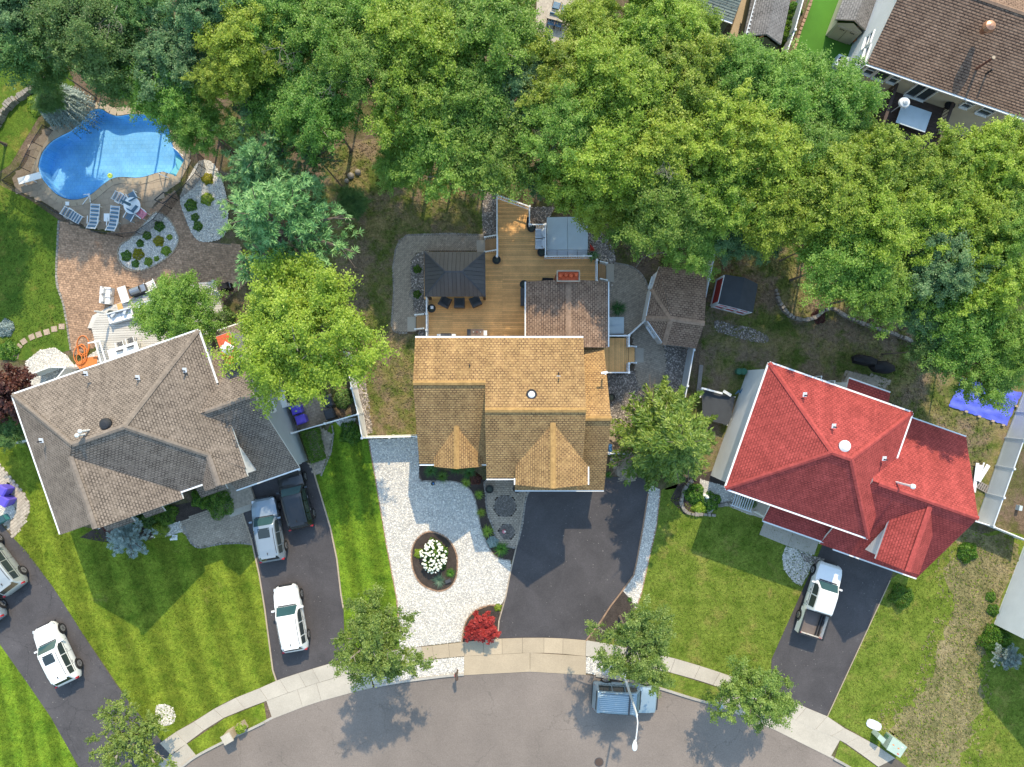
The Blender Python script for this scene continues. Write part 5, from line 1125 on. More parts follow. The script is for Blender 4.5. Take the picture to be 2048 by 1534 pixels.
for i in range(4): p0, p1 = cg + (q[i] - cg) * .93, cg + (q[(i + 1) % 4] - cg) * .93; ubar('beam', p0 - Vector((0, 0, .08)), p1 - Vector((0, 0, .08)), .12, .16, M['dark'], gzb)
# seats -----------------------------------------------------------------
def armchair(name, label, c, rz, m, ms, w=.75, group=None):
    t = thing(name, label, 'armchair', c, rz, group); L = lambda mb, n, mm: mb.build(n, mm, t, local=True)
    L(MB().obox((0, 0, .22), w / 2, w / 2, .18), 'base', m); L(MB().obox((0, .04, .45), w / 2 - .1, w / 2 - .08, .07), 'seat_cushion', ms)
    for s in (-1, 1): L(MB().obox((s * (w / 2 - .05), .02, .48), .06, w / 2 - .02, .1), 'armrest', m)
    L(MB().obox((0, -w / 2 + .06, .6), w / 2, .07, .28), 'backrest', m); L(MB().obox((0, -w / 2 + .17, .66), w / 2 - .12, .06, .18), 'back_cushion', ms); return t
for x, y, a, lab in ((890,604,155,'dark wicker armchair, left of the three below the gazebo'), (919,606,180,'dark wicker armchair, middle of the three below the gazebo'), (951,603,205,'dark wicker armchair, right of the three below the gazebo')):
    p = P(x, y, DZ + .4); armchair('wicker_armchair', lab, (p.x, p.y, DZ), R(a + 180), M['charcoal'], M['slate'], .72, 'wicker armchairs below the gazebo')
def simple_chair(name, label, c, rz, m, seat=None, group=None, w=.5, back=.45, cat='chair', slats=0):
    t = thing(name, label, cat, c, rz, group); L = lambda mb, n, mm: mb.build(n, mm, t, local=True)
    if slats:
        for i in range(slats): L(MB().obox((0, -w / 2 + (i + .5) * w / slats, .43), w / 2, w / slats / 2 * .72, .015), 'seat_slat', seat or m)
        for i in range(slats): z = .5 + i * back / slats; L(MB().obox((0, -w / 2 - .05 - i * .03, z), w / 2, .02, back / slats / 2 * .75), 'back_slat', seat or m)
    else: L(MB().obox((0, 0, .42), w / 2, w / 2, .03), 'seat', seat or m); L(MB().obox((0, -w / 2 - .05, .68), w / 2, .03, back / 2, M=Matrix.Rotation(R(12), 3, 'X')), 'backrest', seat or m)
    for sx in (-1, 1):
        for sy in (-1, 1): L(MB().bar((sx * w * .48, sy * w * .48, 0), (sx * w * .46, sy * w * .44, .42), .045, .045), 'leg', m)
        L(MB().bar((sx * (w / 2 + .03), -w / 2 - .05, .64), (sx * (w / 2 + .03), w / 2, .62), .05, .035), 'armrest', m)
    return t
for y, lab in ((467, 'white cushioned deck chair nearer the round planter, left of the spa'), (488, 'white cushioned deck chair nearer the dark round pot, left of the spa')):
    p = P(1080, y, DZ + .5); armchair('deck_chair', lab, (p.x, p.y, DZ), R(90), M['greyfence'], M['cushion'], .66, 'white deck chairs left of the spa')
# spa
sp = thing('hot_tub', 'hot tub under a pale blue grey folding cover beside the deck', 'hot tub', P(1133, 472))
sa = PP([(1094,436),(1175,433),(1175,500),(1093,500)], 1.0); MB().prism([tuple(p[:2]) for p in sa], 0, .95).build('tub_cabinet', M['greyfence'], sp)
y0, y1 = P(0, 434, 1.1).y, P(0, 499, 1.1).y; xl, xm, xr = P(1094, 0, 1.1).x, P(1135, 0, 1.1).x, P(1176, 0, 1.1).x
for xa, xb, za, zb in ((xl, xm - .01, 1.0, 1.14), (xm + .01, xr, 1.14, 1.02)):
    v = [(xa, y0, za), (xb, y0, zb), (xb, y1, zb), (xa, y1, za)]; v = v + [(a, b, .94) for a, b, c in v]
    MB().add(v, [(0, 1, 2, 3), (0, 4, 5, 1), (1, 5, 6, 2), (2, 6, 7, 3), (3, 7, 4, 0)]).build('cover_panel', M['cover'], sp)
for i in range(4): MB().obox((xl + (i + .5) * (xr - xl) / 4, P(0, 506, .9).y, .42), (xr - xl) / 8 - .015, .2, .44).build('side_panel', M['greyfence'], sp)
tr = thing('trellis_post', 'white cross topped post in the pebbles at the upper end of the deck', 'post', P(967, 388)); p = P(967, 390, 0); ubar('upright', p, p + Vector((0, 0, 1.6)), .1, .1, M['greyfence'], tr); p = P(967, 380, 1.6) ; ubar('crossbar', p - Vector((.38, 0, 0)), p + Vector((.38, 0, 0)), .08, .08, M['greyfence'], tr)
def lathe_thing(name, label, cat, x, y, z0, prof, m, part, zz=0.4, group=None, n=16):
    p = P(x, y, z0 + zz); t = thing(name, label, cat, (p.x, p.y, z0), 0, group); MB().lathe((0, 0, 0), prof, n).build(part, m, t, local=True, smooth=True, sharp=40); return t
pot_prof = [(.2, 0), (.27, .2), (.3, .42), (.31, .46), (.27, .46), (.25, .4)]
M['tank'] = mat('dark_green_planter', (.035, .045, .035), .6, .2, 6, .2)
for x, y, z, lab in ((1063,456,DZ,'round dark planter in the railing corner left of the spa'), (1083,505,DZ,'round black pot below the white deck chairs'), (993,520,DZ,'round dark planter beside the gazebo corner'), (863,617,DZ,'round black pot by the left deck railing'), (1048,569,DZ,'round black pot at the corner of the rear wing'), (979,978,0,'round pot left of the garage step'), (1034,977,0,'round pot right of the entry step'), (1222,795,0,'black round tub in the pebbles right of the centre house')):
    t = lathe_thing('planter', lab, 'planter', x, y, z, pot_prof, M['pot'], 'pot'); MB().lathe((0, 0, 0), [(.24, .38), (.18, .44), (.05, .46)], 12).build('soil', M['tank'], t, local=True)
p = P(864, 615, DZ + .5); b = MB().obox((p.x, p.y, DZ + .52), .1, .1, .05).build('white_box', M['white']); tag(b, 'small white box resting on the black pot by the left railing', 'box')
def box_thing(name, label, cat, q, z0, z1, m, part='body', group=None):
    q = PP(q, z1); c = sum(q, Vector()) / len(q); t = thing(name, label, cat, (c.x, c.y, z0), 0, group); MB().prism([tuple(p[:2]) for p in q], z0, z1).build(part, m, t); return t, q
t, q = box_thing('deck_bench', 'long dark grey storage bench along the rear wing wall', 'bench', [(1041,576),(1052,576),(1052,611),(1041,611)], DZ, DZ + .5, M['charcoal']); MB().prism([tuple(p[:2]) for p in PP([(1041,576),(1052,576),(1052,592.5),(1041,592.5)], DZ + .56)], DZ + .5, DZ + .56).build('lid', M['charcoal'], t); MB().prism([tuple(p[:2]) for p in PP([(1041,594),(1052,594),(1052,611),(1041,611)], DZ + .56)], DZ + .5, DZ + .56).build('lid', M['charcoal'], t)
t, q = box_thing('speaker_box', 'slim black box against the railing at the top of the deck', 'speaker', [(1054,434),(1059,434),(1059,449),(1054,449)], DZ, DZ + .9, M['black']); MB().prism([tuple(p[:2]) for p in PP([(1053.4,435),(1054.3,435),(1054.3,448),(1053.4,448)], DZ + .8)], DZ + .1, DZ + .8).build('grille', M['charcoal'], t)
# grill and bar against the house
t, q = box_thing('gas_grill', 'white gas grill with dark lid against the house wall', 'grill', [(874,668),(911,668),(911,678),(874,678)], DZ, DZ + .85, M['white']); MB().prism([tuple(p[:2]) for p in PP([(881,667),(903,667),(903,677),(881,677)], DZ + 1.1)], DZ + .85, DZ + 1.1).build('lid', M['charcoal'], t); MB().bar(P(882, 667, DZ + 1.1), P(902, 667, DZ + 1.1), .04, .04).build('handle', M['dark'], t)
t, q = box_thing('serving_cart', 'brown topped serving cart with dark and white ends against the house', 'cart', [(942,658),(967,658),(967,674),(942,674)], DZ, DZ + .9, mat('cart_top', (.22, .15, .11), .5, .1)); MB().prism([tuple(p[:2]) for p in PP([(934,658),(941.6,658),(941.6,671),(934,671)], DZ + .85)], DZ + .78, DZ + .85).build('side_shelf', M['charcoal'], t); MB().prism([tuple(p[:2]) for p in PP([(967.4,661),(974,661),(974,671),(967.4,671)], DZ + .9)], DZ + .7, DZ + .9).build('side_shelf', M['white'], t)
for x in (947, 954, 961): p = P(x, 664, DZ + .92); MB().cyl(p, p + Vector((0, 0, .1)), .035, .03, 8).build('cup', M['red'] if x == 954 else M['white'], t)
t, q = box_thing('covered_cart', 'low black covered cart by the clay pot chimney', 'cover', [(1085,555),(1107,556),(1107,563),(1084,563)], DZ, DZ + .6, M['black']); MB().prism([tuple(p[:2]) for p in PP([(1088,556),(1104,556.5),(1104,562),(1088,562)], DZ + .7)], DZ + .6, DZ + .7).build('cover_top', M['black'], t)
# red garden flag / umbrella scrap by the spa
p = P(1183, 494, .8); rf = thing('red_canopy', 'bright red folded canopy right of the hot tub', 'canopy', (p.x, p.y, 0)); MB().add([P(1180, 487, 1.0), P(1190, 500, .7), P(1187, 502, .6), P(1180, 502, .7), P(1184, 495, 1.2)], [(0, 4, 1), (1, 4, 2), (2, 4, 3), (3, 4, 0), (3, 2, 1, 0)]).build('fabric', M['red'], rf); MB().cyl((p.x, p.y, 0), (p.x, p.y, 1.1), .02, .02, 6).build('pole', M['dark'], rf)

# fences ----------------------------------------------------------------
def fence(name, label, px, h=1.83, m=None, seg=2.4, z_is_top=True):
    m = m or M['white']; pts = PP(px, h); t = thing(name, label, 'fence', (pts[0].x, pts[0].y, 0)); first = True
    for a, b in zip(pts, pts[1:]):
        a, b = Vector((a.x, a.y, 0)), Vector((b.x, b.y, 0)); L = (b - a).length; n = max(1, round(L / seg))
        for i in range(n):
            p, q = a.lerp(b, i / n), a.lerp(b, (i + 1) / n); zz = lambda s, z: Vector((s.x, s.y, z))
            ubar('panel', zz(p, h / 2 - .02), zz(q, h / 2 - .02), .045, h - .12, m, t); ubar('rail', zz(p, h - .06), zz(q, h - .06), .07, .12, m, t); ubar('rail', zz(p, .16), zz(q, .16), .06, .14, m, t)
            if first: ubar('post', p, zz(p, h + .06), .12, .12, m, t); ubar('post_cap', zz(p, h + .06), zz(p, h + .11), .15, .15, m, t); first = False
            ubar('post', q, zz(q, h + .06), .12, .12, m, t); ubar('post_cap', zz(q, h + .06), zz(q, h + .11), .15, .15, m, t)
    return t
fence('vinyl_fence', 'white vinyl fence between the grey stone strip and the side yard bins', [(690,705),(703,776),(716,828),(724,876),(834,873)])
fence('vinyl_fence', 'white vinyl fence crossing above the clipped hedge to the corner post', [(584,866),(716,828)])
fence('vinyl_fence', 'white vinyl fence and gate above the curved side walk at the garage', [(1218,907),(1275,909)])
fence('vinyl_fence', 'pale vinyl fence running up beside the pavilion to the trees', [(1434,490),(1388,700),(1375,772),(1358,860)], m=M['greyfence'])
fence('vinyl_fence', 'long pale vinyl fence at the far right edge with tall panels', [(2110,720),(2048,880),(1987,1053)], m=M['greyfence'], h=1.9)
fence('vinyl_fence', 'white vinyl fence from the red roof corner to the right edge', [(1944,1040),(1987,1053),(2060,1083)], h=1.6)
fence('vinyl_fence', 'short white fence stub at the left corner of the taupe roof', [(10,889),(55,880)])
fence('vinyl_fence', 'white vinyl fence beside the bright green turf', [(1612,-20),(1590,60),(1567,124)])
fence('vinyl_fence', 'white vinyl bin enclosure at the upper left corner of the taupe roof', [(57,750),(100,734),(131,735),(112,758)], h=1.5)
fence('vinyl_fence', 'thin white fence from the pavilion corner to the side deck', [(1291,641),(1258,671)], h=1.2)
block_row('garden_edging', 'tan stone edging along the bright green turf', 'edging', [(1622,0),(1600,60),(1577,135)], M['edging'], 0.3, 0.22, 0.2)
# pool ------------------------------------------------------------------
pw = pool_w; M['liner'] = brick_mat('pool_liner', (.29, .62, .94), (.33, .66, .95), (.24, .56, .90), .3, .3, .02, rough=.6, big=.16)
def water_mat():
    g = NG('pool_water'); t = g.n('ShaderNodeBsdfTransparent'); t.inputs[0].default_value = (.9, .97, .99, 1); gl = g.n('ShaderNodeBsdfGlossy'); gl.inputs['Roughness'].default_value = .04
    fr = g.n('ShaderNodeFresnel'); fr.inputs[0].default_value = 1.33; b = g.n('ShaderNodeBump'); b.inputs['Strength'].default_value = .1; b.inputs['Distance'].default_value = .04
    g.l(g.noise(2.2, 3, .6, dist=.6), b.inputs['Height']); g.l(b.outputs[0], gl.inputs['Normal']); g.l(b.outputs[0], fr.inputs['Normal'])
    mx = g.n('ShaderNodeMixShader'); g.l(fr.outputs[0], mx.inputs[0]); g.l(t.outputs[0], mx.inputs[1]); g.l(gl.outputs[0], mx.inputs[2]); g.l(mx.outputs[0], g.nt.nodes['Material Output'].inputs[0]); return g.m
poolr = thing('swimming_pool', 'blue freeform swimming pool with diving board at upper left', 'pool', (pw[0][0] + 4, pw[0][1], 0))
bas = MB(); n = len(pw); deep = 1.7
def depth(x, y): t = min(max((x - pw[4][0]) / (7.0), 0), 1); return -1.35 + .6 * t
bas.add([(x, y, .03) for x, y in pw] + [(x, y, depth(x, y)) for x, y in pw], [(i, (i + 1) % n, n + (i + 1) % n, n + i) for i in range(n)]); fl = [Vector((x, y, 0)) for x, y in pw]
for tri in tessellate_polygon([fl]): bas.add([(fl[k].x, fl[k].y, depth(fl[k].x, fl[k].y)) for k in tri], [(0, 1, 2)])
bas.build('basin', M['liner'], poolr)
sheet('water', pw, water_mat(), -.13, kind=None, parent=None, px=False); wt = bpy.data.objects['water']; wt.parent = poolr; wt.location = -poolr.location
M['stepblue'] = mat('pool_step', (.30, .72, .78), .5, .05, 1, 0)
pst = [(1452,750),(1385,875),(1300,842),(1360,770),(1352,690)]; pst = [(x / 3.932, y / 3.932 + 130) for x, y in pst]
for k, (s_, z) in enumerate(((1.0, -.5), (.8, -.3))):
    c = np.array(pst[:2]).mean(0); q = [(c[0] + (x - c[0]) * s_, c[1] + (y - c[1]) * s_) for x, y in pst]; MB().prism([(p.x, p.y) for p in PP(q)], -1.2, z).build('pool_step', M['stepblue'], poolr)
def off_px(px, d):
    n = len(px); out = []; sg = 1 if area(px) > 0 else -1
    for i in range(n):
        a, b = Vector(px[i - 1]), Vector(px[(i + 1) % n]); t = (b - a).normalized(); out.append((px[i][0] + t.y * d * sg, px[i][1] - t.x * d * sg))
    return out
M['pooljoint'] = mat('flagstone_joint', (.29, .228, .17), .95)
pd_out = [(95,890),(130,850),(185,800),(222,740),(250,640),(300,570),(400,480),(520,470),(640,400),(760,320),(1000,340),(1250,360),(1400,520),(1480,620),(1502,700),(1480,800),(1410,925),(1300,1000),(1210,1100),(1170,1165),(1050,1250),(900,1305),(700,1275),(560,1215),(420,1125),(300,1052),(130,990)]
pd_out = [(x / 3.932, y / 3.932 + 130) for x, y in pd_out]
pavers('pool_deck_stones', pd_out, M['poolstone']  , 0.62, 0.42, R(12), 0.03, dz=.001, bed='pooljoint', holes=[off_px(pool_px, 11)])
cw = block_row('pool_coping', 'pale coping stones round the edge of the blue pool', 'coping', off_px(pool_px, 7.2), M['coping'], 0.5, 0.46, 0.04, True, jit=.01, bev=.01, gap=.0, z=.022)
def vis(c, z=0): return (c[0] / 3.932, c[1] / 3.932 + 130)
def netmat():
    g = NG('mesh_fence'); t = g.n('ShaderNodeBsdfTransparent'); mx = g.n('ShaderNodeMixShader'); mx.inputs[0].default_value = .5; g.done((.02, .02, .022), .8)
    g.l(g.b.outputs[0], mx.inputs[2]); g.l(t.outputs[0], mx.inputs[1]); g.l(mx.outputs[0], g.nt.nodes['Material Output'].inputs[0]); return g.m
M['net'] = netmat()
mf = thing('mesh_fence', 'black mesh safety fence around the pool terrace', 'fence', P(100, 400))
ring = [vis(c) for c in [(330,470),(250,600),(150,800),(10,905),(30,925),(130,1003),(280,1062),(420,1152),(560,1232),(720,1302),(900,1328),(1060,1312),(1200,1213),(1290,1100),(1340,1033),(1460,932),(1530,850),(1562,780),(1545,690),(1480,615),(1400,540)]]
rp = [P(x, y, 1.2) for x, y in ring]
for a, b in zip(rp, rp[1:]):
    a, b = Vector((a.x, a.y, 0)), Vector((b.x, b.y, 0)); k = max(1, round((b - a).length / 1.1))
    for i in range(k):
        p, q = a.lerp(b, i / k), a.lerp(b, (i + 1) / k); ubar('post', p, p + Vector((0, 0, 1.22)), .035, .035, M['dark'], mf); MB().quad(p, q, q + Vector((0, 0, 1.18)), p + Vector((0, 0, 1.18))).build('panel', M['net'], mf); ubar('rail', p + Vector((0, 0, 1.18)), q + Vector((0, 0, 1.18)), .03, .03, M['dark'], mf)
gt = thing('pool_gate', 'black framed gate in the mesh fence by the pool umbrella', 'gate', P(318, 405)); g0, g1 = P(*vis((1212, 1055)), 0.2), P(*vis((1345, 1030)), 1.2)
for a, b in ((vis((1215,1060)), vis((1280,1090))), (vis((1285,1000)), vis((1350,1035)))): ubar('gate_bar', P(*a, 1.25), P(*b, 1.25), .06, .06, M['dark'], gt)
ubar('gate_frame', P(*vis((1215,1060)), 1.2), P(*vis((1285,1000)), 1.2), .05, .05, M['dark'], gt); ubar('gate_frame', P(*vis((1280,1090)), 1.2), P(*vis((1350,1035)), 1.2), .05, .05, M['dark'], gt)
# diving board
db = thing('diving_board', 'white diving board at the left end of the pool', 'diving board', P(58, 357)); a, b = P(*vis((145, 915)), .5), P(*vis((320, 865)), .52); ubar('board', a, b, .47, .05, M['white'], db)
d_ = (b - a).normalized(); nrm = Vector((-d_.y, d_.x, 0))
for s in (-1, 1): ubar('stand', a + d_ * .25 + nrm * s * .22 - Vector((0, 0, .5)), a + d_ * .25 + nrm * s * .22, .06, .06, M['white'], db); ubar('stand', a + d_ * 1.0 + nrm * s * .2 - Vector((0, 0, .5)), a + d_ * 1.0 + nrm * s * .2, .06, .06, M['white'], db)
pl = thing('pool_ladder', 'white tube ladder at the lower edge of the pool', 'ladder', P(173, 392))
for (x, y), (x2, y2) in (((650,1095),(700,1030)), ((710,1080),(705,1020))): MB().tube([P(*vis((x, y)), .05), P(*vis((x, y)), .7), P(*vis((x2, y2)), .75), P(*vis((x2 - 8, y2 - 12)), -.3)], .025).build('handrail', M['whitemetal'], pl)
for z in (-.05, -.3): ubar('rung', P(*vis((655, 1020)), z), P(*vis((705, 1015)), z), .06, .03, M['whitemetal'], pl)
hr = thing('pool_handrail', 'small white handrail beside the pool steps', 'handrail', P(362, 310)); MB().tube([P(*vis((1355, 650)), .04), P(*vis((1358, 645)), .8), P(*vis((1440, 715)), .8), P(*vis((1445, 722)), .04)], .025).build('rail', M['whitemetal'], hr)
hr = thing('pool_handrail', 'white handrail at the lower side of the pool steps', 'handrail', P(325, 352)); MB().tube([P(*vis((1250, 850)), .04), P(*vis((1252, 855)), .8), P(*vis((1325, 885)), .8), P(*vis((1330, 888)), .04)], .025).build('rail', M['whitemetal'], hr)
fl = MB().lathe(P(*vis((870, 873)), -.16), [(.1, 0), (.19, .04), (.19, .1), (.1, .14), (.05, .09)], 16).build('pool_float', mat('yellow_float', (.5, .62, .12), .5)); tag(fl, 'small yellow round float in the pool', 'float')
sk = MB().obox(P(*vis((530, 1090)), .06), .14, .14, .02).build('skimmer_lid', M['white']); tag(sk, 'small white square skimmer lid on the pool deck', 'lid')
# loungers and pool furniture
def lounger(label, x, y, ang, L=1.9, group='strap loungers by the pool'):
    p = P(x, y, .3); t = thing('strap_lounger', label, 'lounger', (p.x, p.y, .03), R(ang), group); W = .62; B = lambda mb, n, m: mb.build(n, m, t, local=True); k = 0
    for s in (-1, 1): B(MB().bar((s * W / 2, -L / 2, .33), (s * W / 2, L * .18, .33), .05, .05), 'frame', M['white']); B(MB().bar((s * W / 2, L * .18, .33), (s * W / 2, L / 2, .72), .05, .05), 'frame', M['white'])
    for yy in (-L * .42, L * .12):
        for s in (-1, 1): B(MB().bar((s * W / 2, yy, 0), (s * W / 2, yy, .33), .04, .04), 'leg', M['white'])
    for s in (-1, 1): B(MB().bar((s * (W / 2 + .06), 0, .55), (s * (W / 2 + .06), L * .3, .55), .05, .04), 'armrest', M['white'])
    n = 13
    for i in range(n):
        yy = -L / 2 + (i + .5) * L / n; z = .345 if yy < L * .18 else .345 + (yy - L * .18) * .39 / (L * .32); B(MB().obox((0, yy, z), W / 2, L / n * .36, .012), 'strap', M['strap'] if i % 2 else M['cushion'])
    return t
lounger('blue strap lounger lying apart at the left of the pool seating', 147, 432, 58, 1.35)
lounger('blue strap lounger left of the small white side table', 190, 434, 176)
lounger('blue strap lounger right of the small white side table', 229, 438, 174)
def pool_chair(label, x, y, ang, towel=False):
    p = P(x, y, .4); t = simple_chair('strap_chair', label, (p.x, p.y, .03), R(ang), M['white'], M['strap'], 'strap chairs at the round pool table', .55, .55, slats=5)
    if towel: MB().obox((0, -.02, .47), .27, .33, .02).build('towel', M['pink'], t, local=True)
pool_chair('blue strap chair above the round white pool table', 266, 392, 30); pool_chair('blue strap chair below the round white pool table', 261, 434, 150); pool_chair('strap chair with a pink towel at the round pool table', 285, 428, -130, True)
lounger('tilted blue strap lounger left of the round white pool table', 247, 400, 60, 1.2)
p = P(214, 435, .4); table('side_table', 'small white side table between two pool loungers', (p.x, p.y, .03), .2, .28, .4, 0, M['white'], M['white'])
p = P(264, 411, .75); rt = thing('round_table', 'round white table with a closed blue parasol by the pool', 'table', (p.x, p.y, .03)); MB().lathe((0, 0, .68), [(.6, 0), (.61, .03), (.6, .05)], 26).build('tabletop', M['white'], rt, local=True); MB().cyl((0, 0, 0), (0, 0, .7), .05, .05, 8).build('pedestal', M['white'], rt, local=True)
p2 = Vector((p.x, p.y, 0)); pa = thing('closed_parasol', 'closed blue parasol standing in the round pool table', 'parasol', (p.x, p.y, .03)); MB().cyl((0, 0, 0), (0, 0, 2.2), .022, .022, 8).build('pole', M['white'], pa, local=True); MB().lathe((0, 0, .95), [(.03, 0), (.12, .1), (.1, .8), (.03, 1.3)], 8).build('canopy', M['strap'], pa, local=True)
# left patio furniture ----------------------------------------------------
M['whitech'] = mat('white_resin', (.68, .67, .67), .5, .06, 2, 0)
for x, y, lab in ((216,583,'white resin armchair, upper of the two left of the folding table'), (215,600,'white resin armchair, lower of the two left of the folding table')):
    p = P(x, y, .4); armchair('resin_armchair', lab, (p.x, p.y, .03), R(-95), M['whitech'], M['whitech'], .58, 'white resin armchairs on the patio')
p = P(247, 589, .75); table('folding_table', 'long white folding table on the paver patio', (p.x, p.y, .03), .3, .58, .72, R(18), M['white'])
p = P(273, 580, .9); gg = thing('gas_grill', 'stainless gas grill beside the white folding table', 'grill', (p.x, p.y, .03), R(20)); MB().obox((0, 0, .4), .6, .27, .4).build('cabinet', M['charcoal'], gg, local=True)
cv = MB(); 
for i in range(6): a0, a1 = math.pi * i / 6, math.pi * (i + 1) / 6; cv.add([(-.42, .25 * math.cos(a0), .85 + .25 * math.sin(a0)), (.25, .25 * math.cos(a0), .85 + .25 * math.sin(a0)), (.25, .25 * math.cos(a1), .85 + .25 * math.sin(a1)), (-.42, .25 * math.cos(a1), .85 + .25 * math.sin(a1))], [(0, 1, 2, 3)])
cv.build('lid', M['greymetal'], gg, local=True); MB().bar((-.4, -.28, .95), (.2, -.28, .95), .03, .03).build('handle', M['dark'], gg, local=True); MB().obox((.46, 0, .86), .17, .24, .02).build('side_shelf', M['greymetal'], gg, local=True)
p = P(303, 571, .4); simple_chair('adirondack_chair', 'white slatted adirondack chair right of the stainless grill', (p.x, p.y, .03), R(25), M['whitech'], M['whitech'], None, .66, .7, slats=6)
t, q = box_thing('storage_box', 'brown storage box right of the white adirondack chair', 'box', [(313,566),(328,563),(330,572),(315,575)], .03, .55, M['brown']); MB().prism([tuple(p[:2]) for p in PP([(313,566),(328,563),(330,572),(315,575)], .6)], .55, .6).build('lid', M['plank'], t)
for x, y, a, lab in ((425,588,200,'white patio chair nearer the dark grill under the trees'), (432,594,160,'white patio chair half hidden under the bright tree')): p = P(x, y, .4); simple_chair('patio_chair', lab, (p.x, p.y, .03), R(a), M['whitech'], M['whitech'], None, .5, .5, slats=5)
p = P(450, 573, .8); gk = thing('kettle_grill', 'black covered grill by the trees at the right of the patio', 'grill', (p.x, p.y, .03), R(15)); MB().obox((0, 0, .45), .3, .24, .45).build('body', M['black'], gk, local=True); MB().obox((0, 0, .98), .25, .2, .1).build('lid', M['black'], gk, local=True); MB().bar((.36, -.2, .8), (.36, .2, .8), .03, .03).build('handle', M['greymetal'], gk, local=True)
# white composite deck of left house
wd = thing('composite_deck', 'pale grey composite deck behind the taupe roofed house', 'deck', P(250, 670)); wz = .5
wpoly = [(183,656),(193,633),(221,618),(303,587),(430,560),(450,640),(400,680),(201,732)]
deck_boards(wd, [tuple(p[:2]) for p in PP(wpoly, wz)], wz, R(2), .165, M['composite'], (), name='deck_board'); MB().prism([tuple(p[:2]) for p in PP(wpoly, wz)], 0, wz - .06).build('deck_frame', M['plank'], wd)
for k in range(2): MB().prism([tuple(p[:2]) for p in PP([(183 - 4 - 4 * k,656),(193 - 4 - 4 * k,631),(221 - 2,616 - 3 * k),(303,584 - 3 * k),(304,590),(221,620),(196,635),(187,657)], wz - .16 * (k + 1))], 0, wz - .16 * (k + 1)).build('deck_step', M['composite'], wd)
ws = thing('deck_stairs', 'white railed stairs at the lower left end of the pale composite deck', 'stairs', P(200, 705))
for s, (a, b) in enumerate((((190,683),(203,728)), ((199,682),(212,724)))):
    pa, pb = P(*a, 1.2), P(*b, 1.5); ubar('handrail', pa, pb, .08, .06, M['white'], ws); ubar('post', (pa.x, pa.y, 0), (pa.x, pa.y, 1.25), .12, .12, M['white'], ws)
    for k in range(1, 9): p = pa.lerp(pb, k / 9); ubar('baluster', (p.x, p.y, .4), p, .04, .04, M['white'], ws)
ubar('rail', P(176, 686, 1.0), P(199, 682, 1.2), .09, .07, M['white'], ws)
p0 = P(222, 628, .5); cu = thing('closed_umbrella', 'closed white patio umbrella standing on the pale deck corner', 'umbrella', (p0.x, p0.y, wz)); MB().cyl((p0.x, p0.y, wz), (p0.x, p0.y, 2.5), .03, .03, 8).build('pole', M['whitemetal'], cu); MB().lathe((p0.x, p0.y, 1.4), [(.03, 0), (.09, .08), (.08, .8), (.03, 1.15)], 8).build('canopy', M['white'], cu); MB().lathe((p0.x, p0.y, wz), [(.27, 0), (.27, .06), (.08, .1)], 14).build('base', M['tank'], cu)
mt = MB().prism([tuple(p[:2]) for p in PP([(233,608),(243,606),(247,620),(237,622)], wz + .02)], wz, wz + .025).build('door_mat', M['orange']); mt.data.materials[0] = M['wood']; tag(mt, 'tan door mat on the step of the pale composite deck', 'mat')
def sofa(label, x, y, L, ang):
    p = P(x, y, .9); t = thing('outdoor_sofa', label, 'sofa', (p.x, p.y, wz), R(ang)); B = lambda mb, n, m: mb.build(n, m, t, local=True)
    B(MB().obox((0, 0, .22), L / 2, .36, .05), 'frame', M['white']); B(MB().obox((0, .34, .45), L / 2, .05, .28), 'backrest', M['cushion'])
    for s in (-1, 1): B(MB().obox((s * (L / 2 - .04), 0, .38), .05, .36, .16), 'armrest', M['white'])
    n = max(2, int(L / .6))
    for i in range(n): B(MB().obox((-L / 2 + (i + .5) * L / n, -.03, .34), L / n / 2 - .02, .28, .08), 'cushion', M['white']); B(MB().obox((-L / 2 + (i + .5) * L / n, .2, .52), .2, .09, .16, M=Matrix.Rotation(R(35 + 20 * i), 3, 'Z')), 'pillow', M['cushion'])
    return t
sofa('white outdoor sofa with pale cushions on the composite deck', 243, 632, 1.75, 15); sofa('short white outdoor sofa under the small tree on the composite deck', 293, 615, 1.2, 15)
p = P(272, 622, .95); table('coffee_table', 'dark topped white framed side table between the two outdoor sofas', (p.x, p.y, wz), .22, .25, .42, R(15), M['charcoal'], M['white'])
p = P(248, 703, 1.2); table('dining_table', 'long white dining table partly under the taupe roof edge', (p.x, p.y, wz), 1.1, .42, .74, R(17), M['white'], M['white'])
for x, y, lab in ((241,690,'dark slatted dining chair, left one at the white dining table'), (262,682,'dark slatted dining chair, right one at the white dining table')): p = P(x, y, 1); simple_chair('dining_chair', lab, (p.x, p.y, wz), R(17), M['whitech'], M['charcoal'], 'dark dining chairs on the composite deck', .5, .5, slats=6)
hs = thing('garden_hose', 'orange hose coiled in loops beside the pale deck stairs', 'hose', P(160, 690))
hm = MB(); pts = []
for i in range(90): t = i / 90 * 5.2 * 2 * math.pi; r = 12 + 5 * math.sin(t * .37); pts.append(P(168 - i * .12 + r * math.cos(t) * .8, 688 + i * .35 + r * 1.25 * math.sin(t), .05 + .002 * i))
hm.tube(pts, .032, 5).build('hose_coil', M['orange'], hs)
om = MB().prism([tuple(p[:2]) for p in PP([(152,727),(172,716),(196,712),(194,728),(160,738)])], .02, .06).build('orange_mat', M['orange']); tag(om, 'orange mat on the pale gravel under the hose', 'mat')
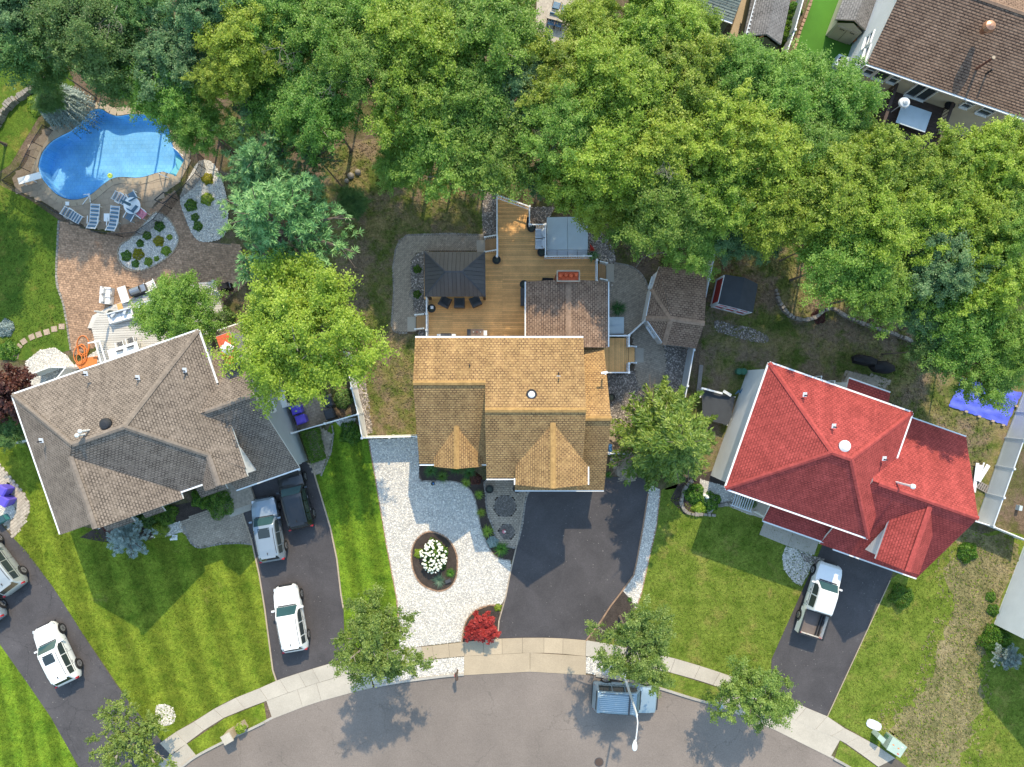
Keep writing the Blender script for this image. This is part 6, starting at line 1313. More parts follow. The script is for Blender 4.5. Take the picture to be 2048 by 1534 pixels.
# side yard: bins and boxes
def bin_thing(label, x, y, ang, m, group):
    p = P(x, y, 1.0); t = thing('wheelie_bin', label, 'bin', (p.x, p.y, .03), R(ang), group); B = lambda mb, n, mm: mb.build(n, mm, t, local=True)
    v = [(-.24, -.26, 0), (.24, -.26, 0), (.24, .26, 0), (-.24, .26, 0), (-.31, -.34, .95), (.31, -.34, .95), (.31, .34, .95), (-.31, .34, .95)]
    B(MB().add(v, [(3, 2, 1, 0), (0, 1, 5, 4), (1, 2, 6, 5), (2, 3, 7, 6), (3, 0, 4, 7)]), 'body', m)
    v = [(-.33, -.36, .96), (.33, -.36, .96), (.33, .36, .96), (-.33, .36, .96), (-.26, -.26, 1.06), (.26, -.26, 1.06), (.26, .3, 1.06), (-.26, .3, 1.06)]
    B(MB().add(v, [(4, 5, 6, 7), (0, 1, 5, 4), (1, 2, 6, 5), (2, 3, 7, 6), (3, 0, 4, 7)]), 'lid', m); B(MB().bar((-.28, .42, .98), (.28, .42, .98), .04, .04), 'handle', M['dark'])
    for s in (-1, 1): B(MB().cyl((s * .25, .3, .1), (s * .31, .3, .1), .1, .1, 10), 'wheel', M['tyre'])
for x, y, m, lab, g in ((592,819,'purple','violet blue bin nearer the white box window','bins beside the grey siding'), (601,839,'purple','violet blue bin nearer the white fence gate','bins beside the grey siding'), (654,804,'charcoal','grey lidded bin nearer the big tree on the side path','grey bins by the round bush'), (658,828,'charcoal','grey lidded bin nearer the white fence on the side path','grey bins by the round bush')):
    bin_thing(lab, x, y, 18 + (180 if m != 'purple' else 90), M['purple'] if m == 'purple' else M['slate'], g)
ww = MB().prism([tuple(p[:2]) for p in PP([(576,788),(588,788),(589,806),(578,806)], .4)], 0, .4).build('window_well', M['dark']); tag(ww, 'black window well box beside the violet bins', 'box')
for x, y, lab in ((2, 981, 'violet blue bin at the far left edge, upper one'), (6, 1003, 'violet blue bin at the far left edge, lower one')): bin_thing(lab, x, y, 60, M['purple'], 'violet bins at the left edge')
t, q = box_thing('green_box', 'teal metal box by the gravel at the far left edge', 'box', [(-14,1040),(4,1030),(11,1040),(-6,1050)], 0, .6, mat('teal_box', (.05, .2, .2), .4)); MB().prism([tuple(p[:2]) for p in PP([(-14,1040),(4,1030),(11,1040),(-6,1050)], .66)], .6, .66).build('lid', M['teal_glass'], t)
# right yard
p = P(1725, 722, .8)
cvr = thing('covered_grill', 'black covered patio set, left part of the pair behind the red house', 'cover', P(1728, 724)); 
def lump(root, px, h, m, name):
    q = PP(px); c = sum(q, Vector()) / len(q); n = len(q); mb = MB(); vs = [(p.x, p.y, 0) for p in q] + [(p.x * .97 + c.x * .03, p.y * .97 + c.y * .03, h * .75) for p in q] + [(p.x * .72 + c.x * .28, p.y * .72 + c.y * .28, h) for p in q]
    mb.add(vs, [(i, (i + 1) % n, n + (i + 1) % n, n + i) for i in range(n)] + [(n + i, n + (i + 1) % n, 2 * n + (i + 1) % n, 2 * n + i) for i in range(n)] + [tuple(range(2 * n, 3 * n))]); return mb.build(name, m, root, smooth=True, sharp=60)
lump(cvr, [(1702,714),(1712,709),(1732,713),(1747,719),(1745,732),(1728,732),(1704,726)], .9, M['black'], 'cover'); MB().prism([tuple(p[:2]) for p in PP([(1710,714),(1740,720),(1738,727),(1708,721)], 1.0)], .88, .96).build('cover_top', M['black'], cvr)
cv2 = thing('covered_grill', 'black covered patio set, rounded right part of the pair behind the red house', 'cover', P(1760, 738)); lump(cv2, [(1735,733),(1745,722),(1765,722),(1782,732),(1783,742),(1768,748),(1745,744)], .8, M['black'], 'cover'); MB().prism([tuple(p[:2]) for p in PP([(1750,728),(1768,729),(1772,738),(1752,739)], .9)], .78, .85).build('cover_top', M['black'], cv2)
tp = thing('blue_tarp', 'bright blue tarp held down by blocks under the right trees', 'tarp', P(1965, 810)); tq = [(1896,813),(1915,770),(1960,760),(2040,780),(2030,815),(2012,852),(1990,846),(1950,833)]
gx_, gy_ = np.meshgrid(np.linspace(1890, 2045, 32), np.linspace(755, 856, 24)); 
tpw = [(p.x, p.y) for p in PP([(1896,812),(1922,756),(2043,785),(2012,851)])]; tv = []; 
for j in range(25):
    for i in range(31):
        u, v = i / 30, j / 24; a = Vector(tpw[0]).lerp(Vector(tpw[1]), u); b = Vector(tpw[3]).lerp(Vector(tpw[2]), u); q = a.lerp(b, v); tv.append((q.x + random.uniform(-.03, .03), q.y + random.uniform(-.03, .03), .06 + .05 * math.sin(i * .7 + j * .3) * math.sin(j * .55) + random.uniform(0, .025)))
MB().add(tv, [(j * 31 + i, j * 31 + i + 1, (j + 1) * 31 + i + 1, (j + 1) * 31 + i) for j in range(24) for i in range(30)]).build('sheet', M['bluetarp'], tp, smooth=True)
tv_labels = ['pale block at the lower left corner of the blue tarp', 'pale block holding the lower edge of the blue tarp, left of middle', 'pale block holding the lower edge of the blue tarp, right of middle', 'pale block at the lower right corner of the blue tarp', 'pale block on the right edge of the blue tarp']
for (x, y), lab in zip(((1932,823),(1958,833),(1985,842),(2006,850),(2032,812)), tv_labels):
    b = MB().obox(P(x, y, .12), .11, .07, .08, R(-15)).build('weight_block', M['coping']); tag(b, lab, 'block', 'blocks weighing down the blue tarp')
pk = thing('plank_pile', 'pile of white boards leaning by the red garage corner', 'boards', P(1962, 948))
for (a, b, w_) in (((1954,926),(1946,988),.14), ((1957,926),(1950,985),.09), ((1961,930),(1955,962),.32), ((1977,930),(1957,962),.30), ((1968,925),(1964,940),.1)): ubar('board', P(*a, .25), P(*b, .2 + w_ * .3), w_, .04, M['white'], pk)
pt = thing('pallet', 'grey wooden pallet beside the white boards and the right fence', 'pallet', P(1967, 973)); pa, pb = P(1957, 973, .14), P(1976, 984, .14); dv = Vector((P(1976,984).x - P(1956,973).x, P(1976,984).y - P(1956,973).y, 0)); nn = Vector((-dv.y, dv.x, 0)).normalized()
for k in range(6): s = P(1957, 969, .13) + dv * (k / 5); ubar('slat', s + nn * .28, s - nn * .28, .11, .02, M['plank'], pt)
for k in (-1, 0, 1): ubar('runner', P(1957, 969, .06) + nn * .24 * k, P(1957, 969, .06) + dv + nn * .24 * k, .06, .1, M['plank'], pt)
t, q = box_thing('small_box', 'small pale grey box in the dry yard at the right edge', 'box', [(2040,1011),(2046,1012),(2044,1022),(2038,1021)], 0, .4, M['cover']); MB().prism([tuple(p[:2]) for p in PP([(2040,1011),(2046,1012),(2044,1022),(2038,1021)], .44)], .4, .44).build('lid', M['cover'], t)
# cage / covered frame left of red house
dg = thing('dog_run', 'dark covered frame with white top bars left of the white siding', 'shelter', P(1440, 810)); dq = PP([(1404,778),(1470,794),(1462,838),(1455,850),(1405,838)], .9)
MB().add([tuple(p) for p in dq] , [tuple(range(5))]).build('cover_sheet', M['slate'], dg); ubar('top_bar', P(1403, 776, 1.2), P(1445, 787, 1.2), .12, .08, M['white'], dg); ubar('top_bar', P(1447, 782, 1.3), P(1462, 791, 1.1), .2, .05, M['white'], dg); ubar('top_bar', P(1404, 778, 1.1), P(1400, 795, 1.0), .1, .08, M['white'], dg)
for p in dq: ubar('post', (p.x, p.y, 0), p, .06, .06, M['white'], dg)
bd = thing('blue_boards', 'stack of slim blue boards against the white siding', 'boards', P(1477, 785))
for i in range(7): ubar('board', P(1471 + i * 2.2, 788 - i * 1.8, .5), P(1478 + i * 1.8, 780 + i * 3, .3), .07, .03, M['strap'], bd)
for x, y, lab in ((1478,743,'green barrel at the corner of the red roofed house'), (1487,743,'dark green tub leaning at the corner of the red roofed house')): t = lathe_thing('barrel', lab, 'barrel', x, y, 0, [(.2, 0), (.26, .3), (.22, .6), (.18, .6), (.16, .55)], mat('barrel_green', (.05, .16, .1), .5), 'body')
sp_ = MB().obox(P(1399, 760, .1), .14, 1.1, .08, R(-6)).build('timber_sleeper', M['plank']); tag(sp_, 'weathered timber sleeper beside the pale fence', 'sleeper')
# AC units and other
def ac_unit(label, x, y, rz):
    p = P(x, y, .9); t = thing('air_conditioner', label, 'air conditioner', (p.x, p.y, .03), rz); B = lambda mb, n, m: mb.build(n, m, t, local=True); B(MB().obox((0, 0, .4), .4, .4, .4), 'cabinet', M['cover']); B(MB().cyl((0, 0, .8), (0, 0, .82), .33, .33, 20), 'fan_well', M['dark'])
    r_ = MB()
    for k in range(3): r_.lathe((0, 0, .825), [(.12 + .09 * k, 0), (.135 + .09 * k, .005)], 20)
    B(MB().obox((0, 0, .84), .34, .015, .01), 'grille', M['greyfence']); B(MB().obox((0, 0, .84), .015, .34, .01), 'grille', M['greyfence']); B(MB().lathe((0, 0, .82), [(.1, 0), (.08, .04), (.03, .05)], 12), 'hub', M['greyfence']); return t
ac_unit('white air conditioner with dark fan on the bright green turf', 1686, 121, R(-19))
ty = thing('toy_car', 'orange toy beside the white side wall on the turf', 'toy', P(1711, 80)); MB().obox(P(1711, 80, .3), .3, .16, .12, R(-50)).build('body', M['orange'], ty); MB().obox(P(1711, 78, .55), .12, .12, .1, R(-50)).build('cab', M['orange'], ty)
for dx, dy in ((-6, -3), (5, 7), (-3, 6), (7, -2)): q = P(1711 + dx, 80 + dy, .12); MB().cyl(q, q + Vector((.06, .04, 0)), .11, .11, 10).build('wheel', M['tyre'], ty)
# patio set at the top edge
p = P(1115, 30, .7); table('outdoor_table', 'brown outdoor table with a round tray at the top edge', (p.x, p.y, .03), .75, .42, .7, R(-15), M['pave_l'], M['brown']); b = MB().lathe(P(1115, 28, .76), [(.18, 0), (.2, .03), (.1, .05)], 14).build('tray', M['coping']); tag(b, 'round pale tray on the outdoor table at the top edge', 'tray')
for x, y, a, lab in ((1103,44,165,'striped blue outdoor chair at lower left of the top edge table'), (1117,48,165,'striped blue outdoor chair at lower right of the top edge table'), (1113,12,-15,'striped blue outdoor chair above the top edge table, left'), (1130,18,-15,'striped blue outdoor chair above the top edge table, right')): p = P(x, y, .4); simple_chair('striped_chair', lab, (p.x, p.y, .03), R(a), M['brown'], M['strap'], 'striped chairs round the top edge table', .5, .45, slats=5)
# ============================================================ TREES AND PLANTS
LM = {
 'yellow': leaf_mat('yellow_green_leaves', (.14, .23, .018), (.31, .41, .034), (.48, .55, .09)),
 'green': leaf_mat('mid_green_leaves', (.10, .205, .022), (.22, .355, .045), (.38, .51, .11)),
 'dark': leaf_mat('dark_green_leaves', (.075, .155, .04), (.15, .27, .066), (.27, .38, .12)),
 'blue': leaf_mat('blue_green_leaves', (.07, .15, .055), (.145, .265, .10), (.25, .38, .16)),
 'pine': leaf_mat('pine_needles', (.07, .19, .06), (.17, .35, .115), (.32, .51, .18), .2),
 'cedar': leaf_mat('cedar_sprays', (.055, .12, .012), (.135, .23, .026), (.32, .40, .06), .25),
 'street': leaf_mat('street_tree_leaves', (.11, .175, .028), (.235, .32, .06), (.39, .46, .13)),
 'bush': leaf_mat('shrub_leaves', (0.038, 0.105, 0.011), (0.114, 0.236, 0.021), (0.228, 0.350, 0.044)),
 'lime': leaf_mat('golden_shrub_leaves', (0.163, 0.175, 0.007), (0.375, 0.350, 0.013), (0.525, 0.450, 0.025)),
 'silver': leaf_mat('silver_blue_needles', (.13, .19, .175), (.25, .33, .31), (.38, .45, .42), .15),
 'red': leaf_mat('red_maple_leaves', (.2, .012, .012), (.46, .035, .032), (.62, .095, .08)),
 'purple': leaf_mat('purple_leaves', (.06, .016, .02), (.14, .035, .036), (.24, .075, .06)),
 'grass': leaf_mat('ornamental_grass_blades', (0.038, 0.112, 0.022), (0.083, 0.210, 0.045), (0.150, 0.300, 0.075)),
 'bluegr': leaf_mat('yucca_blades', (0.084, 0.168, 0.112), (0.168, 0.266, 0.182), (0.280, 0.378, 0.252)),
}
def unit(v): return v / np.maximum(np.linalg.norm(v, axis=-1, keepdims=True), 1e-6)
def leaves(pos, nrm, a, b, rng, along=None):
    """pointed leaf faces: half length a, half width b"""
    n = len(pos); r = rng.normal(size=(n, 3)) if along is None else along
    t = unit(np.cross(nrm, np.cross(r, nrm)) + 1e-6); s = np.cross(nrm, t); a = np.broadcast_to(np.asarray(a), (n,))[:, None]; b = np.broadcast_to(np.asarray(b), (n,))[:, None]
    V = np.stack([pos - t * a, pos + s * b - nrm * b * .15, pos + t * a, pos - s * b - nrm * b * .15], 1); return V
def leaf_mesh(name, V, tint, m):
    n = len(V); return np_mesh(name, V.reshape(-1, 3), np.arange(4 * n).reshape(n, 4), m, np.clip(tint, 0, 1))
def crown_data(seed, K=46, per=300, leaf=.05, h=.72, rc=(.2, .36), lo=-.35, up=.9, droop=0.0, lobes=.16, sub=7):
    rng = np.random.default_rng(seed); d = unit(rng.normal(size=(K * 3, 3))); d = d[d[:, 2] > lo][:K]; K = len(d)
    az = np.arctan2(d[:, 1], d[:, 0]); ph = rng.uniform(0, 6.28, 3); lob = 1 + lobes * np.sin(3 * az + ph[0]) + lobes * .7 * np.sin(5 * az + ph[1])
    r = rng.uniform(.45, .88, K) * lob; r[: K // 5] *= .55; c = d * r[:, None] * np.array([1, 1, h]); R_ = rng.uniform(*rc, K)
    # each bough carries several leafy twigs that reach out and up, each twig a loose spray of leaves
    tw = np.repeat(np.arange(K), sub); td = unit(rng.normal(size=(K * sub, 3)) + d[tw] * .5 + np.array([0, 0, .35])); tl = rng.uniform(.4, 1.15, K * sub); tc = c[tw] + td * (tl * R_[tw])[:, None] * np.array([1, 1, .75])
    N = np.maximum((per / sub * (R_[tw] / R_.mean()) ** 1.5 * rng.uniform(.6, 1.4, K * sub)), 4).astype(int); idx = np.repeat(np.arange(K * sub), N); n = len(idx)
    q = rng.normal(size=(n, 3)); al = rng.uniform(-.9, .7, n); tr = (R_[tw] * .30)[idx]
    pos = tc[idx] + td[idx] * (al * R_[tw][idx] * .5)[:, None] + q * (tr * .55)[:, None] * np.array([1, 1, .6]); nrm = unit(np.array([0, 0, up * 1.25]) + .3 * td[idx] + .6 * rng.normal(size=(n, 3)))
    sz = leaf * rng.uniform(.6, 1.3, n); tint = (rng.uniform(.25, .65, K)[tw] + rng.normal(0, .13, K * sub))[idx] + rng.normal(0, .15, n)
    return leaves(pos, nrm, sz, sz * .58, rng), tint, c
def limb_mesh(name, c, m, seed, k=16, extra=10, bottom=-.75):
    rng = random.Random(seed); mb = MB()
    for p in list(c)[::max(1, len(c) // k)]:
        a = Vector((0, 0, bottom * .6)); b = Vector(p) * .96; mid = a.lerp(b, .5) + Vector((0, 0, .12)); mb.cyl(a, mid, .035, .022, 5, False); mb.cyl(mid, b, .022, .008, 5, False)
        for j in range(2): e = b + Vector((rng.uniform(-.2, .2), rng.uniform(-.2, .2), rng.uniform(-.02, .12))); mb.cyl(mid.lerp(b, .6), e, .01, .004, 4, False)
    me = bpy.data.meshes.new(name); me.from_pydata(mb.v, [], mb.f); me.materials.append(m); return me
def pine_data(seed, levels=9, br=9, leafl=.045):
    rng = np.random.default_rng(seed); V = []; T = []; C = []
    for L in range(levels):
        t = L / (levels - 1); z = -.75 + 1.5 * t; Rl = (1 - t) ** .8 * .95 + .08
        for k in range(max(4, int(br * (1 - .45 * t)))):
            az = rng.uniform(0, 6.28); rr = Rl * rng.uniform(.72, 1.12); d = np.array([math.cos(az), math.sin(az), .16]); s = np.array([-math.sin(az), math.cos(az), 0]); tb = rng.uniform(.2, .75); C.append(d * rr + [0, 0, z])
            for q in range(int(8 + 14 * rr)):
                f = rng.uniform(.2, 1); side = rng.uniform(-1, 1) * .34 * (1.15 - f) * rr + rng.normal(0, .015); c = d * rr * f + s * side + np.array([0, 0, z + rng.normal(0, .02)]); od = unit(d * .8 + s * np.sign(side) * .7 + np.array([0, 0, .5])); n = 15
                nd = unit(od + .75 * rng.normal(size=(n, 3))); pos = c + nd * leafl * .9; V.append(leaves(pos, unit(np.cross(nd, rng.normal(size=(n, 3))) + np.array([0, 0, .8])), leafl, leafl * .16, rng, nd)); T.append(np.full(n, tb + (.25 if f > .75 else -.05)) + rng.normal(0, .12, n))
    return np.concatenate(V), np.concatenate(T), np.array(C)
def cedar_data(seed, levels=12, br=12, l=.055):
    rng = np.random.default_rng(seed); V = []; T = []; C = []
    for L in range(levels):
        t = L / (levels - 1); z = -1.0 + 2.1 * t; Rl = (1 - t) ** .75 * .95 + .05
        for k in range(max(5, int(br * (1 - .4 * t)))):
            az = rng.uniform(0, 6.28); rr = Rl * rng.uniform(.7, 1.15); d = np.array([math.cos(az), math.sin(az), -.12]); s = np.array([-math.sin(az), math.cos(az), 0]); tb = rng.uniform(.2, .8); C.append(d * rr + [0, 0, z]); n = int(150 * rr + 30)
            f = rng.uniform(.15, 1, n); side = rng.uniform(-1, 1, n) * .26 * (1.1 - f) * min(rr * 1.6, 1); pos = d * (rr * f)[:, None] + s * side[:, None] + np.array([0, 0, z]) + rng.normal(0, .014, (n, 3)); al = unit(d + s * np.sign(side)[:, None] * .8 + .25 * rng.normal(size=(n, 3)))
            V.append(leaves(pos, unit(np.array([0, 0, 1.0]) + .5 * rng.normal(size=(n, 3))), l, l * .3, rng, al)); T.append(tb + .25 * (f - .5) + rng.normal(0, .14, n))
    return np.concatenate(V), np.concatenate(T), np.array(C)
PROTO = {}
def proto(key, data, lm, bark='bark', seed=1, limbs=True):
    V, T, C = data; PROTO[key] = (leaf_mesh('crown_' + key, V, T, LM[lm]), limb_mesh('limb_' + key, C, M[bark], seed) if limbs else None)
proto('y1', crown_data(1, 90, 560, .0235), 'yellow'); proto('y2', crown_data(2, 86, 570, .0235, .8, (.15, .29)), 'yellow')
proto('g1', crown_data(3, 90, 560, .0225), 'green'); proto('g2', crown_data(4, 84, 580, .0225, .78), 'green', 'greybark')
proto('d1', crown_data(5, 90, 560, .0225), 'dark'); proto('b1', crown_data(6, 90, 560, .0225, .7, (.15, .27)), 'blue')
proto('big', crown_data(7, 150, 520, .0165, .7, (.15, .27), up=1.0), 'yellow', 'greybark')
proto('s1', crown_data(8, 70, 440, .0225, .75, (.14, .27), lobes=.18), 'street', 'greybark'); proto('s2', crown_data(9, 66, 360, .0225, .7, (.14, .26), lobes=.22), 'street', 'greybark')
proto('pine', pine_data(10, 10, 11), 'pine'); proto('pine2', pine_data(11, 9, 8), 'blue'); proto('cedar', cedar_data(12, 15, 20, .042), 'cedar')
proto('sparse', crown_data(13, 60, 150, .03, .6, (.12, .24), lobes=.2), 'street', 'greybark')
proto('purp', crown_data(14, 40, 260, .05, .8), 'purple', seed=4); proto('redm', crown_data(15, 60, 200, .055, .62, (.16, .28), -.1, 1.0, .4, .05), 'red')
proto('spr', pine_data(16, 8, 9, .06), 'silver')
def tree(label, x, y, dia, H, key, group=None, hz=None, name='tree', cat='tree', trunk=True, rz=None):
    """x, y, dia: crown centre and width as seen in the survey picture; H: height of the tree"""
    s = (CAM_H - H * .72) / CAM_H / K; Rw = dia / 2 * s; k = (hz or .9); zc = H - Rw * k * .95; s = (CAM_H - zc) / CAM_H / K; Rw = dia / 2 * s * .96
    p = P(x, y, zc); t = thing(name, label, cat, (p.x, p.y, 0), rz if rz is not None else random.uniform(0, 6.28), group); cm, lm = PROTO[key]
    c = bpy.data.objects.new('crown', cm); COL.objects.link(c); c.parent = t; c.location = (0, 0, zc); c.scale = (Rw, Rw, Rw * k)
    if lm: l = bpy.data.objects.new('limbs', lm); COL.objects.link(l); l.parent = t; l.location = (0, 0, zc); l.scale = (Rw, Rw, Rw * k)
    if trunk:
        me = bpy.data.meshes.get('trunk')
        if me is None: mb = MB().lathe((0, 0, 0), [(.055, 0), (.036, .06), (.03, .5), (.02, 1)], 9); me = bpy.data.meshes.new('trunk'); me.from_pydata(mb.v, [], mb.f); me.materials.append(M['bark'])
        o = bpy.data.objects.new('trunk', me); COL.objects.link(o); o.parent = t; o.scale = (Rw * .6 + .5, Rw * .6 + .5, zc)
    return t
G_ = 'trees of the wooded belt behind the houses'
T_ = [(40,60,210,11,'d1','dark green tree filling the top left corner'),(170,60,200,12,'d1','dark green tree right of the top left corner tree'),(240,125,175,10,'d1','dark tree between the stone wall and the pool'),
(20,-10,160,12,'b1','blue green tree cut by the top left corner'),(95,128,110,7,'d1','small dark tree above the curved stone wall'),(350,120,190,11,'b1','blue green tree above the pool'),
(338,180,165,10,'g1','mid green tree overhanging the upper right of the pool'),(395,240,130,9,'g2','green tree at the right edge of the pool'),(288,168,95,8,'g1','leafy tree overhanging the top of the pool'),
(490,90,190,12,'y1','yellow green tree at top, right of the blue green tree above the pool'),(440,150,120,11,'y2','small yellow crown above the pool terrace'),(420,0,190,12,'b1','blue green tree at the top edge above the pool'),(560,20,180,12,'g2','green tree at the top edge with dead branches'),
(560,190,190,9.5,'g1','green tree left of the grey clearing'),(660,60,210,12,'g2','wide green tree at the top edge left of centre'),(640,210,200,11,'g2','green tree just left of the grey gravel clearing'),(500,215,120,9,'pine2','soft olive conifer above the blue green pine'),
(760,40,200,12,'g1','green tree at the top edge, left of the pale dining set'),(730,140,170,12,'g2','green tree above the grey clearing'),(850,90,220,13,'y1','large bright tree left of the top edge dining set'),(985,55,225,13,'g2','bright green tree touching the top edge dining set'),
(830,210,200,12,'y2','yellow green tree above the shaded back lawn'),(930,200,200,12,'g1','green tree above the middle of the back lawn'),(880,300,210,11,'g2','low reaching green tree over the back lawn'),(985,300,200,11,'g1','green tree above the upper end of the timber deck'),(1020,190,170,11,'b1','bluish tree below the top edge patio'),
(1052,108,105,9,'g1','small green tree between the top edge patio and the bluish tree'),(275,15,130,11,'d1','dark green tree at the top edge between the corner trees and the blue green tree'),(800,330,110,8,'g1','small green tree at the left edge of the back lawn trees'),(1190,60,150,11,'y1','yellow tree right of the top edge dining set'),(1300,50,190,12,'y2','yellow tree left of the sage green house'),(1380,60,130,10,'y1','small yellow tree touching the sage green house'),
(1130,170,190,12,'y2','yellow green tree below the top edge dining set'),(1240,170,210,13,'y1','large yellow green tree in the middle of the top belt'),(1350,160,200,12,'y2','yellow green tree below the sage green house'),(1118,258,180,12,'g2','olive green tree over the upper right of the deck'),(1220,290,210,12,'y1','yellow green tree above the spa'),
(1172,362,175,10,'y2','golden tree overhanging the spa'),(1210,395,150,9,'y1','golden tree right of the spa'),(1330,280,210,12,'y1','olive yellow tree right of the tree above the spa'),(1340,400,200,11,'g1','green tree above the pavilion'),(1380,470,150,9,'g2','green bushy tree touching the pavilion roof'),(1270,440,120,8,'g1','low green tree between spa and pavilion'),
(1075,360,80,7,'b1','small bluish tree at the upper right corner of the deck'),(1470,150,170,11,'g1','green tree left of the bright turf'),(1560,190,190,11,'g2','bright green tree below the turf'),(1660,200,190,11,'g2','bright green tree left of the dark raised deck'),
(1440,270,190,12,'y2','yellow green tree in the belt, below the grey workshop'),(1540,310,200,12,'y1','yellow green tree in the belt, right of centre'),(1640,310,180,11,'g2','green tree in the belt below the raised deck'),(1450,390,180,11,'y2','yellow tree above the pale fence'),(1490,460,150,9,'b1','blue green tree above the red shed'),(1560,420,180,11,'y1','yellow tree above the dry grass patch'),
(1750,338,190,12,'y2','bright yellow tree below the dark raised deck'),(1660,400,190,12,'y1','yellow tree in the middle of the right belt'),(1740,430,200,12,'y1','large yellow tree above the shed yard'),(1862,348,175,11,'y2','yellow green tree below the cream house wall'),(1962,338,180,11,'y2','bright yellow tree under the cream wall at the right'),(2040,330,160,11,'y1','yellow tree cut by the right edge'),
(1850,430,190,11,'y2','yellow green tree in the right belt'),(1950,440,190,11,'y1','yellow tree near the right edge'),(1690,520,190,11,'g1','dense green tree over the stone wall'),(1770,580,180,10,'g2','green tree above the curved stone wall'),(1650,480,110,9,'g1','small green crown at the left end of the belt above the dry grass'),
(1880,530,190,11,'b1','blue green tree in the right belt'),(1980,560,180,11,'y2','yellow green tree at the right edge above the tarp'),(1850,620,150,9,'b1','dark blue green tree at the end of the stone wall'),(1930,640,190,10,'g1','green tree above the blue tarp'),(1970,730,160,9,'g2','green tree overhanging the blue tarp'),(1870,700,110,8,'d1','dark bushy tree left of the tarp'),(2040,680,140,10,'g1','green tree cut by the right edge above the tarp'),(2030,460,140,11,'g2','green tree cut by the right edge')]
for x, y, d, H, k, lab in T_: tree(lab, x, y, d, H, k, G_)
tree('large blue green pine left of the shaded back lawn', 560, 450, 330, 13, 'pine', None, 1.0, 'pine_tree'); tree('second blue green pine, just above the large pine', 525, 335, 240, 10.5, 'pine', None, 1.0, 'pine_tree'); tree('dark slim pine right of the upper blue green pine', 630, 310, 110, 9, 'pine2', None, 1.1, 'pine_tree')
tree('big bright yellow green tree between the pine and the taupe roof', 615, 668, 320, 12, 'big', None, .8); tree('small green tree overhanging the pale composite deck', 362, 622, 160, 6.5, 'g1', None, .8)
tree('bushy yellow green tree between the centre house and the red roofed house', 1350, 880, 244, 10, 'cedar', None, 1.05)
tree('street tree on the white chip verge left of the red maple', 748, 1284, 205, 9.2, 's1', None, .9); tree('street tree by the lamp post', 1266, 1290, 195, 8.2, 's2', None, .85); tree('street tree at the pavement left of the white pickup driveway', 1510, 1382, 172, 6.6, 's1', None, .95); tree('sparse twiggy tree by the white stone circle at bottom left', 262, 1478, 175, 5.5, 'sparse', None, .8)
tree('purple leaved tree at the left edge by the taupe roof', 18, 785, 125, 6, 'purp', None, 1.0); tree('green tree at the left edge below the purple tree', 15, 860, 80, 4, 'd1'); tree('bright red weeping maple at the corner of the white chip garden', 963, 1255, 74, 1.7, 'redm', None, .55, 'red_maple')
tree('small dark tree at the right edge of the pine', 705, 405, 70, 4, 'd1', None, .8); tree('small dark shrub tree by the curved stone wall', 100, 195, 70, 4, 'd1', None, .8)
# dead branches poking out of the canopy
def dead(label, x, y, z, L, az, seed):
    rng = random.Random(seed); p = P(x, y, z); t = thing('dead_branch', label, 'branch', (p.x, p.y, z)); mb = MB()
    def grow(a, d, l, r, k):
        b = a + d * l; mb.cyl(a, b, r, r * .6, 4, False)
        if k:
            for _ in range(3): nd = (d + Vector((rng.uniform(-1.1, 1.1), rng.uniform(-1.1, 1.1), rng.uniform(-.15, .2)))).normalized(); grow(b, nd, l * rng.uniform(.55, .85), r * .6, k - 1)
    grow(Vector((0, 0, 0)), Vector((math.cos(az), math.sin(az), .1)), L, .024, 4); mb.build('branches', M['greybark'], t, local=True)
for i, (x, y, lab) in enumerate(((235, 10, 'bare grey branches at the top edge between dark trees'), (565, 70, 'bare grey branches in the green crowns left of centre'), (660, 130, 'bare twigs above the grey clearing'), (1215, 150, 'bare pale branches in the yellow crowns near the top'), (1330, 290, 'bare curved branches in the olive yellow tree'), (1110, 230, 'bare twigs below the top edge patio'))): dead(lab, x, y, 10.3, .75, -1.6 + .3 * (i % 3 - 1), i)
# ---- shrubs
def shrub_mesh(name, lm, seed, n=2200, leaf=.075, h=.8, tintk=1.0, spike=0):
    rng = np.random.default_rng(seed); q = unit(rng.normal(size=(n, 3))); q[:, 2] = np.abs(q[:, 2]) * 1.0 - .12; r = rng.uniform(.6, 1.0, n) ** .5 * (1 + .10 * np.sin(q[:, 0] * 6 + seed) + .10 * np.sin(q[:, 1] * 7))
    pos = q * r[:, None] * np.array([1, 1, h]); nrm = unit(q * .8 + np.array([0, 0, .4]) + .6 * rng.normal(size=(n, 3))); s = leaf * rng.uniform(.6, 1.3, n)
    t = .5 + .22 * np.sin(q[:, 0] * 9 + q[:, 1] * 7 + seed) + rng.normal(0, .2, n); return leaf_mesh(name, leaves(pos, nrm, s, s * .55, rng), t, LM[lm])
def blade_mesh(name, lm, seed, n=170, w=.035, arch=.8, up=.9, seg=4):
    rng = np.random.default_rng(seed); V = []; T = []
    az = rng.uniform(0, 6.28, n); L = rng.uniform(.6, 1.1, n); el = rng.uniform(.25, 1.25, n)
    for i in range(n):
        d = np.array([math.cos(az[i]), math.sin(az[i]), 0]); s = np.array([-d[1], d[0], 0]); pts = []
        for k in range(seg + 1): t = k / seg; pts.append(d * (L[i] * t * math.cos(el[i] * (1 - .5 * t))) + np.array([0, 0, up * L[i] * (t * math.sin(el[i]) * 1.1 - arch * t * t * .75)]) + d * .03)
        for k in range(seg): w0, w1 = w * (1 - k / seg), w * (1 - (k + 1) / seg); V.append([pts[k] - s * w0, pts[k] + s * w0, pts[k + 1] + s * w1, pts[k + 1] - s * w1]); T.append(rng.uniform(.15, .85))
    return leaf_mesh(name, np.array(V), np.array(T), LM[lm])
